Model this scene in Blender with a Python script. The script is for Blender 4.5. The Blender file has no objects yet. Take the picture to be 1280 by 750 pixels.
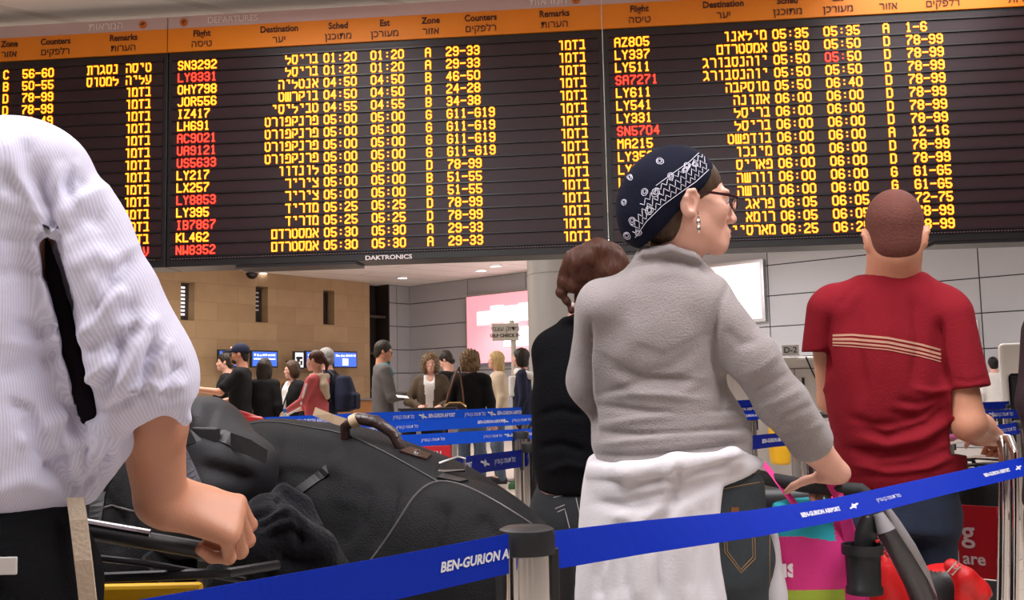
import bpy, bmesh, math, random
import numpy as np
from mathutils import Vector, Matrix, Euler

# ------------------------------------------------------------------ camera, light, exposure
SC = bpy.context.scene
COL = SC.collection
F_PX, PITCH, ROLL, CAM_Z = 1230.0, math.radians(5.45), math.radians(1.2), 1.13
cam_d = bpy.data.cameras.new('camera'); cam = bpy.data.objects.new('camera', cam_d); COL.objects.link(cam)
cam_d.sensor_width = 36.0; cam_d.lens = F_PX / 1280.0 * 36.0; cam_d.clip_start = 0.02; cam_d.clip_end = 300
cam.matrix_world = (Matrix.Translation((0, 0, CAM_Z)) @ Matrix.Rotation(math.pi / 2 + PITCH, 4, 'X') @ Matrix.Rotation(-ROLL, 4, 'Z'))
SC.camera = cam
SC.view_settings.view_transform = 'Standard'; SC.view_settings.look = 'None'
SC.view_settings.gamma = 1.0; SC.view_settings.use_curve_mapping = False
SC.view_settings.exposure = 0.13
W = bpy.data.worlds.new('hall_light'); SC.world = W; W.use_nodes = True
W.node_tree.nodes['Background'].inputs[0].default_value = (0.86, 0.84, 0.90, 1)
W.node_tree.nodes['Background'].inputs[1].default_value = 0.15

def area(name, loc, size, power, color=(1, 0.95, 0.9), rot=(0, 0, 0), sy=None, spread=180):
    l = bpy.data.lights.new(name, 'AREA'); l.energy = power; l.color = color; l.size = size
    if sy: l.shape = 'RECTANGLE'; l.size_y = sy
    l.spread = math.radians(spread)
    o = bpy.data.objects.new(name, l); COL.objects.link(o); o.location = loc; o.rotation_euler = rot
    return o
CEIL = 4.15
LAMPS = [  # place, size, power, colour
    ((-2.2, .9), 1.6, 3.0, 205, (1, .975, .985)), ((1.5, 1.0), 1.2, 3.0, 165, (1, .975, .985)), ((-1.5, 5.0), 1.2, 3.0, 45, (1, .975, .985)), ((3.0, 5.2), 1.2, 3.0, 45, (1, .975, .985)),
    ((-3.4, 11.6), 3, 3, 270, (1, .93, .88)), ((4.5, 11.5), 3, 3, 170, (1, .96, .95)), ((-5.5, 17.5), 2, 2, 230, (1, .9, .8)), ((2, 17.5), 2, 2, 260, (1, .97, .97)), ((9.5, 12), 2.5, 2.5, 55, (1, .97, .97))]
for (xy, sx_, sy_, pw_, cl_) in LAMPS: area('ceiling_panel_light', (xy[0], xy[1], CEIL - .14), sx_, pw_, cl_, sy=sy_)

# ------------------------------------------------------------------ helpers
CP, SP_ = math.cos(PITCH), math.sin(PITCH)
CR, SR = math.cos(ROLL), math.sin(ROLL)
def P(px, py, d):
    """point of the place seen at photo pixel (px,py) at d metres in front of the lens"""
    qx, qy = px - 640.0, py - 375.0
    h = (CR * qx - SR * qy) / F_PX * d; v = -(SR * qx + CR * qy) / F_PX * d
    return Vector((h, d * CP - v * SP_, d * SP_ + v * CP + CAM_Z))
def PZ(px, py, z):
    a = P(px, py, 1.0); dirv = a - Vector((0, 0, CAM_Z)); s = (z - CAM_Z) / dirv.z
    return Vector((0, 0, CAM_Z)) + dirv * s
def proj(p):
    X, Y, Z = p[0], p[1], p[2] - CAM_Z
    d = Y * CP + Z * SP_; v = -Y * SP_ + Z * CP
    x, y = F_PX * X / d, -F_PX * v / d
    return 640 + CR * x + SR * y, 375 - SR * x + CR * y, d

def link(name, me, parent=None, mats=None):
    o = bpy.data.objects.new(name, me); COL.objects.link(o)
    if mats is not None:
        for m in (mats if isinstance(mats, (list, tuple)) else [mats]): me.materials.append(m)
    if parent is not None: o.parent = parent
    return o
def tag(o, label=None, cat=None, group=None, kind=None):
    if label: o['label'] = label
    if cat: o['category'] = cat
    if group: o['group'] = group
    if kind: o['kind'] = kind
    return o
def empty(name, loc=(0, 0, 0), rz=0.0, label=None, cat=None, group=None):
    o = bpy.data.objects.new(name, None); COL.objects.link(o); o.location = loc; o.rotation_euler = (0, 0, rz)
    o.empty_display_size = .05
    return tag(o, label, cat, group)
def copy_tree(o, parent=None):
    c = o.copy(); COL.objects.link(c); c.parent = parent
    for ch in list(o.children): copy_tree(ch, c)
    return c

# ---- materials
def mat(name, color, rough=.6, metal=0.0, spec=.5, bump=0, bscale=80, var=0, vscale=6, emit=None, estr=1.0, sheen=0, coat=0, stretch=None):
    m = bpy.data.materials.new(name); m.use_nodes = True
    nt = m.node_tree; b = nt.nodes['Principled BSDF']
    c = tuple(color) + (1,)
    b.inputs['Base Color'].default_value = c
    b.inputs['Roughness'].default_value = rough; b.inputs['Metallic'].default_value = metal
    b.inputs['Specular IOR Level'].default_value = spec
    if sheen: b.inputs['Sheen Weight'].default_value = sheen; b.inputs['Sheen Roughness'].default_value = .5
    if coat: b.inputs['Coat Weight'].default_value = coat; b.inputs['Coat Roughness'].default_value = .1
    if emit is not None:
        b.inputs['Emission Color'].default_value = tuple(emit) + (1,); b.inputs['Emission Strength'].default_value = estr
    tc = nt.nodes.new('ShaderNodeTexCoord'); co = tc.outputs['Object']
    if stretch:
        mp = nt.nodes.new('ShaderNodeMapping'); mp.inputs['Scale'].default_value = stretch
        nt.links.new(co, mp.inputs[0]); co = mp.outputs[0]
    if var:
        n = nt.nodes.new('ShaderNodeTexNoise'); n.inputs['Scale'].default_value = vscale; n.inputs['Detail'].default_value = 4
        nt.links.new(co, n.inputs['Vector'])
        mx = nt.nodes.new('ShaderNodeMix'); mx.data_type = 'RGBA'
        mx.inputs['A'].default_value = tuple(max(0, x * (1 - var)) for x in color) + (1,)
        mx.inputs['B'].default_value = tuple(min(1, x * (1 + var)) for x in color) + (1,)
        nt.links.new(n.outputs['Fac'], mx.inputs['Factor']); nt.links.new(mx.outputs['Result'], b.inputs['Base Color'])
    if bump:
        n = nt.nodes.new('ShaderNodeTexNoise'); n.inputs['Scale'].default_value = bscale; n.inputs['Detail'].default_value = 3
        nt.links.new(co, n.inputs['Vector'])
        bp = nt.nodes.new('ShaderNodeBump'); bp.inputs['Strength'].default_value = bump; bp.inputs['Distance'].default_value = .01
        nt.links.new(n.outputs['Fac'], bp.inputs['Height']); nt.links.new(bp.outputs['Normal'], b.inputs['Normal'])
    return m
def srgb(r, g, b):
    f = lambda c: (c / 255 / 12.92) if c / 255 <= .04045 else ((c / 255 + .055) / 1.055) ** 2.4
    return (f(r), f(g), f(b))

# ---- polygon mesh builder
class MB:
    def __init__(s): s.v = []; s.f = []; s.mi = []
    def poly(s, pts, mi=0):
        i = len(s.v); s.v += [tuple(p) for p in pts]; s.f.append(tuple(range(i, i + len(pts)))); s.mi.append(mi)
    def box(s, a, b, mi=0, M=None):
        x0, y0, z0 = a; x1, y1, z1 = b
        c = [Vector((x, y, z)) for z in (z0, z1) for y in (y0, y1) for x in (x0, x1)]
        if M is not None: c = [M @ p for p in c]
        i = len(s.v); s.v += [tuple(p) for p in c]
        for q in ((0, 2, 3, 1), (4, 5, 7, 6), (0, 1, 5, 4), (2, 6, 7, 3), (0, 4, 6, 2), (1, 3, 7, 5)):
            s.f.append(tuple(i + k for k in q)); s.mi.append(mi)
    def tube(s, pts, r, n=10, mi=0, closed=False, caps=True, flat=None):
        pts = [Vector(p) for p in pts]; N = len(pts)
        rr = r if isinstance(r, (list, tuple)) else [r] * N
        base = len(s.v); up = None
        for k, p in enumerate(pts):
            if closed: t = pts[(k + 1) % N] - pts[k - 1]
            else: t = pts[min(k + 1, N - 1)] - pts[max(k - 1, 0)]
            t = t.normalized() if t.length > 1e-9 else Vector((0, 0, 1))
            if up is None:
                up = Vector((0, 0, 1)) if abs(t.z) < .9 else Vector((1, 0, 0))
            a = (up - t * up.dot(t)).normalized(); up = a; b = t.cross(a)
            for j in range(n):
                th = 2 * math.pi * j / n
                ca, cb = math.cos(th), math.sin(th)
                if flat: ca *= flat
                s.v.append(tuple(p + (a * ca + b * cb) * rr[k]))
        L = N if closed else N - 1
        for k in range(L):
            for j in range(n):
                a0 = base + k * n + j; a1 = base + k * n + (j + 1) % n
                b0 = base + ((k + 1) % N) * n + j; b1 = base + ((k + 1) % N) * n + (j + 1) % n
                s.f.append((a0, a1, b1, b0)); s.mi.append(mi)
        if caps and not closed:
            s.f.append(tuple(base + j for j in range(n))[::-1]); s.mi.append(mi)
            s.f.append(tuple(base + (N - 1) * n + j for j in range(n))); s.mi.append(mi)
    def lathe(s, prof, n=24, c=(0, 0, 0), mi=0):
        base = len(s.v)
        for r, z in prof:
            for j in range(n):
                th = 2 * math.pi * j / n; s.v.append((c[0] + r * math.cos(th), c[1] + r * math.sin(th), c[2] + z))
        for k in range(len(prof) - 1):
            for j in range(n):
                s.f.append((base + k * n + j, base + k * n + (j + 1) % n, base + (k + 1) * n + (j + 1) % n, base + (k + 1) * n + j)); s.mi.append(mi)
    def strip(s, A, B, th=0.0, nrm=None, mi=0):
        """band between two matching polylines, thickened by th along nrm"""
        n = len(A); base = len(s.v)
        if th:
            nv = [Vector(nrm) * th] * n if nrm is not None else None
            rows = [A, B, [b + nv[i] for i, b in enumerate(B)], [a + nv[i] for i, a in enumerate(A)]]
        else: rows = [A, B]
        m = len(rows)
        for i in range(n):
            for r_ in rows: s.v.append(tuple(r_[i]))
        for i in range(n - 1):
            for j in range(m if th else 1):
                a, b = j, (j + 1) % m
                s.f.append((base + i * m + a, base + i * m + b, base + (i + 1) * m + b, base + (i + 1) * m + a)); s.mi.append(mi)
        if th:
            s.f.append(tuple(base + j for j in range(m))); s.mi.append(mi)
            s.f.append(tuple(base + (n - 1) * m + j for j in range(m))); s.mi.append(mi)
    def mesh(s, name, smooth=False):
        me = bpy.data.meshes.new(name); me.from_pydata(s.v, [], s.f)
        me.polygons.foreach_set('material_index', s.mi)
        if smooth: me.polygons.foreach_set('use_smooth', [True] * len(s.f))
        bm = bmesh.new(); bm.from_mesh(me); bmesh.ops.recalc_face_normals(bm, faces=bm.faces)
        if smooth:
            for e in bm.edges:
                if len(e.link_faces) == 2 and e.calc_face_angle(0) > .7: e.smooth = False
        bm.to_mesh(me); bm.free()
        me.update(); return me
    def build(s, name, m, parent=None, smooth=False, bevel=0):
        o = link(name, s.mesh(name, smooth), parent, m)
        if bevel:
            md = o.modifiers.new('edge', 'BEVEL'); md.width = bevel; md.segments = 2; md.limit_method = 'ANGLE'
        return o

# ---- lettering as geometry: writing is turned into thin solid meshes
def text_mesh(body, size, extrude=.001, align='CENTER', bold=0.0, res=3):
    c = bpy.data.curves.new('lettering', 'FONT'); c.body = body; c.size = size; c.extrude = extrude
    c.align_x = align; c.align_y = 'CENTER'; c.resolution_u = res; c.offset = bold
    o = bpy.data.objects.new('lettering', c); COL.objects.link(o)
    dg = bpy.context.evaluated_depsgraph_get()
    me = bpy.data.meshes.new_from_object(o.evaluated_get(dg))
    bpy.data.objects.remove(o); bpy.data.curves.remove(c)
    return me
def text_verts(body, size, **k):
    me = text_mesh(body, size, **k)
    v = [p.co.copy() for p in me.vertices]; f = [tuple(p.vertices) for p in me.polygons]
    bpy.data.meshes.remove(me); return v, f
def heb(s): return s[::-1]

# ---- soft solids: signed distance fields blended smoothly and skinned as one mesh
def _v(a): return np.array(a, dtype=np.float32)
class Soft:
    def __init__(s): s.ops = []
    def _add(s, fn, lo, hi, k, op, mi, ):
        s.ops.append((fn, _v(lo), _v(hi), k, op, mi)); return s
    def cap(s, a, b, ra, rb=None, k=.02, op='+', mi=0, flat=None):
        a = _v(a); b = _v(b); rb = ra if rb is None else rb; R = max(ra, rb)
        ba = b - a; L2 = max(float(ba @ ba), 1e-9)
        def fn(X):
            pa = X - a; t = np.clip((pa @ ba) / L2, 0, 1)
            q = pa - t[..., None] * ba
            if flat is not None:
                nv, fl = flat; c = q @ nv; q = q + (c * (1 / fl - 1))[..., None] * nv
                return (np.sqrt((q * q).sum(-1)) - (ra + (rb - ra) * t)) * min(1, fl * 1.25)
            return np.sqrt((q * q).sum(-1)) - (ra + (rb - ra) * t)
        if flat is not None: flat = (_v(Vector(flat[0]).normalized()), flat[1]); R = R * max(1, flat[1])
        return s._add(fn, np.minimum(a, b) - R, np.maximum(a, b) + R, k, op, mi)
    def chain(s, pts, rad, k=.01, op='+', mi=0, flat=None):
        for i in range(len(pts) - 1): s.cap(pts[i], pts[i + 1], rad[i], rad[i + 1], k, op, mi, flat)
        return s
    def ell(s, c, r, R=None, k=.02, op='+', mi=0):
        c = _v(c); r = _v(r); Rm = None if R is None else np.array(R, dtype=np.float32)[:3, :3]
        def fn(X):
            q = X - c
            if Rm is not None: q = q @ Rm
            q1 = q / r; k0 = np.sqrt((q1 * q1).sum(-1)); q2 = q1 / r; k1 = np.sqrt((q2 * q2).sum(-1)) + 1e-9
            return k0 * (k0 - 1) / k1
        m = float(r.max()) if Rm is not None else r
        return s._add(fn, c - m, c + m, k, op, mi)
    def box(s, c, h, rd=.01, R=None, k=.01, op='+', mi=0):
        c = _v(c); h = _v(h); Rm = None if R is None else np.array(R, dtype=np.float32)[:3, :3]
        def fn(X):
            q = X - c
            if Rm is not None: q = q @ Rm
            q = np.abs(q) - (h - rd)
            return np.sqrt((np.maximum(q, 0) ** 2).sum(-1)) + np.minimum(q.max(-1), 0) - rd
        m = float(np.sqrt((h * h).sum())) if Rm is not None else h
        return s._add(fn, c - m, c + m, k, op, mi)
    def loft(s, rows, side=(1, 0, 0), k=.02, op='+', mi=0, e=2.3, rd=.012):
        """rows: (point, half width, half depth) along a roughly straight axis; side = width direction"""
        pts = np.array([r_[0] for r_ in rows], dtype=np.float32); w = _v([r_[1] for r_ in rows]); d = _v([r_[2] for r_ in rows])
        ax = pts[-1] - pts[0]; L = float(np.sqrt(ax @ ax)); ax = ax / L
        sd = _v(side); sd = sd - ax * float(sd @ ax); sd /= np.sqrt(sd @ sd); dp = np.cross(ax, sd)
        t = (pts - pts[0]) @ ax; o0 = pts[0]
        cs = (pts - o0) @ sd; cd = (pts - o0) @ dp
        # smooth the table
        tt = np.linspace(t[0], t[-1], 64); 
        def sm(y):
            yy = np.interp(tt, t, y); kk = np.ones(7) / 7; yp = np.concatenate([[yy[0]] * 3, yy, [yy[-1]] * 3]); return np.convolve(yp, kk, 'valid')
        W_, D_, CS, CD = sm(w), sm(d), sm(cs), sm(cd)
        def fn(X):
            q = X - o0; tq = q @ ax
            ww = np.interp(tq, tt, W_).astype(np.float32); dd = np.interp(tq, tt, D_).astype(np.float32)
            a = np.abs(q @ sd - np.interp(tq, tt, CS).astype(np.float32)) / ww; b = np.abs(q @ dp - np.interp(tq, tt, CD).astype(np.float32)) / dd
            rr = (a ** e + b ** e) ** (1 / e)
            g = (rr - 1) * np.minimum(ww, dd) * 1.05
            sl = np.maximum(tt[0] - tq, tq - tt[-1]).astype(np.float32)
            u = np.maximum(g + rd, 0); v = np.maximum(sl + rd, 0)
            return np.where((g > -rd) & (sl > -rd), np.sqrt(u * u + v * v) - rd, np.maximum(g, sl))
        m = float(max(w.max(), d.max()))
        return s._add(fn, pts.min(0) - m, pts.max(0) + m, k, op, mi)
    def torus(s, c, R_, r, axis=(0, 0, 1), k=.005, op='+', mi=0, sc=None):
        c = _v(c); ax = _v(Vector(axis).normalized())
        def fn(X):
            q = X - c; h = q @ ax; p = q - h[..., None] * ax; l = np.sqrt((p * p).sum(-1))
            return np.sqrt((l - R_) ** 2 + h * h) - r
        return s._add(fn, c - R_ - r, c + R_ + r, k, op, mi)
    def field(s, fn, lo, hi, k=.005, op='+', mi=0): return s._add(fn, lo, hi, k, op, mi)
    def skin(s, name, vox, mats, parent=None, disp=None, relax=2, keep=None, zones=(), M=None):
        lo = np.min([o[1] for o in s.ops if o[4] == '+'], axis=0) - 3 * vox; hi = np.max([o[2] for o in s.ops if o[4] == '+'], axis=0) + 3 * vox
        ax = []
        for i in range(3):
            g_ = [float(lo[i])]
            zz = [z for z in zones if z[0] == i]
            while g_[-1] < hi[i]:
                st = vox
                for z in zz:
                    dz = max(z[1] - g_[-1], g_[-1] - z[2], 0); st = min(st, z[3] + .12 * dz)
                g_.append(g_[-1] + st)
            ax.append(np.array(g_, dtype=np.float32))
        n = np.array([len(a_) for a_ in ax])
        D = np.full(n, 1.0, dtype=np.float32); MI = np.zeros(n, dtype=np.int8)
        for fn, l, h, k, op, mi in s.ops:
            mg = k * 1.6 + 3.2 * vox + .004
            i0 = np.array([np.searchsorted(ax[i], l[i] - mg) for i in range(3)]); i1 = np.array([np.searchsorted(ax[i], h[i] + mg) for i in range(3)])
            if np.any(i1 <= i0): continue
            sl = tuple(slice(a, b) for a, b in zip(i0, i1))
            X = np.stack(np.meshgrid(*[ax[i][sl[i]] for i in range(3)], indexing='ij'), -1)
            d = fn(X).astype(np.float32); cur = D[sl]
            if op == '+':
                hh = np.maximum(k - np.abs(cur - d), 0) / max(k, 1e-6)
                MI[sl] = np.where(d < cur, mi, MI[sl]); D[sl] = np.minimum(cur, d) - hh * hh * k * .25
            elif op == '-':
                d = -d; hh = np.maximum(k - np.abs(cur - d), 0) / max(k, 1e-6)
                MI[sl] = np.where((d > cur) & (mi > 0), mi, MI[sl]); D[sl] = np.maximum(cur, d) + hh * hh * k * .25
            elif op == 'paint':
                MI[sl] = np.where(d < 0, mi, MI[sl])
            elif op == 'dent':      # soft crease: lowers the surface where d<k
                D[sl] = cur + mi * np.exp(-np.maximum(d, 0) ** 2 / (k * k))
        if disp is not None:
            near = np.abs(D) < 6 * vox + .03
            idx = np.argwhere(near); X = np.stack([ax[i][idx[:, i]] for i in range(3)], 1)
            D[near] += disp(X).astype(np.float32)
        ins = D < 0
        # surface nets
        c8 = [(0, 0, 0), (1, 0, 0), (0, 1, 0), (1, 1, 0), (0, 0, 1), (1, 0, 1), (0, 1, 1), (1, 1, 1)]
        cnt = sum(ins[a:n[0] - 1 + a, b:n[1] - 1 + b, c:n[2] - 1 + c].astype(np.int8) for a, b, c in c8)
        act = (cnt > 0) & (cnt < 8); idx = np.argwhere(act)
        vid = np.full(act.shape, -1, dtype=np.int64); vid[act] = np.arange(len(idx))
        val = np.stack([D[idx[:, 0] + a, idx[:, 1] + b, idx[:, 2] + c] for a, b, c in c8], 1)
        acc = np.zeros((len(idx), 3)); num = np.zeros(len(idx)); ca = np.array(c8, dtype=float)
        for i in range(8):
            for j in range(i + 1, 8):
                if bin(i ^ j).count('1') != 1: continue
                m_ = (val[:, i] < 0) != (val[:, j] < 0); dv = val[:, i] - val[:, j]
                t = np.where(m_, val[:, i] / np.where(np.abs(dv) < 1e-12, 1e-12, dv), 0)
                acc += np.where(m_[:, None], ca[i] + t[:, None] * (ca[j] - ca[i]), 0); num += m_
        fr_ = acc / num[:, None]; V = np.stack([ax[i][idx[:, i]] * (1 - fr_[:, i]) + ax[i][idx[:, i] + 1] * fr_[:, i] for i in range(3)], 1).astype(np.float64)
        mi = MI[idx[:, 0], idx[:, 1], idx[:, 2]]
        Q = []; QM = []
        for axn in range(3):
            u, w = [(1, 2), (2, 0), (0, 1)][axn]
            A = [slice(1, -1)] * 3; A[axn] = slice(0, n[axn] - 1); B = list(A); B[axn] = slice(1, n[axn])
            a, b = ins[tuple(A)], ins[tuple(B)]
            e = np.argwhere(a != b); 
            if len(e) == 0: continue
            off = np.ones(3, dtype=int); off[axn] = 0; e = e + off
            du = np.zeros(3, dtype=int); du[u] = 1; dw = np.zeros(3, dtype=int); dw[w] = 1
            g = lambda x: vid[x[:, 0], x[:, 1], x[:, 2]]
            q = np.stack([g(e - du - dw), g(e - dw), g(e), g(e - du)], 1)
            fl = ~ins[e[:, 0], e[:, 1], e[:, 2]]
            q[~fl] = q[~fl][:, ::-1]; Q.append(q)
        Q = np.concatenate(Q); Q = Q[(Q >= 0).all(1)]
        T_ = V[Q]; vol = np.einsum('ij,ij->i', T_.mean(1) - V.mean(0), np.cross(T_[:, 2] - T_[:, 0], T_[:, 3] - T_[:, 1])).sum()
        if vol < 0: Q = Q[:, ::-1]
        # relax
        for it in range(relax):
            S = np.zeros_like(V); C_ = np.zeros(len(V))
            for j in range(4):
                p, r_ = Q[:, j], Q[:, (j + 1) % 4]
                for d3 in range(3):
                    S[:, d3] += np.bincount(p, V[r_, d3], len(V)) + np.bincount(r_, V[p, d3], len(V))
                C_ += np.bincount(p, minlength=len(V)) + np.bincount(r_, minlength=len(V))
            V = V * .5 + .5 * S / np.maximum(C_, 1)[:, None]
        if keep is not None:
            kq = keep(V[Q].mean(1)); Q = Q[kq]
        fm = mi[Q[:, 0]]
        if M is not None: V = V @ np.array(M)[:3, :3].T + np.array(M)[:3, 3]
        me = bpy.data.meshes.new(name); me.vertices.add(len(V)); me.vertices.foreach_set('co', V.astype(np.float32).ravel())
        me.loops.add(len(Q) * 4); me.loops.foreach_set('vertex_index', Q.astype(np.int32).ravel())
        me.polygons.add(len(Q)); me.polygons.foreach_set('loop_start', np.arange(0, len(Q) * 4, 4, dtype=np.int32))
        me.polygons.foreach_set('loop_total', np.full(len(Q), 4, dtype=np.int32))
        me.polygons.foreach_set('material_index', fm.astype(np.int32)); me.polygons.foreach_set('use_smooth', np.ones(len(Q), dtype=bool))
        me.update(calc_edges=True); me.validate()
        return link(name, me, parent, mats)

def wob(amp, fx, fy, fz, seed=0, n=3):
    """gentle uneven cloth: sum of slanted sine waves"""
    rg = np.random.RandomState(seed); ks = []
    for i in range(n):
        ks.append((rg.uniform(.6, 1.5, 3) * np.array([fx, fy, fz]) * rg.choice([-1, 1], 3), rg.uniform(0, 6.28), rg.uniform(.5, 1)))
    def fn(X):
        o = 0
        for kv, ph, a in ks:
            o = o + a * np.sin(X @ kv.astype(np.float32) + ph + 1.3 * np.sin(X[..., 2] * 11 + ph))
        return amp * o / n
    return fn

from mathutils.bvhtree import BVHTree
_bvh = {}
def _tree(o):
    if o.name not in _bvh:
        bpy.context.view_layer.update(); mw = o.matrix_world
        _bvh[o.name] = BVHTree.FromPolygons([mw @ v.co for v in o.data.vertices], [tuple(p.vertices) for p in o.data.polygons])
    return _bvh[o.name]
def onto(o, px, py, lift=.001):
    """point of an object's surface on the line of sight through a photo pixel, lifted off along its normal"""
    c = Vector((0, 0, CAM_Z)); d = (P(px, py, 1.0) - c).normalized(); h = _tree(o).ray_cast(c, d)
    if h[0] is None: return None
    return h[0] + h[1] * lift, h[1]
def rounded(pts, n=2):
    for _ in range(n):
        q = [pts[0]]
        for (a, b), (c, d) in zip(pts, pts[1:]): q += [(a * .75 + c * .25, b * .75 + d * .25), (a * .25 + c * .75, b * .25 + d * .75)]
        pts = q + [pts[-1]]
    return pts
def drape(mb, o, pts, r, off, n=5, flat=None, seg=6, closed=False):
    """a thread lying on an object's surface along photo pixels"""
    out = []
    P2 = list(pts) + ([pts[0]] if closed else [])
    for (x0, y0), (x1, y1) in zip(P2, P2[1:]):
        k = max(1, int(math.hypot(x1 - x0, y1 - y0) / seg))
        for i in range(k): out.append((x0 + (x1 - x0) * i / k, y0 + (y1 - y0) * i / k))
    out.append(P2[-1]); run = []
    for x, y in out:
        h = onto(o, x, y, r * .3)
        if h is None or (run and (h[0] - off - run[-1]).length > .05):
            if len(run) > 1: mb.tube(run, r, n)
            run = [] if h is None else [h[0] - off]
        else: run.append(h[0] - off)
    if len(run) > 1: mb.tube(run, r, n)
def drape_band(mb, o, pts, w, off, th=.0015, seg=6, mi=0):
    """a flat band lying on an object's surface; pts = photo pixels of its middle, w = width in metres or list"""
    out = []
    for (x0, y0), (x1, y1) in zip(pts, pts[1:]):
        k = max(1, int(math.hypot(x1 - x0, y1 - y0) / seg))
        for i in range(k): out.append((x0 + (x1 - x0) * i / k, y0 + (y1 - y0) * i / k))
    out.append(pts[-1]); H = [onto(o, x, y, th) for x, y in out]; H = [h for h in H if h is not None]
    A, B, C, Dd = [], [], [], []
    for i, (p, nn) in enumerate(H):
        t = (H[min(i + 1, len(H) - 1)][0] - H[max(i - 1, 0)][0]).normalized(); sdv = t.cross(nn).normalized() * (w / 2)
        A.append(p - sdv - off); B.append(p + sdv - off); C.append(p + sdv - nn * th * 2 - off); Dd.append(p - sdv - nn * th * 2 - off)
    if len(A) < 2: return
    for X_, Y_ in ((A, B), (B, C), (C, Dd), (Dd, A)): mb.strip(X_, Y_, mi=mi)
    mb.poly([A[0], B[0], C[0], Dd[0]], mi); mb.poly([A[-1], B[-1], C[-1], Dd[-1]], mi)

def sculpt(o, base, folds):
    """pushes folds into a cloth surface: (photo pixels of the fold line, width in pixels (or one width per side), depth in metres)"""
    me = o.data; n = len(me.vertices); v = np.empty(n * 3, dtype=np.float32); me.vertices.foreach_get('co', v); v = v.reshape(-1, 3)
    nr = np.empty(n * 3, dtype=np.float32); me.vertex_normals.foreach_get('vector', nr); nr = nr.reshape(-1, 3)
    X = v + np.array(base, dtype=np.float32); Z = X[:, 2] - CAM_Z
    d = X[:, 1] * CP + Z * SP_; w = -X[:, 1] * SP_ + Z * CP; x = F_PX * X[:, 0] / d; y = -F_PX * w / d
    px = 640 + CR * x + SR * y; py = 375 - SR * x + CR * y
    view = X - np.array([0, 0, CAM_Z], dtype=np.float32); view /= np.linalg.norm(view, axis=1)[:, None]
    face = np.clip(-(view * nr).sum(1) * 2.5 + .35, 0, 1)
    off = np.zeros(n, dtype=np.float32)
    for pts, wd, amp in folds:
        w1, w2 = wd if isinstance(wd, tuple) else (wd, wd); best = np.full(n, 1e9, dtype=np.float32); sg = np.zeros(n, dtype=np.float32); tt = np.zeros(n, dtype=np.float32); m = len(pts) - 1
        # rounded line
        for i in range(m):
            ax, ay = pts[i]; bx, by = pts[i + 1]; ex, ey = bx - ax, by - ay; L = max(math.hypot(ex, ey), 1e-6)
            t = np.clip(((px - ax) * ex + (py - ay) * ey) / L ** 2, 0, 1); dx, dy = px - ax - t * ex, py - ay - t * ey; dd = np.hypot(dx, dy); k = dd < best
            best = np.where(k, dd, best); sg = np.where(k, np.sign(ex * dy - ey * dx), sg); tt = np.where(k, (i + t) / m, tt)
        ww = np.where(sg > 0, w2, w1); off += -amp * np.exp(-(best / ww) ** 2) * np.clip(np.minimum(tt, 1 - tt) * 5 + .15, 0, 1)
    v = v + nr * (off * face)[:, None]
    me.vertices.foreach_set('co', v.astype(np.float32).ravel()); me.update(); _bvh.pop(o.name, None)
    return o
# ------------------------------------------------------------------ the hall
M_white = mat('white_paint', (.8, .79, .78), .6)
M_black = mat('black_plastic', (.012, .012, .014), .45)
M_chrome = mat('chrome', (.72, .70, .70), .13, 1.0)
M_steel = mat('brushed_steel', (.55, .55, .56), .3, 1.0)
M_darkmetal = mat('dark_metal', (.05, .05, .055), .35, .8)

def floor_mat():
    m = mat('terrazzo_tiles', (.62, .55, .47), .25, spec=.5)
    nt = m.node_tree; b = nt.nodes['Principled BSDF']
    tc = nt.nodes.new('ShaderNodeTexCoord'); mp = nt.nodes.new('ShaderNodeMapping'); mp.inputs['Rotation'].default_value = (0, 0, math.radians(41))
    br = nt.nodes.new('ShaderNodeTexBrick'); br.offset = 0; br.inputs['Scale'].default_value = 1
    br.inputs['Brick Width'].default_value = .6; br.inputs['Row Height'].default_value = .6; br.inputs['Mortar Size'].default_value = .004
    br.inputs['Color1'].default_value = (.66, .58, .50, 1); br.inputs['Color2'].default_value = (.60, .53, .46, 1); br.inputs['Mortar'].default_value = (.3, .26, .23, 1)
    nt.links.new(tc.outputs['Object'], mp.inputs[0]); nt.links.new(mp.outputs[0], br.inputs['Vector'])
    nt.links.new(br.outputs['Color'], b.inputs['Base Color']); return m
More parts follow.
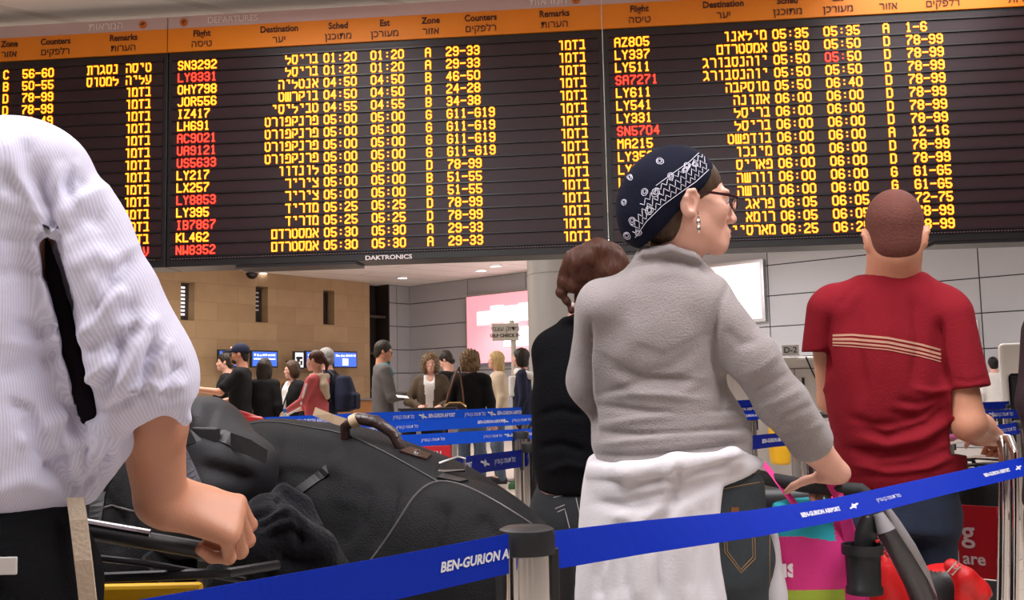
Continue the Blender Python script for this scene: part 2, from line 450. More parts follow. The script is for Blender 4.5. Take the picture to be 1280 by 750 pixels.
def stone_mat():
    m = mat('tan_stone_blocks', (.45, .33, .2), .8)
    nt = m.node_tree; b = nt.nodes['Principled BSDF']
    tc = nt.nodes.new('ShaderNodeTexCoord'); mp = nt.nodes.new('ShaderNodeMapping'); mp.inputs['Rotation'].default_value = (math.pi / 2, 0, 0)
    br = nt.nodes.new('ShaderNodeTexBrick'); br.inputs['Scale'].default_value = 1; br.offset = .5
    br.inputs['Brick Width'].default_value = 1.1; br.inputs['Row Height'].default_value = .42; br.inputs['Mortar Size'].default_value = .006; br.inputs['Mortar Smooth'].default_value = .4
    br.inputs['Color1'].default_value = srgb(190, 163, 128) + (1,); br.inputs['Color2'].default_value = srgb(178, 150, 116) + (1,); br.inputs['Mortar'].default_value = srgb(164, 138, 106) + (1,)
    n = nt.nodes.new('ShaderNodeTexNoise'); n.inputs['Scale'].default_value = 3; n.inputs['Detail'].default_value = 8
    mx = nt.nodes.new('ShaderNodeMix'); mx.data_type = 'RGBA'; mx.blend_type = 'MULTIPLY'; mx.inputs['Factor'].default_value = .5
    rp = nt.nodes.new('ShaderNodeValToRGB'); rp.color_ramp.elements[0].color = (.62, .6, .58, 1); rp.color_ramp.elements[1].color = (1.1, 1.08, 1.05, 1)
    nt.links.new(tc.outputs['Object'], mp.inputs[0]); nt.links.new(mp.outputs[0], br.inputs['Vector']); nt.links.new(tc.outputs['Object'], n.inputs['Vector'])
    nt.links.new(n.outputs['Fac'], rp.inputs[0]); nt.links.new(br.outputs['Color'], mx.inputs['A']); nt.links.new(rp.outputs['Color'], mx.inputs['B'])
    nt.links.new(mx.outputs['Result'], b.inputs['Base Color']); return m
def ceil_mat():
    m = mat('ceiling_planks', (.62, .57, .54), .6)
    nt = m.node_tree; b = nt.nodes['Principled BSDF']
    tc = nt.nodes.new('ShaderNodeTexCoord'); mp = nt.nodes.new('ShaderNodeMapping'); mp.inputs['Rotation'].default_value = (0, 0, math.radians(-38))
    br = nt.nodes.new('ShaderNodeTexBrick'); br.inputs['Scale'].default_value = 1; br.inputs['Brick Width'].default_value = 6; br.inputs['Row Height'].default_value = .9; br.inputs['Mortar Size'].default_value = .05
    br.inputs['Color1'].default_value = (.93, .88, .85, 1); br.inputs['Color2'].default_value = (.90, .85, .82, 1); br.inputs['Mortar'].default_value = (.78, .71, .68, 1)
    nt.links.new(tc.outputs['Object'], mp.inputs[0]); nt.links.new(mp.outputs[0], br.inputs['Vector']); nt.links.new(br.outputs['Color'], b.inputs['Base Color']); return m

b_ = MB(); b_.box((-30, -6, -.3), (30, 40, 0)); fl = b_.build('floor', floor_mat()); tag(fl, 'pale beige polished tile floor of the hall', 'floor', kind='structure')
b_ = MB(); b_.box((-30, -6, CEIL), (30, 40, CEIL + .3)); tag(b_.build('ceiling', ceil_mat()), 'pale ceiling with wide planks and downlights', 'ceiling', kind='structure')

AZ = math.radians(40.5)
UD = Vector((math.sin(AZ), math.cos(AZ), 0)); VD = Vector((math.cos(AZ), -math.sin(AZ), 0))   # along the tan wall (away) / along the grey wall (towards us, right)
C0 = P(513, 480, 27.0); C0.z = 0
def hit(px, py, o, d):
    """where the line of sight through a photo pixel meets an upright plane through o along d: (distance along d, height)"""
    r = P(px, py, 1.0) - Vector((0, 0, CAM_Z)); n = Vector((-d.y, d.x, 0))
    s = n.dot(o - Vector((0, 0, CAM_Z))) / n.dot(r); q = Vector((0, 0, CAM_Z)) + r * s
    return (q - o).dot(d), q.z
def wall_frame(o, d):
    """matrix: local x along d, local y into the wall (away from the camera), z up"""
    n = Vector((-d.y, d.x, 0))
    if n.y < 0: n = -n
    M = Matrix((( d.x, n.x, 0, o.x), (d.y, n.y, 0, o.y), (0, 0, 1, 0), (0, 0, 0, 1))); return M
# tan stone wall, set back a little from the corner; local x runs from the corner towards the left
TD = -UD; TO = C0 - UD * .0
MT = wall_frame(TO, UD)      # right-handed: local x = away along the wall, so distances t along TD sit at x = -t
def tbox(q, a, b, mi=0): q.box((-b[0], a[1], a[2]), (-a[0], b[1], b[2]), mi)
WINPX = [(226, 352, 243, 400.5), (319.5, 358, 335, 403), (404, 363, 418, 406)]
wins = []
for (x0, y0, x1, y1) in WINPX:
    a = hit(x1, (y0 + y1) / 2, TO, TD)[0]; b2 = hit(x0, (y0 + y1) / 2, TO, TD)[0]
    wins.append((a, b2, hit((x0 + x1) / 2, y1, TO, TD)[1], hit((x0 + x1) / 2, y0, TO, TD)[1]))
wins.sort()
t_dark0 = hit(487, 400, TO, TD)[0]; t_dark1 = hit(462, 400, TO, TD)[0]
b_ = MB(); xs = t_dark1
for (a, c, z0, z1) in wins:
    tbox(b_, (xs, 0, 0), (a, .45, CEIL)); tbox(b_, (a, 0, 0), (c, .45, z0)); tbox(b_, (a, 0, z1), (c, .45, CEIL)); xs = c
tbox(b_, (xs, 0, 0), (xs + 14, .45, CEIL))
w = b_.build('wall_back', stone_mat()); w.matrix_world = MT; tag(w, 'tan stone block wall behind the check-in counters', 'wall', kind='structure')
M_glassd = mat('dark_window_glass', (.05, .05, .055), .08, spec=.8)
M_wframe = mat('window_reveal_metal', (.09, .065, .05), .5)
M_winlit = mat('lit_room_behind', (.5, .48, .48), .6, emit=(1, .95, .92), estr=.8)
for i, (a, c, z0, z1) in enumerate(wins):
    r_ = empty(f'window_{i+1}', MT @ Vector((-(a + c) / 2, .3, z0)), 0); r_.rotation_euler = MT.to_euler(); r_['kind'] = 'structure'
    hw = (c - a) / 2; h = z1 - z0; q = MB()
    q.box((-hw, -.05, 0), (-hw + .04, .02, h)); q.box((hw - .04, -.05, 0), (hw, .02, h)); q.box((-hw, -.05, 0), (hw, .02, .04)); q.box((-hw, -.05, h - .04), (hw, .02, h))
    q.build('window_frame', M_wframe, r_)
    q = MB(); q.box((-hw + .04, -.01, .04), (hw - .04, .005, h - .04)); q.build('window_pane', M_glassd, r_)
    if i > 0:   # slats of a lit blind behind the panes of the two farther-left slits
        q = MB(); n_ = 8 if i == 2 else 5
        for k in range(n_):
            zz = h * (.35 if i == 1 else .15) + k * h * (.6 if i == 1 else .8) / n_
            q.box((-hw + .05, -.035, zz), (hw * .55, -.015, zz + h * (.055 if i == 2 else .04)))
        q.build('window_blind', M_winlit if i == 2 else mat('dim_blind', (.4, .38, .36), .6, emit=(1, .9, .85), estr=.15), r_)
# dark recess with shelves between the stone and the grey panels
M_brown = mat('dark_brown_recess', (.018, .012, .010), .6)
M_shelf = mat('brown_shelf_edge', (.06, .045, .04), .5)
b_ = MB(); tbox(b_, (t_dark0, .5, 0), (t_dark1, .6, CEIL)); tbox(b_, (t_dark0, 0, 0), (t_dark0 + .05, .5, CEIL), 0)
for k in range(5): tbox(b_, (t_dark0 + .05, .1, .3 + k * .98), (t_dark1 - .02, .5, .36 + k * .98), 1)
w = b_.build('wall_recess', [M_brown, M_shelf]); w.matrix_world = MT; tag(w, 'dark brown recess with shelves beside the stone wall', 'wall', kind='structure')
# grey metal panel wall
M_panel = mat('grey_metal_panel', (.44, .445, .48), .42, .0, spec=.5, var=.04, vscale=.6)
M_joint = mat('panel_joint', (.05, .05, .055), .7)
GO = C0; MG = wall_frame(GO, VD)
j1 = hit(585, 400, GO, VD)[0]; j2 = hit(961, 370, GO, VD)[0]; j3 = hit(1084, 320, GO, VD)[0]; j4 = hit(1224, 347, GO, VD)[0]
zr = [hit(1224, y, GO, VD)[1] for y in (347.3, 391.5, 436)]
rowh = (zr[0] - zr[2]) / 2
pw = j4 - j3
joints = [0, j1]
while joints[-1] + pw < j2 - pw * .6: joints.append(joints[-1] + pw)
joints += [j2, j3, j4, j4 + pw, j4 + 2 * pw, j4 + 3 * pw]
zs = [0]; z_ = zr[0]
while z_ - rowh > .2: z_ -= rowh
while z_ < CEIL - .1: zs.append(z_); z_ += rowh
zs.append(CEIL)
b_ = MB(); b_.box((0, .02, 0), (joints[-1], .3, CEIL), 1); g = .011
for a, c in zip(joints, joints[1:]):
    for z0, z1 in zip(zs, zs[1:]): b_.box((a + g, 0, z0 + g), (c - g, .03, z1 - g), 0)
tl = t_dark0
w = b_.build('wall_right', [M_panel, M_joint]); w.matrix_world = MG; tag(w, 'grey metal panel wall with dark joints', 'wall', kind='structure')
b_ = MB(); tbox(b_, (.0, .02, 0), (tl, .3, CEIL), 1)
for z0, z1 in zip(zs, zs[1:]): tbox(b_, (.0, 0, z0 + g), (tl - .28, .03, z1 - g), 0); tbox(b_, (tl - .26, 0, z0 + g), (tl, .03, z1 - g), 0)
w = b_.build('wall_corner', [M_panel, M_joint]); w.matrix_world = MT; tag(w, 'narrow grey panel wall piece in the corner', 'wall', kind='structure')
# round column
cc = P(703, 430, 14.0); b_ = MB(); r0 = .48
b_.lathe([(r0, 0), (r0, 2.78), (r0 - .012, 2.785), (r0 - .012, 2.805), (r0, 2.81), (r0, CEIL)], 48, (cc.x, cc.y, 0))
tag(b_.build('column', mat('grey_column_cladding', (.36, .35, .345), .45, .0), None, True), 'round grey column behind the women', 'column', kind='structure')

# unseen hall side behind the camera, added for reflections: dark glazing, pale piers
b_ = MB(); b_.box((-16, -5.4, 0), (16, -5.0, CEIL), 0)
for k in range(11): b_.box((-15.5 + k * 3, -4.99, 0), (-14.9 + k * 3, -4.8, CEIL), 1)
for k in range(10): b_.box((-14.6 + k * 3, -4.99, 2.9), (-12.8 + k * 3, -4.95, 3.3), 1)
tag(b_.build('added_unseen_wall_front', [mat('added_wall_dark_glazing', (.02, .018, .02), .15), mat('added_wall_pale_pier', (.6, .57, .54), .6)]), 'unseen dark glazed wall with pale piers behind the viewer, added for reflections', 'wall', kind='structure')
# ------------------------------------------------------------------ lit advertising panels on the grey wall
M_pink = mat('pink_lit_panel', (.9, .55, .6), .5, emit=srgb(255, 160, 180), estr=.62)
M_lit = mat('white_lit_lettering', (1, 1, 1), .5, emit=(1, .97, .97), estr=1.25)
def advert(px0, py0, px1, py1, label, blobs, mains):
    a, z1 = hit(px0, py0, GO, VD); c, _ = hit(px1, py1, GO, VD); z0 = hit(px0, py1, GO, VD)[1]
    r_ = empty('illuminated_advert', MG @ Vector((a, -.125, z0)), 0, label, 'advert'); r_.rotation_euler = MG.to_euler()
    w_, h_ = c - a, z1 - z0; q = MB(); q.box((-.06, 0, -.06), (w_ + .06, .12, h_ + .06)); q.build('light_box', M_steel, r_)
    q = MB(); q.box((0, -.03, 0), (w_, -.001, h_)); q.build('lit_panel', mains, r_)
    q = MB()
    for (x, y, ww, hh) in blobs: q.box((x * w_, -.05, y * h_), ((x + ww) * w_, -.031, (y + hh) * h_))
    if blobs: q.build('lettering', M_lit, r_, bevel=.03)
random.seed(4)
bl = [(.10 + i * .125, .56 + (.02 if i % 2 else 0), .118, .25 - (.05 if i in (0, 4) else 0)) for i in range(7)] + [(.34 + i * .14, .22, .13, .24 + .03 * (i % 2)) for i in range(4)] + [(.62, .06, .12, .09)]
advert(588, 372, 735, 455, 'large pink illuminated advert with white lettering left of the grey column', bl, M_pink)
advert(866, 338, 957, 405, 'pale pink illuminated advert on the grey wall right of the woman in the headscarf', [(.55, .1, .3, .75)], mat('pale_pink_lit_panel', (.9, .7, .75), .5, emit=srgb(255, 225, 230), estr=.7))

# ------------------------------------------------------------------ ceiling lights and the dome camera
M_lens = mat('lamp_lens', (1, 1, 1), .4, emit=(1, .97, .94), estr=9)
M_trim = mat('white_lamp_trim', (.75, .74, .73), .4)
dl_pts = [PZ(503, 347, CEIL), PZ(619.5, 332, CEIL), PZ(231, 335.5, CEIL), PZ(327, 341, CEIL)]
for s_ in (1.5, 3.9, 10.5, 14.2): dl_pts.append(MG @ Vector((s_ + 2.2, -1.1, CEIL)))
pr = None
for i, p in enumerate(dl_pts):
    if pr is None:
        pr = empty('ceiling_downlight', p); q = MB(); q.lathe([(.10, .03), (.13, .0), (.15, -.012), (.15, .03)], 24); q.build('trim_ring', M_trim, pr, True)
        q = MB(); q.lathe([(0, -.006), (.06, -.006), (.115, .0), (.115, .02), (0, .02)], 24); q.build('lens', M_lens, pr, True); d = pr
    else: d = copy_tree(pr); d.location = p
    d.location.z = CEIL - .012
    tag(d, ['small round downlight in the corner of the two walls', 'round downlight above the pink advert', 'downlight above the first window slit', 'downlight beside the dome camera'][i] if i < 4 else f'downlight washing the grey panel wall, {["near its corner","left of the column","above the second advert","over the white machine"][i-4]}', 'ceiling light', 'round downlights in the ceiling')
    if i >= 4:
        l = bpy.data.lights.new('downlight_beam', 'SPOT'); l.energy = (150, 150, 80, 60)[i - 4]; l.spot_size = math.radians(95); l.spot_blend = .7; l.shadow_soft_size = .08; l.color = (1, .97, .97)
        lo = bpy.data.objects.new('downlight_beam', l); COL.objects.link(lo); lo.parent = d; lo.location = (0, 0, -.06)
p = PZ(315, 337, CEIL); r_ = empty('dome_camera', (p.x, p.y, CEIL), 0, 'black dome security camera on the ceiling below the departures board', 'camera')
q = MB(); q.lathe([(0, 0), (.17, 0), (.17, -.06), (.15, -.08)], 24); q.build('mount', M_trim, r_, True)
q = MB(); q.lathe([(.145, -.08), (.14, -.12), (.11, -.18), (.06, -.215), (0, -.225)], 24); q.build('dome', mat('smoked_dome', (.01, .01, .012), .1), r_, True)

for i, (xy, sx_, sy_, pw_, cl_) in enumerate(LAMPS):
    r_ = empty('ceiling_panel_lamp', (xy[0], xy[1], CEIL - .125), 0, 'large flat ceiling lamp ' + ['over the man in the striped shirt', 'over the woman in the headscarf', 'behind the left display cabinet', 'behind the right display cabinet', 'over the queue in front of the column', 'over the empty queue lanes', 'near the stone wall', 'near the pink advert', 'over the white machine'][i], 'ceiling light', 'flat ceiling lamps')
    q = MB(); hx, hy = sx_ / 2 + .04, sy_ / 2 + .04
    q.box((-hx, -hy, .03), (hx, hy, .124)); q.build('lamp_housing', M_trim, r_)
    q = MB(); q.box((-hx, -hy, -.03), (-hx + .03, hy, .03)); q.box((hx - .03, -hy, -.03), (hx, hy, .03)); q.box((-hx, -hy, -.03), (hx, -hy + .03, .03)); q.box((-hx, hy - .03, -.03), (hx, hy, .03)); q.build('lamp_frame', M_trim, r_)
# ------------------------------------------------------------------ the departures board: three display cabinets side by side
BD = 7.2; BYAW = math.radians(5.227)
BT = .45366 * BD; BR = .01298 * BD
BO = Vector((-.34387 * BD, BD, CAM_Z + .34847 * BD)); BDIR = Vector((math.cos(BYAW), -math.sin(BYAW), 0))
UX = dict(fl=0.0, sc=.1555 * BD, es=.20482 * BD, zo=.26143 * BD, co=.28285 * BD, re=.42449 * BD, de=.1496 * BD)
GL = {}
for part in ("0=10 30 41 45 36 16 05 01 10|1=15 26 20;10 30|2=05 16 36 45 44 01 00 40|3=05 16 36 45 44 33 42 41 30 10 01;13 33|4=30 36 02 42|5=46 06 03 33 42 41 30 10 01|6=45 36 16 05 01 10 30 41 42 33 03|"
             "7=06 46 45 12 10|8=13 04 05 16 36 45 44 33 13 02 01 10 30 41 42 33|9=01 10 30 41 45 36 16 05 04 13 43|-=03 43|:=24 2424;21 2121|A=00 05 16 36 45 40;03 43|B=00 06 36 45 44 33 03;33 42 41 30 00|C=45 36 16 05 01 10 30 41|"
             "D=00 06 36 45 41 30 00|E=46 06 00 40;03 33|F=46 06 00;03 33|G=45 36 16 05 01 10 30 41 43 23|H=00 06;40 46;03 43|I=10 30;16 36;20 26|J=46 41 30 10 01|K=00 06;46 03 40|L=06 00 40|M=00 06 24 46 40|N=00 06 40 46|O=10 30 41 45 36 16 05 01 10|"
             "R=00 06 36 45 44 33 03;23 40|S=45 36 16 05 04 13 33 42 41 30 10 01|U=06 01 10 30 41 46|V=06 02 20 42 46|W=06 00 22 40 46|X=00 46;06 40|Y=06 23 46;23 20|Z=06 46 00 40|"
             "א=06 40;46 44 33;00 02 13|ב=06 36 35 30;00 40|ג=06 26 35 32 40;32 00|ד=06 46;36 30|ה=06 36 45 40;00 03|ו=16 36 30|ז=06 46;26 24 20|ט=06 01 10 30 41 45 36 26|י=16 36 34|כ=06 36 45 41 30 00|ך=06 46 40|ל=06 04 44 42 20|"
             "מ=06 04 02 00;04 16 36 45 40 20|ם=06 46 40 00 06|נ=16 36 30 00|ן=16 36 30|ס=06 46 42 30 10 01 06|ע=06 05 12;46 42 20 00|פ=03 13 14 05 16 36 45 40 00|צ=06 05 42;46 44 23;42 40 00|ק=06 46 43 22;00 04|ר=06 36 45 40|ש=06 00 40 46;26 20|ת=06 46 40;16 10 00").split('|'):
    GL[part[0]] = [[(float(t[0]), float(t[1])) for t in pl.split()] for pl in part[2:].split(';')]
GL[':'] = [[(2, 4.3), (2, 4.5)], [(2, 1.5), (2, 1.7)]]; GL[' '] = []
DW, DH, ADV = .0085, .0106, .0515
M_ledy = mat('amber_led', (.9, .6, .05), .5, emit=(1, .62, .025), estr=1.35)
M_ledo = mat('amber_led_rim', (.8, .25, .02), .5, emit=(1, .16, .008), estr=.95)
M_ledr = mat('red_led', (.9, .1, .05), .5, emit=(1, .085, .04), estr=1.0)
M_ledq = mat('red_led_rim', (.7, .03, .02), .5, emit=(.85, .012, .01), estr=.8)
def led(mb, s, u, z, red=False, right=False):
    """writes s in strokes of lamps: u left (or right) edge, z the middle of the row"""
    cw, chh = .0083, .0101
    if right: u = u - (len(s) - 1) * ADV - 5 * DW
    for i, ch in enumerate(s):
        x0 = u + i * ADV + .006; z0 = z - 3 * chh
        for lay, (hw, y0, y1) in enumerate(((.0068, -.004, .0), (.0038, -.0065, -.0045))):
            mi = (3 if red else 1) - lay
            for pl in GL[ch]:
                pts = [Vector((x0 + a * cw, 0, z0 + b * chh)) for a, b in pl]
                for k in range(len(pts) - 1):
                    d = (pts[k + 1] - pts[k]); L = d.length; d = d / L; nn = Vector((-d.z, 0, d.x))
                    a, b = pts[k] - d * hw * .8, pts[k + 1] + d * hw * .8
                    f = [a - nn * hw, b - nn * hw, b + nn * hw, a + nn * hw]
                    F = [q + Vector((0, y0, 0)) for q in f]; B = [q + Vector((0, y1, 0)) for q in f]
                    i0 = len(mb.v); mb.v += [tuple(q) for q in F + B]
                    mb.f += [tuple(i0 + q for q in t) for t in ((0, 1, 2, 3), (0, 4, 5, 1), (1, 5, 6, 2), (2, 6, 7, 3), (3, 7, 4, 0))]; mb.mi += [mi] * 5
def heb_rows(s): return s.split()
Z2 = list('AABABGGGGDBBDDAA')
C2 = '29-33 29-33 46-50 24-28 34-38 G11-G19 G11-G19 G11-G19 G11-G19 78-99 51-55 51-55 78-99 78-99 29-33 29-33'.split()
T2 = ['01:20'] * 2 + ['04:50'] * 2 + ['04:55'] + ['05:00'] * 7 + ['05:25'] * 2 + ['05:30'] * 2
N2 = 'בריסל בריסל אנטליה בוקרשט טביליסי פרנקפורט פרנקפורט פרנקפורט פרנקפורט לונדון ציריך ציריך מדריד מדריד אמסטרדם אמסטרדם'.split()
F2 = 'SN3292 LY8331 OHY798 JOR556 IZ417 LH691 AC9021 UA9121 US5633 LY217 LX257 LY8853 LY395 IB7867 KL462 NW8352'.split()
F3 = 'AZ805 LY337 LY511 SA7271 LY611 LY541 LY331 SN5704 MA215 LY353 LY2 L'.split()
N3 = 'מילאנו אמסטרדם יוהנסבורג יוהנסבורג מוסקבה אתונה בריסל בריסל בודפשט מינכן פאריס וורשה וורשה פראג רומא מארסיי'.split()
T3 = ['05:35'] + ['05:50'] * 4 + ['06:00'] * 8 + ['06:05'] * 2 + ['06:25']
E3 = ['05:35'] + ['05:50'] * 3 + ['06:40'] + ['06:00'] * 8 + ['06:05'] * 2 + ['06:25']
Z3 = list('ADDDDDDDADDGGDDD')
C3 = '1-6 78-99 78-99 78-99 78-99 78-99 78-99 78-99 12-16 78-99 78-99 G1-G5 G1-G5 72-75 78-99 78-99'.split()
Z1 = list('CBDD'); C1 = '56-60 50-55 78-99 78-99 43-49 -49'.split()
ON = 'בזמן'
def rowtext(p, r_):
    """[(text, edge, red, right aligned)]"""
    o = []
    if p == 0:
        if r_ < 4: o.append((Z1[r_], UX['zo'], 0, 0))
        if r_ < 6: o.append((C1[r_], UX['co'] + (2 * ADV if r_ == 5 else 0), 0, 0))
        t = 'טיסה נסגרת' if r_ == 0 else 'עליה למטוס' if r_ == 1 else ON
        o.append(('עיכוב'[::-1] if r_ == 15 else t[::-1], UX['re'], r_ == 15, 1))
    if p == 1:
        o += [(F2[r_], UX['fl'], r_ in (1, 6, 7, 8, 11, 13, 15), 0), (N2[r_][::-1], UX['de'], 0, 1), (T2[r_], UX['sc'], 0, 0), (T2[r_], UX['es'], 0, 0), (Z2[r_], UX['zo'], 0, 0), (C2[r_], UX['co'], 0, 0), (ON[::-1], UX['re'], 0, 1)]
    if p == 2:
        if r_ < len(F3): o.append((F3[r_], UX['fl'], r_ in (3, 7), 0))
        o.append((N3[r_][::-1], UX['de'], 0, 1)); o.append((T3[r_], UX['sc'], 0, 0))
        if r_ == 2: o += [('05:', UX['es'], 1, 0), ('50', UX['es'] + 3 * ADV, 0, 0)]
        else: o.append((E3[r_], UX['es'], 0, 0))
        o += [(Z3[r_], UX['zo'], 0, 0), (C3[r_], UX['co'], 0, 0)]
        if r_ < 4: o.append((ON[::-1], UX['re'] + .01, 0, 1))
        if r_ == 4: o.append(('עיכוב'[::-1], UX['re'] + .01, 1, 1))
    return o
def board_face():
    m = mat('dark_louvred_display_face', (.030, .0105, .0145), .42, spec=.4); return m
M_face = board_face(); M_louv = mat('display_louvre', (.010, .008, .009), .3)
M_case = mat('display_case_black', (.012, .010, .012), .4)
M_orange = mat('orange_header_strip', srgb(236, 134, 12), .5); M_mauve = mat('mauve_title_strip', srgb(204, 178, 180), .5)
M_hdr = mat('dark_brown_lettering', srgb(70, 26, 16), .6); M_ttl = mat('pale_lettering', srgb(244, 230, 230), .5)
M_icon = mat('orange_roundel', srgb(205, 110, 30), .5)
UL = -.082
HD = [('Flight', 'טיסה', .187), ('Destination', 'יעד', .785), ('Sched', 'מתוכנן', 1.235), ('Est', 'מעודכן', 1.585), ('Zone', 'אזור', 1.93), ('Counters', 'דלפקים', 2.30), ('Remarks', 'הערות', 2.84)]
def add_text(mb, body, size, x, z, y=-.012, mi=0, align='CENTER', bold=0, sx=1.0, ex=.002):
    v, f = text_verts(body, size, extrude=ex, align=align, bold=bold)
    for t in f: mb.poly([Vector((x + v[i].x * sx, y - v[i].z, z + v[i].y)) for i in t], mi)
BL = ['departures display cabinet behind the man in the striped shirt, left one of three', 'middle departures display cabinet listing the 01:20 to 05:30 flights', 'departures display cabinet behind the headscarf and red shirt, listing flights from 05:35']
for p in range(3):
    base = BO + BDIR * ((p - 1) * BT)
    r_ = empty('departures_board', base, -BYAW, BL[p], 'departures board', 'display cabinets of the departures board')
    q = MB(); q.box((UL + .004, .012, -16.3 * BR), (UL + BT - .004, .30, .385)); q.build('cabinet', M_case, r_, bevel=.004)
    q = MB(); q.box((UL + .04, .002, -15.75 * BR), (UL + BT - .035, .02, .075)); q.build('display_face', M_face, r_)
    q = MB()
    for k in range(17): q.box((UL + .04, -.011, (.5 - k) * BR - .006), (UL + BT - .035, .002, (.5 - k) * BR + .004))
    q.build('louvres', M_louv, r_)
    q = MB()
    for k in range(150): q.box((UL + .05 + k * .021, -.004, -15.72 * BR), (UL + .055 + k * .021, .012, -15.72 * BR + .006))
    tag(q.build('perforated_edge', mat('pale_perforation', (.25, .22, .25), .5), r_), kind='stuff')
    q = MB(); q.box((UL + .004, -.008, .108), (UL + BT - .004, .012, .288)); q.build('header_strip', M_orange, r_)
    q = MB(); q.box((UL + .004, -.006, .288), (UL + BT - .004, .012, .382)); q.build('title_strip', M_mauve, r_)
    q = MB()
    for en, he, u in HD:
        add_text(q, en, .068, u, .238, bold=.0012, sx=.92); add_text(q, he[::-1].replace('ד', 'ר'), .074, u, .158, bold=0)
    q.build('column_headings', M_hdr, r_)
    q = MB()
    if p == 1: add_text(q, 'DEPARTURES', .066, .425, .335, bold=.0002, sx=1.0)
    else: add_text(q, 'המראות'[::-1], .082, 2.84 - .14, .333, bold=0)
    if p == 1: add_text(q, 'המראות'[::-1], .082, 2.80, .333, bold=0)
    q.build('title_lettering', M_ttl, r_)
    for u in ([.045] if p == 1 else []) + [2.99 if p == 0 else 3.0]:
        q = MB(); q.lathe([(0, 0), (.03, 0), (.03, .006), (0, .006)], 24); ic = q.build('roundel', M_icon, r_); ic.location = (u, -.006, .333); ic.rotation_euler = (math.pi / 2, 0, 0)
        q = MB(); q.tube([(-.018, 0, .008), (.018, .009, .008)], .003, 6); q.tube([(-.004, -.013, .008), (.004, .003, .008), (-.008, .014, .008)], .0025, 6); q.build('plane_symbol', M_hdr, ic)
    for k in range(16):
        items = rowtext(p, k)
        if not items: continue
        q = MB()
        for (s, u, red, rt) in items: led(q, s, u, -k * BR, red, rt)
        o = q.build('led_lettering', [M_ledy, M_ledo, M_ledr, M_ledq], r_)
    if p == 1:
        q = MB(); add_text(q, 'DAKTRONICS', .044, UX['es'] + .12, -16.12 * BR, y=.008, sx=1.25, bold=.001); q.build('maker_lettering', M_ttl, r_)
    # two hangers up to the ceiling
    top = CEIL - base.z - .001
    for u in ([.2, .9] if p == 0 else [2.25, 3.0]):
        q = MB(); q.box((u - .04, .1, .385), (u + .04, .18, top)); q.build('hanger', M_darkmetal, r_)
    # dark brackets under the cabinet
    for u, w_ in ([(.45, .9)] if p == 1 else [(.1, .6)] if p == 0 else [(.0, .2), (2.15, .9)]):
        q = MB(); q.box((u, .02, -16.3 * BR - .022), (u + w_, .28, -16.3 * BR)); q.build('lower_bracket', M_case, r_)
# ------------------------------------------------------------------ people: shared builders
def skinmat(name, c, rough=.5):
    m = mat(name, c, rough, bump=.05, bscale=300, var=.10, vscale=30); b = m.node_tree.nodes['Principled BSDF']
    b.inputs['Subsurface Weight'].default_value = .08; b.inputs['Subsurface Radius'].default_value = (.01, .004, .002); return m
M_skin = skinmat('skin_fair', srgb(222, 168, 148)); M_skin2 = skinmat('skin_tanned', srgb(190, 132, 104)); M_skin3 = skinmat('skin_ruddy', srgb(206, 146, 118))
M_lip = mat('lips', srgb(168, 92, 84), .4); M_eye = mat('eye_white', (.7, .68, .66), .25); M_iris = mat('dark_iris', (.03, .02, .015), .2); M_browh = mat('dark_brow', srgb(70, 48, 36), .7)
def SK(m): return [m, M_lip, M_eye, M_iris, M_browh]
def V3(*a): return Vector(a)
def frame(fwd, up=(0, 0, 1)):
    y = Vector(fwd).normalized(); x = y.cross(Vector(up)).normalized(); z = x.cross(y)
    return Matrix((x, y, z)).transposed()
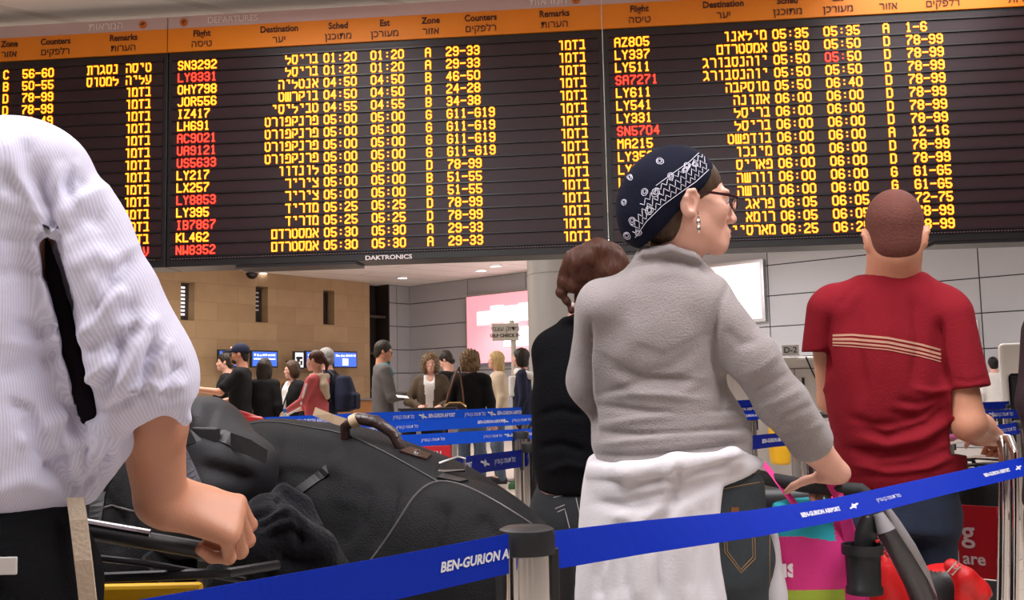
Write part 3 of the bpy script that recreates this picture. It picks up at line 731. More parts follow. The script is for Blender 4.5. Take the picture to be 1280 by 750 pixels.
def add_head(S, c, R, s=1.0, neck=None, nr=.055, fine=False, female=False, brow=4):
    c = Vector(c); hp = lambda x, y, z: c + R @ (Vector((x, y, z)) * s); E = lambda p, r, **k: S.ell(hp(*p), [v * s for v in r], R=R, **k)
    Cc = lambda a, b, r, r2=None, **k: S.cap(hp(*a), hp(*b), r * s, None if r2 is None else r2 * s, **k)
    j = .93 if female else 1.0
    E((0, -.018, .024), (.073, .095, .088), k=.01)
    E((0, .018, -.03), (.060 * j, .066, .078), k=.03)
    Cc((-.044 * j, .008, -.064), (-.006, .066, -.094), .016 * j, .014, k=.03); Cc((.044 * j, .008, -.064), (.006, .066, -.094), .016 * j, .014, k=.03)
    E((0, .070, -.096), (.021 * j, .017, .016), k=.022)
    for sg in (-1, 1):
        E((.037 * sg, .054, -.028), (.022, .022, .022), k=.02)
        E((.030 * sg, .071, .016), (.024, .012, .009), k=.014)
        E((.031 * sg, .090, -.001), (.017, .014, .010), k=.010, op='-', mi=0)
    Cc((0, .080, .012), (0, .1035, -.036), .0065, .011, k=.012)
    for sg in (-1, 1): E((.010 * sg, .092, -.040), (.008, .011, .0075), k=.006)
    E((0, .081, -.070), (.025, .014, .020), k=.014)
    for sg in (-1, 1):
        E((.031 * sg, .0705, -.001), (.0125, .0125, .0115), k=.002, mi=2); E((.031 * sg, .079, -.001), (.0055, .0055, .0055), k=.001, mi=3)
        S.cap(hp(.016 * sg, .087, .017), hp(.046 * sg, .076, .017), .0038 * s, .0022 * s, k=.003, mi=brow)
        Cc((.019 * sg, .083, .006), (.043 * sg, .075, .004), .004, k=.005)
    S.cap(hp(-.019, .083, -.066), hp(0, .0965, -.0635), .002 * s, .0048 * s, k=.003, mi=1); S.cap(hp(.019, .083, -.066), hp(0, .0965, -.0635), .002 * s, .0048 * s, k=.003, mi=1)
    S.cap(hp(-.017, .083, -.0715), hp(0, .0945, -.0755), .002 * s, .0058 * s, k=.003, mi=1); S.cap(hp(.017, .083, -.0715), hp(0, .0945, -.0755), .002 * s, .0058 * s, k=.003, mi=1)
    for sg in (-1, 1):
        x = .0715 * sg
        if fine:
            hp0 = hp; hp = lambda x, y, z: hp0(x, y - .010, z - .010)
            # helix rim, antihelix, lobe, hollow
            S.chain([hp(x, .004, -.014), hp(x + .004 * sg, .005, .006), hp(x + .010 * sg, -.006, .018), hp(x + .014 * sg, -.019, .015), hp(x + .014 * sg, -.025, .001), hp(x + .010 * sg, -.022, -.015), hp(x + .006 * sg, -.013, -.028), hp(x + .002 * sg, -.004, -.034)],
                    [.0035 * s, .0042 * s, .0048 * s, .005 * s, .0048 * s, .0046 * s, .0055 * s, .0066 * s], k=.005)
            E((x + .003 * sg, -.016, -.012), (.0095, .019, .029), k=.006)
            E((x + .0135 * sg, -.012, -.012), (.0085, .0095, .0155), k=.003, op='-', mi=0)
            Cc((x + .004 * sg, -.004, -.020), (x + .004 * sg, -.006, -.028), .004, k=.004); hp = hp0
        else:
            E((x + .006 * sg, -.008, -.006), (.010, .019, .030), k=.006); E((x + .013 * sg, -.002, -.003), (.005, .009, .015), k=.004, op='-', mi=0)
    if neck is not None:
        S.cap(hp(0, -.022, -.055), neck, nr * s, nr * 1.12 * s, k=.03)
    return hp
def add_hand(S, wrist, R, s=1.0, thumb=1, curl=(30, 40, 25), tcurl=20, mi=0, k=.008, spread=1.0, fcurl=None, tdir=None, back=.03):
    """R: columns = thumb side, towards the fingers, back of the hand"""
    w = Vector(wrist); hp = lambda x, y, z: w + R @ (Vector((x * thumb, y, z)) * s)
    S.cap(hp(0, -back, 0), hp(0, .008, 0), .026 * s, .026 * s, k=.02, mi=mi, flat=(R @ Vector((0, 0, 1)), .78))
    for x in (.026, .009, -.009, -.025): S.cap(hp(x * .6, .012, 0), hp(x * 1.05, .085, .002), .0155 * s, .0115 * s, k=.018, mi=mi)
    S.cap(hp(.022, .018, -.008), hp(.034, .05, -.010), .018 * s, .013 * s, k=.02, mi=mi)
    Ls = [(.043, .025, .02), (.047, .029, .021), (.043, .027, .02), (.034, .020, .018)]
    for i, x in enumerate((.030, .010, -.010, -.029)):
        a = 0; p = Vector((x, .088 - (.006 if i == 3 else 0) - (.002 if i == 0 else 0), .001)); pts = [hp(*p)]; cu = curl if fcurl is None else fcurl[i]
        sx = x * .25 * spread
        for L, c_ in zip(Ls[i], cu):
            a += math.radians(c_); d = Vector((sx * math.cos(a), math.cos(a), -math.sin(a))).normalized(); p = p + d * L; pts.append(hp(*p))
        r0 = (.0092, .0095, .0092, .0082)[i]
        S.chain(pts, [r0 * 1.06 * s, r0 * .98 * s, r0 * .9 * s, r0 * .78 * s], k=.004, mi=mi)
        S.ell(pts[1], [r0 * 1.05 * s] * 3, k=.003, mi=mi)
    t0 = Vector((.030, .030, -.010)); td = Vector(tdir or (.75, .62, -.25)).normalized(); p = t0; pts = [hp(*p)]; a = 0
    bend = Vector((-.55, .25, -.75)).normalized()
    for L in (.042, .031, .025):
        d = (td * math.cos(a) + bend * math.sin(a)).normalized(); p = p + d * L; pts.append(hp(*p)); a += math.radians(tcurl)
    S.chain(pts, [.0135 * s, .0112 * s, .0102 * s, .008 * s], k=.006, mi=mi)
def crease(S, pts, w, amp):
    """a fold line of cloth: amp > 0 sinks, amp < 0 lifts"""
    for a, b in zip(pts, pts[1:]): S.cap(a, b, .0005, k=w, op='dent', mi=amp)

# ---- the standing travellers of the queue: one builder, each with an outfit and a pose of their own
M_hair = {n: mat('hair_' + n, c, .5, spec=.25, bump=.9, bscale=45, var=.5, vscale=45, stretch=(1, 1, .25)) for n, c in dict(black=(.012, .010, .009), brown=(.06, .032, .018), auburn=(.062, .021, .012), grey=(.24, .23, .22), blonde=(.50, .34, .15), dark=(.025, .018, .014), sandy=(.22, .14, .075)).items()}
def cloth(name, rgb, rough=.85, **k): return mat(name, srgb(*rgb), rough, spec=.25, bump=.15, bscale=220, var=.08, vscale=14, **k)
def traveller(px, py_top, H, face, label, top, trousers, shoes=None, hair='dark', hstyle='short', skin=None, arms=None, look=None, female=False, depth=None, build=1.0, vox=.011, jacket=None, lean=0.0, group=None, cat='person', skirt=False, short_sleeve=False):
    skin = skin or M_skin
    d0 = depth or (H - CAM_Z) * F_PX / (492 - (px - 640) * .021 - py_top)
    b = P(px, py_top, d0); base = V3(b.x, b.y, 0)
    az = math.radians(face)              # 0 = away from the camera, 90 = to the right, 180 = towards it, -90 = to the left
    F = V3(math.sin(az), math.cos(az), 0); rz = -az
    r_ = empty('person', base, rz, label, cat, group)
    u = H / 1.75; bw = build * (0.93 if female else 1.0)
    shz, hipz = 1.43 * u, .92 * u
    L = lambda x, y, z: V3(x, y + lean * max(0, z - .9 * u), z)
    sh = {sg: L(.178 * u * bw * sg, -.01, shz - .03 * u) for sg in (-1, 1)}
    arms = arms or {}
    default = lambda sg: (L(.235 * u * bw * sg, -.03, 1.13 * u), L(.25 * u * bw * sg, .05, .88 * u))
    A = {sg: tuple(V3(*q) for q in arms[sg]) if sg in arms else default(sg) for sg in (-1, 1)}
    # body
    S = Soft(); neck = L(0, -.02, 1.47 * u)
    la = 0 if look is None else math.radians(look[0] - face); lp = 0 if look is None or len(look) < 2 else math.radians(look[1])
    R = frame((math.sin(la) * math.cos(lp), math.cos(la) * math.cos(lp), math.sin(lp)))
    hc = L(0, .02, H - .114 * u); add_head(S, hc, R, u, neck, .050 if female else .058, female=female)
    S.loft([(L(0, 0, .86 * u), .14 * u * bw, .09 * u), (L(0, 0, 1.1 * u), .12 * u * bw, .085 * u), (L(0, 0, 1.38 * u), .14 * u * bw, .09 * u), (L(0, -.01, 1.44 * u), .10 * u * bw, .07 * u)], k=.03)
    S.cap(L(-.12 * u * bw, -.01, 1.41 * u), L(.12 * u * bw, -.01, 1.41 * u), .05 * u, k=.05)
    for sg in (-1, 1):
        e, w = A[sg]; S.cap(sh[sg], e, .045 * u * bw, .038 * u * bw, k=.02); S.cap(e, w, .038 * u * bw, .026 * u * bw, k=.02)
        fd = (w - e).normalized(); side = V3(-sg, 0, 0) if abs(fd.x) < .8 else V3(0, 1, 0)
        x = (side - fd * side.dot(fd)).normalized(); z = x.cross(fd) * 1
        if (z.x * sg < 0 and abs(fd.z) > .6): z = -z
        Rm = Matrix((x, fd, z)).transposed(); add_hand(S, w, Rm, u * .95, thumb=1, curl=(25, 35, 20), k=.01)
        kn = V3(.10 * u * sg, .02, .50 * u); an = V3(.105 * u * sg, -.02, .09 * u)
        S.cap(V3(.09 * u * sg, 0, .88 * u), kn, .075 * u, .05 * u, k=.02); S.cap(kn, an, .05 * u, .035 * u, k=.02)
        S.cap(an, V3(.11 * u * sg, .10, .04), .035 * u, .03 * u, k=.02)
    S.skin('body', vox * .8, SK(skin), r_, relax=1)
    # trousers
    S = Soft(); g = .012
    S.loft([(L(0, 0, .80 * u), .16 * u * bw, .115 * u), (L(0, 0, .92 * u), .165 * u * bw, .12 * u), (L(0, 0, 1.04 * u), .15 * u * bw, .105 * u)], k=.04)
    if skirt: S.loft([(V3(0, 0, .45 * u), .19 * u, .15 * u), (V3(0, 0, .85 * u), .165 * u, .12 * u)], k=.03)
    for sg in (-1, 1):
        kn = V3(.10 * u * sg, .02, .50 * u); an = V3(.105 * u * sg, -.02, .07 * u)
        S.cap(V3(.085 * u * sg, 0, .86 * u), kn, .092 * u, .070 * u, k=.04); S.cap(kn, an, .070 * u, .060 * u, k=.03)
    S.skin('trousers', vox, [trousers], r_, disp=wob(.004, 18, 18, 26, int(px)))
    S = Soft()
    for sg in (-1, 1):
        S.cap(V3(.105 * u * sg, -.05, .05), V3(.115 * u * sg, .15, .04), .045 * u, .04 * u, k=.02)
        S.box(V3(.11 * u * sg, .05, .012), (.045 * u, .145 * u, .012), .01)
    S.skin('shoes', vox * .9, [shoes or M_black], r_, keep=lambda c: c[:, 2] > -.5)
    # top
    S = Soft(); dw = 1.12 if jacket else 1.0
    S.loft([(L(0, 0, .90 * u), .178 * u * bw * dw, .128 * u * dw), (L(0, 0, 1.02 * u), .165 * u * bw * dw, .122 * u * dw), (L(0, .005, 1.22 * u), .175 * u * bw * dw, .128 * u * dw), (L(0, 0, 1.36 * u), .178 * u * bw * dw, .118 * u * dw), (L(0, -.01, 1.46 * u), .12 * u * bw, .085 * u)], k=.04)
    S.cap(L(-.13 * u * bw, -.015, 1.42 * u), L(.13 * u * bw, -.015, 1.42 * u), .062 * u, k=.05)
    for sg in (-1, 1):
        e, w = A[sg]
        if short_sleeve: S.cap(sh[sg], sh[sg].lerp(e, .72), .066 * u * bw, .064 * u * bw, k=.04)
        else: S.cap(sh[sg], e, .064 * u * bw * dw, .056 * u * bw * dw, k=.04); S.cap(e, e.lerp(w, .93), .056 * u * bw * dw, .042 * u * bw * dw, k=.02)
    S.torus(neck + V3(0, 0, -.005), .062 * u, .014 * u, k=.02)
    S.ell(hc + V3(0, .075 * u, -.175 * u), (.045 * u, .07 * u, .075 * u), k=.02, op='-')
    mats_ = [top]
    if jacket:      # an open jacket: the shirt shows in a wedge at the front
        mats_ = [jacket, top]
        S.field(lambda X: np.where((X[..., 1] > .0) & (np.abs(X[..., 0]) < (.028 + .045 * np.clip((X[..., 2] - .9 * u) / (.5 * u), 0, 1)) * u) & (X[..., 2] < 1.5 * u), -1, 1), (-.1, 0, .85 * u), (.1, .3, 1.52 * u), op='paint', mi=1)
    S.skin('jacket' if jacket else 'top', vox, mats_, r_, disp=wob(.007, 14, 14, 22, int(px) + 5))
    # hair
    hair_mesh(r_, hc, R, u, hstyle, M_hair[hair], vox * .8, int(px))
    return r_, hc, R, u
def hair_mesh(r_, hc, R, u, style, m, vox, seed=0):
    S = Soft(); hp = lambda x, y, z: hc + R @ (Vector((x, y, z)) * u); E = lambda p, r, **k: S.ell(hp(*p), [v * u for v in r], R=R, **k)
    dsp = None
    if style in ('short', 'crop', 'cap'):
        t = .004 if style == 'crop' else .011
        E((0, -.020, .028), (.074 + t, .095 + t, .090 + t * 1.4), k=.01)
        E((0, -.055, -.048), (.058 + t, .048 + t, .058), k=.03)
        E((0, .085, -.035), (.085, .075, .085), k=.012, op='-')
        E((0, .02, -.075), (.10, .075, .065), k=.012, op='-')
        dsp = wob(.003, 120, 120, 90, seed)
    elif style == 'curly':
        E((0, -.03, .02), (.112, .115, .112), k=.02)
        for sg in (-1, 1): E((.065 * sg, -.03, -.06), (.05, .065, .075), k=.03)
        E((0, -.07, -.07), (.085, .05, .08), k=.03)
        E((0, .095, -.03), (.055, .085, .085), k=.014, op='-')
        dsp = wob(.034, 120, 120, 100, seed, 3)
    elif style == 'long':
        E((0, -.022, .026), (.085, .106, .098), k=.02)
        for sg in (-1, 1): E((.066 * sg, -.02, -.06), (.03, .06, .10), k=.03)
        S.loft([(hp(0, -.085, -.20), .075 * u, .030 * u), (hp(0, -.075, -.08), .085 * u, .045 * u), (hp(0, -.06, .04), .08 * u, .05 * u)], side=R @ Vector((1, 0, 0)), k=.03)
        E((0, .09, -.035), (.055, .075, .095), k=.012, op='-')
        dsp = wob(.005, 160, 160, 20, seed)
    elif style == 'bob':
        E((0, -.02, .027), (.088, .106, .10), k=.02)
        for sg in (-1, 1): E((.066 * sg, -.01, -.05), (.032, .06, .08), k=.03)
        E((0, -.06, -.06), (.08, .05, .08), k=.03)
        E((0, .09, -.035), (.053, .075, .088), k=.012, op='-')
        dsp = wob(.005, 120, 120, 25, seed)
    elif style == 'pony':
        E((0, -.020, .028), (.079, .101, .095), k=.01)
        E((0, -.11, .0), (.03, .04, .03), k=.02)
        S.chain([hp(0, -.12, .0), hp(0, -.15, -.04), hp(0, -.14, -.13)], [.022 * u, .026 * u, .012 * u], k=.02)
        E((0, .09, -.04), (.075, .075, .10), k=.012, op='-'); E((0, .03, -.09), (.10, .07, .06), k=.012, op='-')
        dsp = wob(.003, 140, 140, 40, seed)
    o = S.skin('hair', vox, [m], r_, disp=dsp, relax=1)
    return o
# ------------------------------------------------------------------ man in the striped shirt, close by on the left
def shirt_mat():
    """cotton with fine lavender stripes that run along the cloth (the 'weave' layer of the mesh holds the distance around sleeve or body)"""
    m = mat('white_lavender_striped_cotton', (.7, .68, .76), .75, spec=.2, sheen=.1, bump=.08, bscale=120)
    nt = m.node_tree; b = nt.nodes['Principled BSDF']; at = nt.nodes.new('ShaderNodeAttribute'); at.attribute_name = 'weave'
    w = nt.nodes.new('ShaderNodeMath'); w.operation = 'MULTIPLY'; w.inputs[1].default_value = 2 * math.pi / .0038
    sn = nt.nodes.new('ShaderNodeMath'); sn.operation = 'SINE'
    r_ = nt.nodes.new('ShaderNodeMapRange'); r_.inputs['From Min'].default_value = -.2; r_.inputs['From Max'].default_value = .6
    mx = nt.nodes.new('ShaderNodeMix'); mx.data_type = 'RGBA'; mx.inputs['A'].default_value = srgb(200, 197, 219) + (1,); mx.inputs['B'].default_value = srgb(214, 212, 229) + (1,)
    nt.links.new(at.outputs['Fac'], w.inputs[0]); nt.links.new(w.outputs[0], sn.inputs[0]); nt.links.new(sn.outputs[0], r_.inputs['Value']); nt.links.new(r_.outputs[0], mx.inputs['Factor'])
    nt.links.new(mx.outputs['Result'], b.inputs['Base Color']); return m
def weave(o, base, sleeve, torso_c, side, split):
    """distance around the sleeve or around the body for every point of the shirt"""
    me = o.data; n = len(me.vertices); v = np.empty(n * 3, dtype=np.float32); me.vertices.foreach_get('co', v); X = v.reshape(-1, 3) + np.array(base, dtype=np.float32)
    a, b = np.array(sleeve[0]), np.array(sleeve[1]); ax = (b - a) / np.linalg.norm(b - a); q = X - a; q = q - (q @ ax)[:, None] * ax
    e1 = np.cross(ax, [0, 1, 0]); e1 /= np.linalg.norm(e1); e2 = np.cross(ax, e1); us = .060 * np.arctan2(q @ e2, q @ e1)
    p = X - np.array(torso_c); sd = np.array(side) / np.linalg.norm(side); fr = np.array([-sd[1], sd[0], 0]); ut = .15 * np.arctan2(p @ fr / .122, p @ sd / .165)
    x, y, d = X[:, 0], X[:, 1], X[:, 2]
    xs = np.interp(-X[:, 2], [-z for _, z in split], [x_ for x_, _ in split])
    w = np.where(X[:, 0] > xs, us, ut).astype(np.float32)
    at = me.attributes.new('weave', 'FLOAT', 'POINT'); at.data.foreach_set('value', w)
M_shirt = shirt_mat(); M_blacktr = mat('black_trouser_cloth', (.0035, .0035, .0045), .85, spec=.12, bump=.2, bscale=150)
M_cream = mat('cream_webbing', srgb(176, 158, 138), .8, bump=.3, bscale=200)
def at_base(base): return Matrix.Translation(-Vector(base))
B1 = P(-70, 500, 1.22); B1.z = 0
man1 = empty('person', B1, 0, 'man in lavender striped shirt with rolled sleeve gripping the baggage trolley', 'person')
M1 = at_base(B1)
SH = P(72, 225, 1.25); EL = P(172, 470, 1.20); WR = P(201, 626, 1.31); 
S = Soft()
# bare body: forearm and hand are what shows
EL2 = EL + V3(.0, .03, 0)
S.cap(SH, EL2, .020, .034, k=.02)
S.cap(EL2, EL2.lerp(WR, .35), .041, .041, k=.02); S.cap(EL2.lerp(WR, .35), WR, .041, .033, k=.02)

KN = P(286, 650, 1.34)                         # knuckle of the forefinger
fd = (KN - WR).normalized()
up = V3(.30, -.62, .72); bk = (up - fd * up.dot(fd)).normalized(); xs_ = fd.cross(bk)
RH = Matrix((-xs_, fd, bk)).transposed()
add_hand(S, WR + fd * .004, RH, 1.12, back=.0, spread=1.25, fcurl=[(52, 85, 40), (56, 88, 45), (62, 90, 45), (68, 90, 45)], tdir=(.35, .55, -.75), tcurl=28, k=.008)
hd1 = P(-185, 20, 1.22); nk1 = P(-130, 140, 1.22)
add_head(S, hd1, frame((.75, .66, -.05)), 1.03, nk1, .058)
c_ = lambda px, py, d=1.22: P(px, py, d)
S.loft([(c_(-70, 640), .15, .10), (c_(-80, 400), .15, .1), (c_(-80, 220), .16, .10), (c_(-78, 170), .11, .07)], side=(.93, -.35, 0), k=.03)
# far arm and legs
SH2 = P(-225, 235, 1.45); EL3 = P(-150, 470, 1.55); WR2 = P(10, 640, 1.72)
S.cap(SH2, EL3, .045, .04, k=.02); S.cap(EL3, WR2, .04, .028, k=.02)
fd2 = (WR2 - EL3).normalized(); b2 = (V3(0, 0, 1) - fd2 * fd2.z).normalized()
add_hand(S, WR2, Matrix((fd2.cross(b2), fd2, b2)).transposed(), 1.0, curl=(50, 70, 40), k=.01)
for sg, off in ((1, V3(.09, -.03, 0)), (-1, V3(-.09, .04, 0))):
    h_ = V3(B1.x, B1.y, .95) + off; S.cap(h_, V3(h_.x + .02, h_.y + .02, .5), .08, .055, k=.03); S.cap(V3(h_.x + .02, h_.y + .02, .5), V3(h_.x, h_.y, .09), .055, .04, k=.03); S.cap(V3(h_.x, h_.y, .07), V3(h_.x + .12, h_.y + .12, .05), .04, .035, k=.02)
hc_ = P(262, 668, 1.34)
S.skin('body', .0052, SK(M_skin2), man1, relax=1, M=M1, zones=((0, hc_.x - .07, hc_.x + .07, .0024), (1, hc_.y - .08, hc_.y + .08, .0026), (2, hc_.z - .06, hc_.z + .05, .0024)))
hair_mesh(man1, hd1 - B1, frame((.75, .66, -.05)), 1.03, 'short', M_hair['dark'], .009)
# trousers with belt
S = Soft(); hipc = P(-62, 660, 1.22)
S.loft([(V3(hipc.x, hipc.y, .80), .175, .125), (V3(hipc.x, hipc.y, .93), .172, .125), (P(-62, 626, 1.22), .160, .112)], side=(.93, -.35, 0), k=.03)
for sg, off in ((1, V3(.09, -.03, 0)), (-1, V3(-.09, .04, 0))):
    h_ = V3(B1.x, B1.y, .90) + off; S.cap(h_, V3(h_.x + .02, h_.y + .02, .5), .105, .085, k=.05); S.cap(V3(h_.x + .02, h_.y + .02, .5), V3(h_.x, h_.y, .06), .085, .075, k=.03)
S.skin('trousers', .008, [M_blacktr], man1, disp=wob(.004, 16, 16, 30, 3), M=M1)
S = Soft()
for sg, off in ((1, V3(.09, -.03, 0)), (-1, V3(-.09, .04, 0))):
    h_ = V3(B1.x, B1.y, .05) + off; S.cap(h_ + V3(-.03, -.03, 0), h_ + V3(.13, .13, -.005), .048, .042, k=.02)
S.skin('shoes', .009, [M_black], man1, M=M1)
q = MB()
for i in range(40):
    pass
# shirt: torso, full sleeve, rolled cuff
S = Soft()
tr = [(c_(-62, 640), .150, .105), (c_(-58, 600), .176, .124), (c_(-62, 540), .178, .128), (c_(-72, 460), .166, .124), (c_(-82, 360), .160, .122), (c_(-82, 270), .168, .12), (c_(-80, 205), .160, .10), (c_(-80, 165), .110, .075)]
S.loft(tr, side=(.93, -.35, 0), k=.02)
S.cap(P(-130, 205, 1.28), P(34, 208, 1.21), .055, .048, k=.05)
SL = [P(54, 220, 1.20), P(96, 300, 1.20), P(130, 375, 1.20), P(157, 440, 1.20), P(174, 492, 1.215)]
S.chain(SL, [.0545, .056, .061, .063, .060], k=.03)
S.cap(P(150, 455, 1.205), P(196, 478, 1.20), .047, .045, k=.04)
# rolled cuff
S.chain([P(166, 478, 1.20), P(178, 520, 1.225)], [.063, .058], k=.012)
# the cuff ends in a slanting hem; hollow for the forearm
hp_, hn_ = _v(P(166, 537, 1.2)), _v(V3(.40, .10, -.91).normalized()); hx_ = P(121, 540, 1.2).x
S.field(lambda X: np.maximum(-((X - hp_) @ hn_), hx_ - X[..., 0]), P(121, 600, 1.1) - V3(0, .1, .12), P(300, 470, 1.3) + V3(.05, .2, .0), k=.004, op='-')
S.cap(P(212, 490, 1.19), P(232, 524, 1.20), .020, .010, k=.015)
S.chain([P(170, 505, 1.22), P(182, 560, 1.27)], [.049, .056], k=.008, op='-')
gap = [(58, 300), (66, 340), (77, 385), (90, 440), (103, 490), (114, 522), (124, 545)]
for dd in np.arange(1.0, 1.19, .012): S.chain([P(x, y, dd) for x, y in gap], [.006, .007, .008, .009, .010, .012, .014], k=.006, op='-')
# folds: big soft ones on the sleeve
S.cap(P(122, 560, 1.18), P(106, 618, 1.19), .030, .010, k=.03); S.cap(P(136, 560, 1.20), P(112, 604, 1.20), .020, .012, k=.03)
F1 = [([(52, 205), (58, 260), (66, 330), (84, 390), (92, 450)], 10, 0.0144),
      ([(58, 255), (85, 232), (112, 222)], 11, 0.0054),
      ([(60, 250), (80, 212), (96, 196)], 10, -0.0045),
      ([(66, 245), (100, 250), (128, 236)], 12, -0.0045),
      ([(72, 300), (105, 270), (135, 275)], 13, 0.0054),
      ([(80, 340), (120, 318), (150, 335)], 14, -0.0054),
      ([(92, 430), (118, 405), (140, 372), (160, 360)], 11, -0.0072),
      ([(96, 445), (126, 425), (150, 395), (178, 375)], 10, 0.0063),
      ([(108, 480), (128, 462), (142, 442)], 8, -0.0063),
      ([(118, 490), (140, 470), (150, 440), (148, 418)], 8, 0.0072),
      ([(140, 500), (166, 455), (180, 412), (200, 395)], 10, -0.0072),
      ([(150, 510), (178, 462), (196, 430)], 8, 0.0063),
      ([(186, 462), (204, 440), (212, 424)], 7, -0.0054),
      ([(188, 478), (206, 465), (222, 452)], 6, 0.0054),
      ([(182, 490), (206, 486), (232, 478)], 7, -0.0054),
      ([(-10, 240), (35, 262), (56, 270)], 12, -0.0036),
      ([(-10, 300), (40, 300), (60, 310)], 7, 0.0027),
      ([(-10, 345), (30, 338), (70, 350)], 8, 0.0027),
      ([(30, 170), (38, 215), (52, 240)], 11, 0.0054),
      ([(10, 165), (20, 220), (40, 256)], 11, -0.0036),
      ([(-10, 470), (40, 455), (80, 430)], 10, 0.0036),
      ([(20, 560), (50, 540), (90, 520)], 12, -0.0045),
      ([(35, 520), (48, 560), (80, 598), (98, 620)], 10, 0.0072),
      ([(70, 500), (88, 560), (96, 615)], 10, -0.0063),
      ([(98, 500), (100, 560), (98, 612)], 9, 0.0081),
      ([(-20, 620), (30, 600), (70, 612)], 10, -0.0045)]
F1 += [([(92, 190), (88, 225), (92, 262)], (5, 16), .006), ([(120, 215), (150, 280), (168, 330)], 16, -.005), ([(100, 330), (140, 390), (150, 420)], 16, -.004),
       ([(128, 455), (150, 420), (176, 402)], (4, 12), .009), ([(110, 410), (140, 340), (170, 318)], (5, 14), .007), ([(176, 500), (182, 455), (196, 418)], (3, 9), .007), ([(200, 500), (214, 470), (232, 452)], (3, 9), .006),
       ([(122, 515), (160, 500), (196, 482)], (3, 8), .005), ([(150, 500), (190, 476), (215, 455)], 6, -.006), ([(0, 210), (30, 250), (50, 290)], (6, 18), .004), ([(20, 400), (50, 410), (74, 400)], (4, 12), .004), ([(0, 425), (40, 430), (80, 420)], (4, 12), -.003),
       ([(10, 500), (40, 510), (60, 560)], (4, 12), .006), ([(50, 600), (75, 570), (110, 560)], (4, 12), .006), ([(100, 615), (120, 590), (146, 575)], (4, 10), .008), ([(130, 610), (134, 580), (140, 560)], 6, .006)]
sh_o = S.skin('shirt', .0048, [M_shirt], man1, relax=2, disp=wob(.0025, 22, 22, 30, 8), M=M1); sculpt(sh_o, B1, [(p_, w2_, a_ * 1.4) for p_, w2_, a_ in F1])
SPL = [P(x, y, 1.17) for x, y in ((48, 190), (56, 262), (62, 320), (76, 385), (90, 440), (103, 490), (116, 530), (120, 543), (420, 550), (420, 640))]
weave(sh_o, B1, (SL[0], SL[-1]), P(-75, 400, 1.22), (.93, -.35, 0), [(p.x, p.z) for p in SPL])
q = MB(); q.lathe([(0, .003), (.0045, .003), (.0055, .0015), (.0055, 0)], 16); bt = q.build('cuff_button', mat('cream_button', srgb(226, 214, 196), .4), sh_o, True)
bt.location = P(157, 524, 1.166) - B1; bt.rotation_euler = (math.radians(75), 0, .2)
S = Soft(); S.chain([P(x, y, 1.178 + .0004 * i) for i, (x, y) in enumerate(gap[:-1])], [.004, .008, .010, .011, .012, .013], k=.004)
tag(S.skin('side_strip', .004, [mat('near_black_gap_shade', (.008, .005, .008), .9, spec=.1)], man1, M=M1), 'dark strip added as the shade in the gap between sleeve and shirt')  # dark strip added in the gap, its colour standing for shade
# back pocket tag and hanging strap
q = MB(); pts = [P(94, 622, 1.15), P(98, 650, 1.135), P(104, 700, 1.125), P(112, 770, 1.13), P(116, 860, 1.15)]
q.strip([p - B1 + V3(-.009, 0, 0) for p in pts], [p - B1 + V3(.009, 0.004, 0) for p in pts], .003, (0, -1, 0)); tag(q.build('hanging_strap', M_cream, man1), 'cream webbing strap hanging from the waistband')
q = MB(); a = P(-30, 697, 1.075) - B1; q.box((a.x, a.y - .002, a.z - .019), (a.x + .045, a.y + .002, a.z)); tag(q.build('pocket_label', mat('grey_cloth_label', srgb(186, 180, 178), .7), man1, bevel=.001), 'pale grey label on the back pocket')

# ------------------------------------------------------------------ woman in the grey top with headscarf
M_grey = mat('grey_brushed_jersey', srgb(150, 142, 142), .95, spec=.1, bump=.35, bscale=260, var=.10, vscale=18, sheen=.25)
M_jwhite = mat('white_cotton', srgb(214, 209, 214), .85, spec=.15, bump=.12, bscale=180)
M_denim = mat('dark_denim', (.030, .040, .048), .85, bump=.3, bscale=350, var=.35, vscale=25)
M_navy = mat('navy_bandana', (.004, .005, .016), .85, spec=.15, bump=.1, bscale=200)
M_stitch = mat('ochre_stitching', srgb(150, 118, 76), .8)
M_silver = mat('silver', (.7, .68, .64), .25, 1.0)
DWm = 2.2
B2 = P(842, 500, DWm + .05); B2.z = 0; M2 = at_base(B2)
woman = empty('person', B2, 0, 'woman in grey top and navy paisley headscarf, white jacket tied at her waist', 'person')
w_ = lambda px, py, d=DWm: P(px, py, d)
S = Soft(); HR = frame((.985, .17, -.03)); hc2 = w_(860, 252, 2.25)
hp2 = add_head(S, hc2, HR, 1.02, w_(836, 345, 2.28), .050, fine=True, female=True)
S.cap(w_(852, 300, 2.26), w_(832, 345, 2.27), .046, .056, k=.03)
S.loft([(w_(842, 620, 2.27), .17, .10), (w_(832, 500, 2.27), .13, .09), (w_(825, 400, 2.25), .14, .085), (w_(825, 365, 2.24), .12, .06)], k=.03)
A1, A2, A3 = w_(888, 382, 2.2), w_(974, 505, 2.2), w_(1046, 590, 2.32)
S.cap(A1, A2, .034, .038, k=.02); S.cap(A2, w_(1012, 555, 2.27), .038, .040, k=.02); S.cap(w_(1012, 555, 2.27), A3, .040, .028, k=.015)
fdw = V3(.10, .62, -.42).normalized(); bw_ = (V3(.25, -.2, 1) - fdw * V3(.25, -.2, 1).dot(fdw)).normalized()
fdw = V3(.02, .95, -.28).normalized(); bw_ = V3(.18, .1, 1); bw_ = (bw_ - fdw * bw_.dot(fdw)).normalized(); xw = fdw.cross(bw_)
add_hand(S, A3, Matrix((-xw, fdw, bw_)).transposed(), .95, back=.0, fcurl=[(42, 70, 45), (45, 72, 45), (48, 74, 45), (52, 74, 45)], tdir=(.93, .30, -.35), tcurl=12)
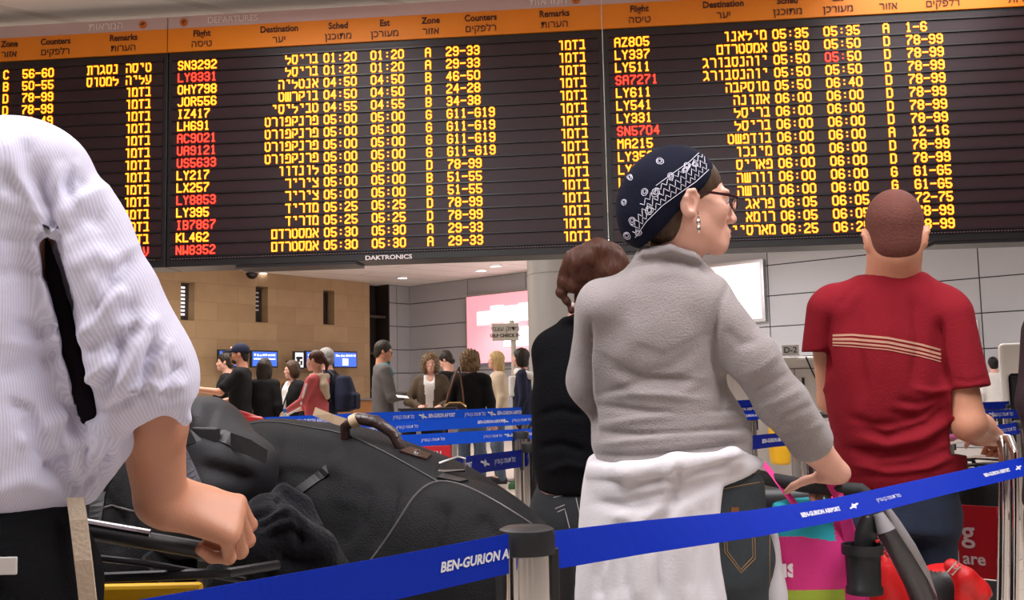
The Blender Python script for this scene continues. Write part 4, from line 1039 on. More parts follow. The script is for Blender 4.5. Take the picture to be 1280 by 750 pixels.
C1_, C2_, C3_ = w_(745, 388, 2.2), w_(736, 478, 2.27), w_(800, 560, 2.5)
S.cap(C1_, C2_, .032, .034, k=.02); S.cap(C2_, C3_, .034, .028, k=.02)
f3 = (C3_ - C2_).normalized(); b3 = (V3(0, 0, 1) - f3 * f3.z).normalized(); add_hand(S, C3_, Matrix((f3.cross(b3), f3, b3)).transposed(), .9, curl=(40, 60, 40), k=.01)
LEG = []
for px_, sg in ((795, -1), (905, 1)):
    h_ = w_(px_, 700, 2.27); kn = V3(h_.x, h_.y + .03, .48); an = V3(h_.x, h_.y - .02, .08); LEG.append((h_, kn, an))
    S.cap(h_, kn, .075, .05, k=.02); S.cap(kn, an, .05, .036, k=.02); S.cap(an, V3(an.x, an.y + .12, .045), .036, .03, k=.02)
c0 = hc2; hx = (c0.x - .13, c0.x + .15)
woman_body = S.skin('body', .006, SK(M_skin), woman, relax=1, M=M2, zones=((0, hx[0], hx[1], .0030), (1, c0.y - .12, c0.y + .12, .0032), (2, c0.z - .15, c0.z + .11, .0028)))
# grey top
S = Soft()
S.loft([(w_(843, 576, 2.25), .172, .125), (w_(840, 555, 2.25), .182, .132), (w_(833, 520, 2.26), .172, .124), (w_(822, 480, 2.26), .155, .118), (w_(820, 430, 2.25), .168, .118), (w_(821, 395, 2.24), .160, .105), (w_(822, 362, 2.24), .118, .078), (w_(826, 340, 2.24), .080, .06)], k=.03)
S.cap(w_(752, 374, 2.22), w_(884, 370, 2.21), .048, .050, k=.05)
S.chain([w_(884, 380, 2.2), w_(938, 445, 2.18), w_(977, 502, 2.2), w_(1011, 548, 2.265)], [.057, .056, .057, .0535], k=.016)
S.cap(w_(1014, 553, 2.275), w_(1028, 574, 2.31), .043, .044, k=.004, op='-')
S.chain([C1_ + V3(.012, 0, 0), C2_ + V3(.008, 0, 0), C2_.lerp(C3_, .8)], [.056, .055, .045], k=.03)
# stand-up collar
S.loft([(w_(832, 352, 2.25), .10, .075), (w_(834, 330, 2.25), .082, .068), (w_(838, 312, 2.25), .072, .064)], k=.02, rd=.004)
S.chain([w_(790, 336, 2.24), w_(806, 318, 2.2), w_(838, 312, 2.178), w_(866, 322, 2.19), w_(886, 340, 2.23)], [.010, .010, .010, .010, .010], k=.012)
S.cap(w_(856, 285, 2.26), w_(842, 326, 2.265), .064, .058, k=.006, op='-')
F2 = [([(785, 345), (790, 332), (835, 326), (876, 334), (888, 348)], 3, 0.0040),
      ([(912, 352), (900, 380), (893, 420), (896, 455), (905, 480)], 4, 0.0050),
      ([(738, 402), (734, 450), (738, 500), (745, 540)], 4, 0.0100),
      ([(760, 450), (800, 470), (840, 460), (880, 430)], 8, 0.0040),
      ([(765, 470), (800, 492), (850, 492), (896, 462)], 7, -0.0040),
      ([(800, 362), (790, 400), (800, 440)], 12, -0.0030),
      ([(860, 380), (872, 420), (862, 470)], 11, 0.0030),
      ([(906, 410), (925, 430), (948, 425)], 6, 0.0040),
      ([(925, 470), (950, 462), (975, 440)], 6, -0.0040),
      ([(938, 490), (962, 480), (990, 465)], 5, 0.0050),
      ([(950, 510), (975, 500), (1005, 485)], 5, -0.0050),
      ([(965, 530), (990, 518), (1020, 505)], 5, 0.0040),
      ([(980, 548), (1005, 540), (1035, 525)], 4, -0.0030)]
for y, a, amp, x0, x1 in ((566, 5, .010, 735, 945), (552, -5, -.009, 738, 945), (540, 6, .010, 735, 948), (527, -6, -.007, 742, 940), (514, 8, .008, 740, 925), (500, 6, -.005, 750, 890), (486, 9, .005, 745, 880), (470, 8, .003, 755, 870)):
    F2.append(([(x0 + (x1 - x0) * t, y + a * math.sin(t * 4 + y) - 8 * t) for t in np.linspace(0, 1, 8)], (3, 6), amp * .8))
F2 += [([(738, 402), (733, 450), (736, 500), (742, 545)], (4, 7), .012), ([(898, 380), (893, 420), (897, 455), (906, 495), (900, 520)], (4, 8), .010), ([(790, 430), (830, 445), (890, 415)], (5, 14), .003), ([(745, 440), (790, 470), (880, 480)], (4, 14), .004)]
F2 += [([(776, 326), (800, 324), (838, 320), (872, 328), (886, 336)], (2.5, 5), .006), ([(800, 345), (840, 340), (880, 350)], 8, -.003)]
top_o = S.skin('top', .0052, [M_grey], woman, relax=2, disp=wob(.0035, 26, 26, 30, 12), M=M2); sculpt(top_o, B2, F2)
# jeans
S = Soft()
S.loft([(w_(848, 720, 2.27), .195, .135), (w_(846, 650, 2.27), .205, .14), (w_(846, 598, 2.26), .195, .13), (w_(845, 580, 2.26), .18, .12)], k=.03)
for (h_, kn, an) in LEG: S.cap(h_, kn, .108, .078, k=.04); S.cap(kn, V3(an.x, an.y, .06), .078, .085, k=.03)
crease(S, [P(885, 740, 2.1), P(880, 700, 2.1), P(875, 660, 2.1)], .012, .010)
jeans = S.skin('jeans', .0065, [M_denim], woman, disp=wob(.003, 20, 20, 30, 4), M=M2)
q = MB()
for line in ([(905, 662), (906, 690), (926, 716), (944, 698), (943, 660)], [(908, 665), (909, 689), (926, 712), (941, 696), (940, 662)], [(900, 612), (930, 606), (966, 600)], [(900, 597), (930, 593), (962, 588)], [(958, 610), (962, 660), (962, 745)]): drape(q, jeans, line, .0011, B2)
q.build('stitching', M_stitch, jeans)
q = MB(); drape_band(q, jeans, [(918, 634), (918, 648)], .020, B2, .002); q.build('leather_label', mat('brown_leather_label', srgb(120, 70, 40), .6), jeans)
S = Soft()
for (h_, kn, an) in LEG: S.cap(an + V3(0, -.05, -.03), an + V3(0, .13, -.035), .045, .04, k=.02)
S.skin('shoes', .009, [M_black], woman, M=M2)
# white jacket tied round the hips
S = Soft()
S.loft([(w_(842, 860, 2.26), .225, .165), (w_(842, 750, 2.26), .225, .165), (w_(843, 660, 2.26), .220, .158), (w_(843, 600, 2.26), .208, .148), (w_(843, 572, 2.26), .198, .140)], k=.03)
S.chain([w_(742, 588, 2.22), w_(780, 590, 2.13), w_(845, 580, 2.115), w_(915, 570, 2.13), w_(944, 576, 2.22)], [.012, .018, .018, .016, .012], k=.03)
xc = w_(905, 650, 2.12).x; zt0 = w_(905, 610, 2.12).z; zt1 = w_(962, 588, 2.15).z; x1_ = w_(962, 588, 2.15).x
S.field(lambda X: np.maximum(xc - .000 - X[..., 0] + .012 * np.sin(X[..., 2] * 14), X[..., 2] - (zt0 + (zt1 - zt0) * np.clip((X[..., 0] - xc) / (x1_ - xc), 0, 1))), (xc - .05, 1.9, .3), (xc + .3, 2.7, 1.1), k=.012, op='-')
F3_ = [([(736, 620), (790, 640), (850, 625), (905, 600)], 7, 0.0099),
      ([(736, 605), (800, 612), (870, 598), (945, 580)], 7, -0.0066),
      ([(780, 650), (770, 690), (765, 760)], 8, 0.0110),
      ([(800, 645), (795, 700), (800, 760)], 9, -0.0088),
      ([(826, 650), (830, 700), (822, 770)], 8, 0.0110),
      ([(850, 640), (856, 700), (860, 760)], 8, -0.0066),
      ([(875, 620), (876, 680), (884, 760)], 7, 0.0077),
      ([(745, 660), (742, 720), (745, 780)], 8, -0.0077),
      ([(838, 575), (830, 620), (800, 660)], 7, -0.0077),
      ([(850, 580), (842, 625), (818, 662)], 6, 0.0088)]
F3_ += [([(735, 600), (800, 604), (870, 590), (950, 566)], (3, 8), .010), ([(735, 630), (780, 628), (850, 612), (905, 592)], (4, 8), .009), ([(760, 645), (800, 640), (850, 628)], (4, 10), -.008), ([(790, 660), (782, 700), (785, 750)], (4, 10), .012), ([(812, 655), (822, 700), (826, 750)], (4, 10), .012), ([(760, 680), (750, 720), (752, 750)], (4, 10), .010), ([(862, 640), (868, 690), (862, 750)], (4, 10), .010), ([(890, 620), (886, 680), (892, 750)], (4, 8), .008), ([(850, 625), (835, 650), (815, 690)], (3, 8), .010)]
F3_ = [(p_, w2_, a_ * .72) for p_, w2_, a_ in F3_]
tj = S.skin('tied_jacket', .0055, [M_jwhite], woman, relax=2, disp=wob(.005, 30, 20, 8, 6), M=M2); sculpt(tj, B2, F3_)
# hair under the scarf, scarf, glasses, earring
S = Soft(); Eh = lambda p, r, **k: S.ell(hp2(*p), r, R=HR, **k)
Eh((0, -.018, .026), (.0775, .098, .092), k=.01); Eh((0, -.055, -.05), (.058, .05, .055), k=.03)
Eh((0, .082, -.045), (.088, .080, .088), k=.012, op='-'); Eh((0, .035, -.085), (.10, .072, .072), k=.012, op='-')
S.skin('hair', .004, [M_hair['brown']], woman, M=M2, disp=wob(.0015, 150, 150, 60, 2))
S = Soft()
Eh((0, -.030, .034), (.0835, .100, .095), k=.02); Eh((0, -.085, -.005), (.080, .078, .085), k=.04); Eh((0, -.10, -.055), (.065, .055, .055), k=.04)
# lower front edge runs from the forehead back over the ear to the nape
nrm = (HR @ V3(0, .72, -.69)).normalized(); pp = hp2(0, .045, .055)
nr_, pp_ = _v(nrm), _v(pp)
S.field(lambda X: -((X - pp_) @ nr_), pp - V3(.4, .4, .4), pp + V3(.4, .4, .4), k=.006, op='-')
for px_, py_, a_ in ((800, 250, .004), (785, 285, .005), (812, 230, .003)): crease(S, [P(px_, py_ - 25, 2.1), P(px_ - 6, py_ + 15, 2.1)], .008, a_)
crease(S, [P(884, 222, 2.13), P(840, 252, 2.13), P(806, 285, 2.13)], .006, -.0025)
scarf = S.skin('headscarf', .0035, [M_navy], woman, relax=2, M=M2, disp=wob(.0025, 30, 30, 40, 9))
q = MB(); TH = lambda pts, r=.0009: drape(q, scarf, pts, r, B2, 4, seg=3)
def paisley(x, y, s, a=0):
    ca, sa = math.cos(a), math.sin(a)
    for rr in (1.0, .55): TH([(x + s * rr * (ca * math.cos(t) * (1.2 if math.cos(t) > 0 else .7) - sa * math.sin(t) * .8), y + s * rr * (sa * math.cos(t) * (1.2 if math.cos(t) > 0 else .7) + ca * math.sin(t) * .8)) for t in np.linspace(0, 6.28, 9)])
def zig(pts, amp, n):
    out = []; L_ = len(pts) - 1
    for i in range(n + 1):
        t = i / n * L_; k = min(int(t), L_ - 1); f_ = t - k; x = pts[k][0] * (1 - f_) + pts[k + 1][0] * f_; y = pts[k][1] * (1 - f_) + pts[k + 1][1] * f_
        out.append((x + (amp if i % 2 else -amp) * .5, y + (amp if i % 2 else -amp)))
    TH(out)
edge = [(884, 207), (868, 222), (848, 236), (826, 252), (806, 272), (792, 292)]
zig(edge, 2.6, 34); zig([(x - 2, y - 8) for x, y in edge], 3.2, 30); zig([(x - 5, y - 15) for x, y in edge[:5]], 2.4, 24)
TH([(x + 2, y + 5) for x, y in edge], .0008); TH([(x - 6, y - 20) for x, y in edge[:4]], .0008)
for (x, y, s_, a) in ((824, 201, 5, .4), (858, 207, 4.5, 0), (838, 219, 4.5, 1.2), (806, 239, 5, 1.9), (790, 275, 5, 1.4), (783, 294, 5, .8), (797, 291, 4.5, 0), (787, 221, 4, 1), (780, 252, 4, 1.6), (820, 240, 6, 2.2), (857, 212, 4, 2.6), (868, 205, 4, .5), (812, 262, 6, 2.0)): paisley(x, y, s_, a)
q.build('printed_pattern', mat('white_print', srgb(214, 212, 226), .8), scarf)
M_frame = mat('dark_red_spectacle_frame', (.035, .008, .010), .25); gl = empty('glasses', (0, 0, 0)); gl.parent = woman
q = MB()
for sg in (-1, 1):
    hpv = lambda x, y, z: hp2(x, y, z) - B2
    ring = [hpv(.033 * sg + .024 * math.cos(t), .1005 - .008 * abs(math.cos(t)) * (1 if math.cos(t) * sg > 0 else 0), -.006 + .0155 * math.sin(t)) for t in np.linspace(0, 6.283, 17)[:-1]]
    q.tube(ring, .0022, 6, closed=True)
    q.tube([hpv(.057 * sg, .093, .002), hpv(.073 * sg, .07, .003), hpv(.079 * sg, .02, .006), hpv(.078 * sg, -.008, .004)], [.0038, .0036, .003, .0028], 6)
q.tube([hpv(-.010, .1015, -.002), hpv(0, .1045, 0), hpv(.010, .1015, -.002)], .0022, 6); q.build('spectacle_frame', M_frame, gl, True)
M_lensg = mat('spectacle_glass', (.9, .9, .92), .05); M_lensg.node_tree.nodes['Principled BSDF'].inputs['Transmission Weight'].default_value = .95
q = MB()
for sg in (-1, 1): q.poly([hpv(.033 * sg + .0225 * math.cos(t), .100 - .007 * max(0, math.cos(t) * sg), -.006 + .014 * math.sin(t)) for t in np.linspace(0, 6.283, 17)[:-1]])
q.build('lens', M_lensg, gl)
ear0 = hp2(.079, -.006, -.036) - B2; q = MB()
q.tube([ear0, ear0 + V3(0, 0, -.012)], .0009, 5); q.lathe([(0, .0), (.0028, -.003), (.0022, -.008), (.0045, -.012), (.0050, -.018), (.0020, -.022), (.0036, -.026), (.0046, -.032), (.0020, -.038), (0, -.041)], 10, tuple(ear0 + V3(0, 0, -.010)))
q.build('earring', M_silver, woman, True)
# ------------------------------------------------------------------ woman in black behind the headscarf
M_blackknit = mat('black_knit', (.0055, .0055, .007), .95, spec=.08, bump=.3, bscale=160)
DB = 3.0; B3 = P(737, 500, DB); B3.z = 0; M3 = at_base(B3)
wb = empty('person', B3, 0, 'woman in black jumper with auburn pinned-up hair, half hidden by the grey top', 'person')
b_p = lambda px, py, d=DB: P(px, py, d)
S = Soft(); hcb = b_p(752, 352, 3.0); HB = frame((.62, .75, -.2)); add_head(S, hcb, HB, .98, b_p(728, 408, 2.98), .05, female=True)
S.loft([(b_p(735, 620), .15, .1), (b_p(735, 480), .14, .1), (b_p(735, 410), .10, .06)], k=.03)
for sg, e_, w2 in ((-1, b_p(700, 490, 3.05), b_p(745, 560, 3.3)), (1, b_p(800, 500, 3.05), b_p(800, 570, 3.3))):
    s0 = b_p(735 + 52 * sg, 435); S.cap(s0, e_, .04, .038, k=.02); S.cap(e_, w2, .038, .028, k=.02)
    f3 = (w2 - e_).normalized(); b3 = (V3(0, 0, 1) - f3 * f3.z).normalized(); add_hand(S, w2, Matrix((f3.cross(b3), f3, b3)).transposed(), .9, k=.01)
LB = []
for sg in (-1, 1):
    h_ = b_p(737 + 32 * sg, 640, 3.02); kn = V3(h_.x, h_.y + .02, .46); an = V3(h_.x, h_.y - .02, .08); LB.append((h_, kn, an))
    S.cap(h_, kn, .07, .05, k=.02); S.cap(kn, an, .05, .036, k=.02); S.cap(an, V3(an.x, an.y + .12, .045), .036, .03, k=.02)
S.skin('body', .008, SK(M_skin), wb, relax=1, M=M3)
S = Soft()
S.loft([(b_p(735, 612), .150, .11), (b_p(732, 570), .162, .125), (b_p(731, 500), .165, .13), (b_p(732, 450), .152, .12), (b_p(734, 415), .115, .085), (b_p(732, 395), .06, .06)], k=.03)
S.cap(b_p(708, 436), b_p(775, 432), .06, .06, k=.05); S.torus(b_p(728, 398, 2.98), .052, .016, axis=(-.25, .1, 1), k=.015)
for sg, e_, w2 in ((-1, b_p(702, 490, 3.03), b_p(745, 560, 3.3)), (1, b_p(800, 500, 3.05), b_p(800, 570, 3.3))):
    s0 = b_p(735 + 47 * sg, 438); S.chain([s0, e_, e_.lerp(w2, .9)], [.058, .054, .042], k=.03)
S.cap(b_p(728, 380, 2.98), b_p(740, 350, 2.98), .05, .05, k=.01, op='-')
F5 = [([(672, 520), (700, 512), (730, 520)], 5, 0.0091),
      ([(672, 560), (700, 555), (735, 566)], 5, 0.0104),
      ([(680, 590), (710, 580), (740, 588)], 5, -0.0078)]
sculpt(S.skin('jumper', .007, [M_blackknit], wb, disp=wob(.004, 20, 20, 26, 2), M=M3), B3, F5)
S = Soft(); S.loft([(b_p(738, 660, 3.02), .175, .14), (b_p(737, 635, 3.02), .172, .138), (b_p(736, 605, 3.01), .150, .115)], k=.03)
for (h_, kn, an) in LB: S.cap(h_, kn, .10, .075, k=.04); S.cap(kn, V3(an.x, an.y, .06), .075, .075, k=.03)
jb = S.skin('jeans', .0075, [mat('black_denim', (.012, .014, .018), .85, bump=.3, bscale=300, var=.3, vscale=25)], wb, M=M3)
q = MB()
for line in ([(692, 622), (715, 616), (738, 612)], [(694, 636), (706, 631)], [(697, 640), (706, 636), (712, 660)], [(720, 622), (724, 640), (728, 660)]): drape(q, jb, line, .0014, B3)
q.build('stitching', mat('white_stitching', srgb(170, 165, 165), .8), jb)
S = Soft()
for (h_, kn, an) in LB: S.cap(an + V3(0, -.05, -.03), an + V3(0, .13, -.035), .045, .04, k=.02)
S.skin('shoes', .01, [M_black], wb, M=M3)
S = Soft(); S.ell(hcb + V3(-.004, -.012, .030), (.090, .098, .098), k=.02); S.ell(b_p(736, 376, 2.98), (.045, .05, .06), k=.03)
S.chain([b_p(745, 312, 2.93), b_p(722, 328, 2.93), b_p(708, 345, 2.94)], [.035, .038, .026], k=.03)
for x, y, r in ((712, 338, .030), (706, 352, .026), (702, 366, .018), (716, 356, .030), (724, 345, .036), (708, 376, .014), (714, 388, .012), (728, 322, .03)): S.ell(b_p(x, y, 2.93), (r, r * .9, r), k=.006)
S.ell(hcb + HB @ V3(0, .10, -.03), (.07, .07, .10), R=HB, k=.012, op='-')
S.skin('hair', .006, [M_hair['auburn']], wb, disp=wob(.006, 90, 90, 70, 5, 4), M=M3)
q = MB(); e0 = b_p(716, 381, 2.93) - B3; q.lathe([(0, .008), (.006, .004), (.007, -.002), (.004, -.008), (0, -.010)], 10, tuple(e0)); q.build('earring', mat('white_earring', srgb(224, 205, 205), .4), wb, True)

# ------------------------------------------------------------------ man in the dark red T-shirt
M_red = mat('dark_red_cotton', srgb(128, 24, 36), .9, spec=.15, bump=.2, bscale=200, var=.06, vscale=12)
M_blue = mat('blue_jeans', (.020, .032, .065), .85, bump=.3, bscale=300, var=.4, vscale=16)
DM = 2.85; B4 = P(1118, 500, DM); B4.z = 0; M4 = at_base(B4)
mr = empty('person', B4, 0, 'crop-haired man in dark red T-shirt with cream stripes seen from behind', 'person')
m_p = lambda px, py, d=DM: P(px, py, d)
S = Soft(); hcm = m_p(1117, 290, 2.86); HM = frame((.24, .97, .0)); add_head(S, hcm, HM, 1.04, m_p(1116, 352, 2.92), .064, fine=True)
S.cap(m_p(1117, 310, 2.89), m_p(1116, 350, 2.92), .064, .070, k=.03)
S.loft([(m_p(1122, 600, 2.9), .16, .1), (m_p(1112, 480, 2.9), .15, .1), (m_p(1112, 380, 2.9), .16, .08), (m_p(1113, 352, 2.9), .10, .06)], k=.03)
R1, R2, R3 = m_p(1188, 394, 2.83), m_p(1211, 530, 2.78), m_p(1240, 545, 3.04)
S.cap(R1, R2, .040, .046, k=.02); S.cap(R2, R2.lerp(R3, .4), .046, .046, k=.02); S.cap(R2.lerp(R3, .4), R3, .046, .032, k=.02)
fm = (R3 - R2).normalized(); bm_ = V3(.4, 0, 1); bm_ = (bm_ - fm * bm_.dot(fm)).normalized()
add_hand(S, R3, Matrix((-fm.cross(bm_), fm, bm_)).transposed(), 1.0, curl=(45, 70, 40), k=.008)
L1, L2, L3 = m_p(1032, 388, 2.9), m_p(1040, 500, 3.02), m_p(1085, 545, 3.25)
S.cap(L1, L2, .05, .042, k=.02); S.cap(L2, L3, .042, .03, k=.02)
fm = (L3 - L2).normalized(); bm_ = (V3(0, 0, 1) - fm * fm.z).normalized(); add_hand(S, L3, Matrix((fm.cross(bm_), fm, bm_)).transposed(), 1.0, curl=(45, 70, 40), k=.008)
LM = []
for px_ in (1088, 1157):
    h_ = m_p(px_, 650, 2.9); kn = V3(h_.x, h_.y + .02, .48); an = V3(h_.x, h_.y - .02, .08); LM.append((h_, kn, an))
    S.cap(h_, kn, .075, .055, k=.02); S.cap(kn, an, .055, .04, k=.02); S.cap(an, V3(an.x, an.y + .12, .045), .04, .03, k=.02)
S.skin('body', .007, SK(M_skin3), mr, relax=2, M=M4, zones=((2, hcm.z - .12, hcm.z + .12, .0042), (0, hcm.x - .09, hcm.x + .09, .0045)))
S = Soft()
S.loft([(m_p(1131, 604, 2.9), .172, .125), (m_p(1126, 575, 2.9), .180, .13), (m_p(1116, 525, 2.9), .182, .13), (m_p(1108, 460, 2.9), .182, .13), (m_p(1106, 410, 2.9), .192, .122), (m_p(1109, 378, 2.9), .170, .095), (m_p(1112, 354, 2.9), .115, .085), (m_p(1113, 343, 2.9), .092, .080)], side=(1, -.05, 0), k=.03)
S.cap(m_p(1045, 378, 2.9), m_p(1180, 384, 2.86), .058, .060, k=.06)
S.chain([m_p(1188, 396, 2.83), m_p(1215, 515, 2.775)], [.064, .064], k=.03); S.cap(m_p(1209, 480, 2.785), m_p(1216, 520, 2.775), .045, .047, k=.004, op='-')
pA, nA, xA = _v(m_p(1210, 486, 2.785)), _v(V3(.10, -.05, -1).normalized()), m_p(1184, 480, 2.8).x
S.field(lambda X: np.maximum(-((X - pA) @ nA), xA - X[..., 0]), m_p(1184, 560, 2.7) - V3(0, .1, 0), m_p(1260, 470, 2.9) + V3(0, .1, 0), k=.004, op='-')
S.chain([m_p(1034, 388, 2.9), m_p(1021, 462, 2.93)], [.060, .052], k=.03); S.cap(m_p(1023, 436, 2.93), m_p(1022, 470, 2.95), .040, .042, k=.004, op='-')
pB, nB, xB = _v(m_p(1018, 442, 2.92)), _v(V3(-.05, 0, -1).normalized()), m_p(1031, 445, 2.9).x
S.field(lambda X: np.maximum(-((X - pB) @ nB), X[..., 0] - xB), m_p(980, 500, 2.8) - V3(0, .1, 0), m_p(1033, 430, 3.05) + V3(0, .1, 0), k=.004, op='-')
S.cap(m_p(1117, 285, 2.87), m_p(1114, 322, 2.88), .080, .080, k=.006, op='-')
F4 = [([(1176, 400), (1178, 440), (1184, 480)], 3, 0.0130),
      ([(1038, 400), (1032, 440), (1036, 470)], 4, 0.0104),
      ([(1060, 520), (1090, 532), (1125, 530), (1165, 512)], 6, 0.0104),
      ([(1070, 545), (1110, 556), (1150, 548), (1190, 524)], 6, -0.0091),
      ([(1058, 560), (1100, 575), (1150, 568), (1195, 545)], 5, 0.0104),
      ([(1062, 580), (1110, 590), (1160, 585), (1200, 565)], 4, -0.0078),
      ([(1120, 500), (1150, 505), (1185, 495)], 5, 0.0078),
      ([(1140, 485), (1165, 490), (1190, 486)], 4, -0.0065),
      ([(1075, 350), (1070, 400), (1078, 470), (1072, 520)], 9, 0.0052),
      ([(1140, 360), (1146, 420), (1140, 480)], 9, 0.0052),
      ([(1050, 385), (1062, 365), (1080, 350)], 5, 0.0039),
      ([(1062, 597), (1130, 596), (1204, 578)], 3, 0.0026),
      ([(1190, 474), (1212, 478), (1236, 472)], 3, 0.0026)]
F4 += [([(1070, 535), (1110, 545), (1160, 530), (1190, 505)], (4, 10), .012), ([(1060, 560), (1110, 566), (1160, 556), (1198, 530)], (4, 10), .012), ([(1090, 585), (1140, 580), (1200, 556)], (4, 8), .010), ([(1110, 515), (1150, 522), (1185, 500)], (4, 9), .010),
       ([(1176, 395), (1174, 440), (1186, 485)], (4, 8), .012), ([(1038, 390), (1031, 430), (1036, 470)], (4, 8), .010), ([(1080, 360), (1072, 420), (1084, 500)], (5, 16), .006), ([(1140, 365), (1150, 430), (1138, 490)], (16, 5), .006), ([(1105, 365), (1108, 420), (1100, 480)], (12, 12), -.004)]
tee = S.skin('t_shirt', .0065, [M_red], mr, relax=2, disp=wob(.003, 16, 16, 20, 15), M=M4); sculpt(tee, B4, F4)
q = MB()
for dy, wd in ((-5.5, .006), (0, .007), (5, .0055), (9, .003)): drape_band(q, tee, [(1041, 424 + dy * .85), (1065, 424 + dy), (1110, 428 + dy), (1150, 436 + dy), (1176, 443 + dy)], wd, B4, .0012, 5)
q.build('back_stripes', mat('cream_print', srgb(190, 142, 120), .85), tee)
S = Soft(); S.loft([(m_p(1123, 660, 2.9), .160, .122), (m_p(1125, 620, 2.9), .164, .120), (m_p(1127, 592, 2.9), .160, .115)], k=.03)
for (h_, kn, an) in LM: S.cap(h_, kn, .090, .076, k=.04); S.cap(kn, V3(an.x, an.y, .06), .076, .072, k=.03)
S.skin('jeans', .008, [M_blue], mr, disp=wob(.005, 18, 18, 24, 4), M=M4)
S = Soft()
for (h_, kn, an) in LM: S.cap(an + V3(0, -.05, -.03), an + V3(0, .14, -.035), .045, .04, k=.02)
S.skin('shoes', .01, [M_black], mr, M=M4)
S = Soft(); Em = lambda p, r, **k: S.ell(hcm + HM @ (V3(*p) * 1.04), [t * 1.04 for t in r], R=HM, **k)
Em((0, -.019, .026), (.0765, .0985, .0905), k=.01); Em((0, -.050, -.042), (.059, .049, .051), k=.03)
Em((0, .085, -.035), (.085, .075, .085), k=.012, op='-'); Em((0, .030, -.080), (.10, .066, .062), k=.012, op='-')
S.skin('hair', .0045, [mat('cropped_brown_hair', srgb(100, 52, 42), .8, bump=.4, bscale=220, var=.3, vscale=120)], mr, M=M4)
S = Soft(); Em((0, .055, -.085), (.055, .05, .035), k=.02); Em((0, .03, -.02), (.07, .09, .045), k=.01, op='-')
# ------------------------------------------------------------------ person at the right edge
DE = 2.5; EX = 20; B5 = P(1350, 500, DE); B5.z = 0; M5 = at_base(B5)
pe = empty('person', B5, 0, 'person in a dark maroon jacket cut off by the right edge beside the chrome trolley', 'person')
e_p = lambda px, py, d=DE: P(px + EX, py, d)
S = Soft(); hce = e_p(1365, 300); add_head(S, hce, frame((.2, 1, 0)), .98, e_p(1362, 370), .055)
S.loft([(e_p(1355, 620), .16, .1), (e_p(1355, 400), .15, .09), (e_p(1358, 372), .1, .06)], k=.03)
AE = {}
for sg, e_, w2 in ((-1, e_p(1286, 505, 2.48), e_p(1315, 575, 2.72)), (1, e_p(1432, 500, 2.5), e_p(1440, 590, 2.6))):
    s0 = e_p(1355 + 62 * sg, 415); AE[sg] = (s0, e_, w2); S.cap(s0, e_, .045, .04, k=.02); S.cap(e_, w2, .04, .028, k=.02)
    f3 = (w2 - e_).normalized(); b3 = (V3(.3, .4, 1)); b3 = (b3 - f3 * b3.dot(f3)).normalized(); add_hand(S, w2, Matrix((f3.cross(b3), f3, b3)).transposed(), .95, k=.01)
LE = []
for px_ in (1318, 1392):
    h_ = e_p(px_, 650); kn = V3(h_.x, h_.y + .02, .48); an = V3(h_.x, h_.y - .02, .08); LE.append((h_, kn, an)); S.cap(h_, kn, .07, .05, k=.02); S.cap(kn, an, .05, .036, k=.02); S.cap(an, V3(an.x, an.y + .12, .045), .036, .03, k=.02)
S.skin('body', .009, SK(M_skin), pe, relax=1, M=M5)
S = Soft(); S.loft([(e_p(1355, 640), .18, .13), (e_p(1355, 560), .178, .13), (e_p(1355, 440), .178, .125), (e_p(1356, 400), .15, .09), (e_p(1358, 375), .08, .065)], k=.03)
for sg in (-1, 1): s0, e_, w2 = AE[sg]; S.chain([s0, e_, e_.lerp(w2, .9)], [.066, .060, .045], k=.03)
S.cap(e_p(1362, 365), hce, .056, .05, k=.01, op='-')
S.skin('jacket', .009, [mat('dark_maroon_cloth', (.022, .008, .012), .85, bump=.2, bscale=150)], pe, disp=wob(.005, 16, 16, 24, 3), M=M5)
S = Soft(); S.loft([(e_p(1355, 690), .17, .125), (e_p(1355, 630), .165, .12)], k=.03)
for (h_, kn, an) in LE: S.cap(h_, kn, .095, .075, k=.04); S.cap(kn, V3(an.x, an.y, .06), .075, .07, k=.03)
S.skin('trousers', .009, [M_blacktr], pe, M=M5)
S = Soft()
for (h_, kn, an) in LE: S.cap(an + V3(0, -.05, -.03), an + V3(0, .13, -.035), .045, .04, k=.02)
S.skin('shoes', .01, [M_black], pe, M=M5)
hair_mesh(pe, hce - B5, frame((.2, 1, 0)), .98, 'short', M_hair['dark'], .009)
# ------------------------------------------------------------------ retractable belt barriers
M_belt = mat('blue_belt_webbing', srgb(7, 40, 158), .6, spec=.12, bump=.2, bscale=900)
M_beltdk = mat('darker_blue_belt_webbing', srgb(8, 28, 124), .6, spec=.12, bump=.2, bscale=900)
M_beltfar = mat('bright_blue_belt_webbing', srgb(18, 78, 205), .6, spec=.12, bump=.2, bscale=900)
M_print = mat('white_belt_print', srgb(205, 205, 215), .6)
def make_post(z=.955):
    r_ = empty('barrier_post')
    q = MB(); q.lathe([(0, 0), (.165, 0), (.165, .008), (.15, .016), (.05, .028), (.036, .034), (0, .034)], 32); q.build('base_plate', M_darkmetal, r_, True)
    q = MB(); q.lathe([(.0315, .03), (.0315, z - .035)], 32); q.build('pole', M_chrome, r_, True)
    q = MB(); q.lathe([(.0315, z - .036), (.0375, z - .034), (.0378, z - .010), (.036, z - .003), (.030, z), (0, z)], 32); q.build('cap', M_black, r_, True)
    q = MB()
    for a in (.2, 2.9): 
        M_ = Matrix.Rotation(a, 4, 'Z'); q = MB(); q.box((.029, -.011, z - .10), (.041, .011, z - .028), 0, M_); q.build('belt_slot', M_black, r_, bevel=.002)
    return r_
proto_post = make_post(); used_post = [False]
def post(loc, label, group='barrier posts'):
    o = copy_tree(proto_post)
    o.location = (loc[0], loc[1], 0); tag(o, label, 'barrier post', group); return o
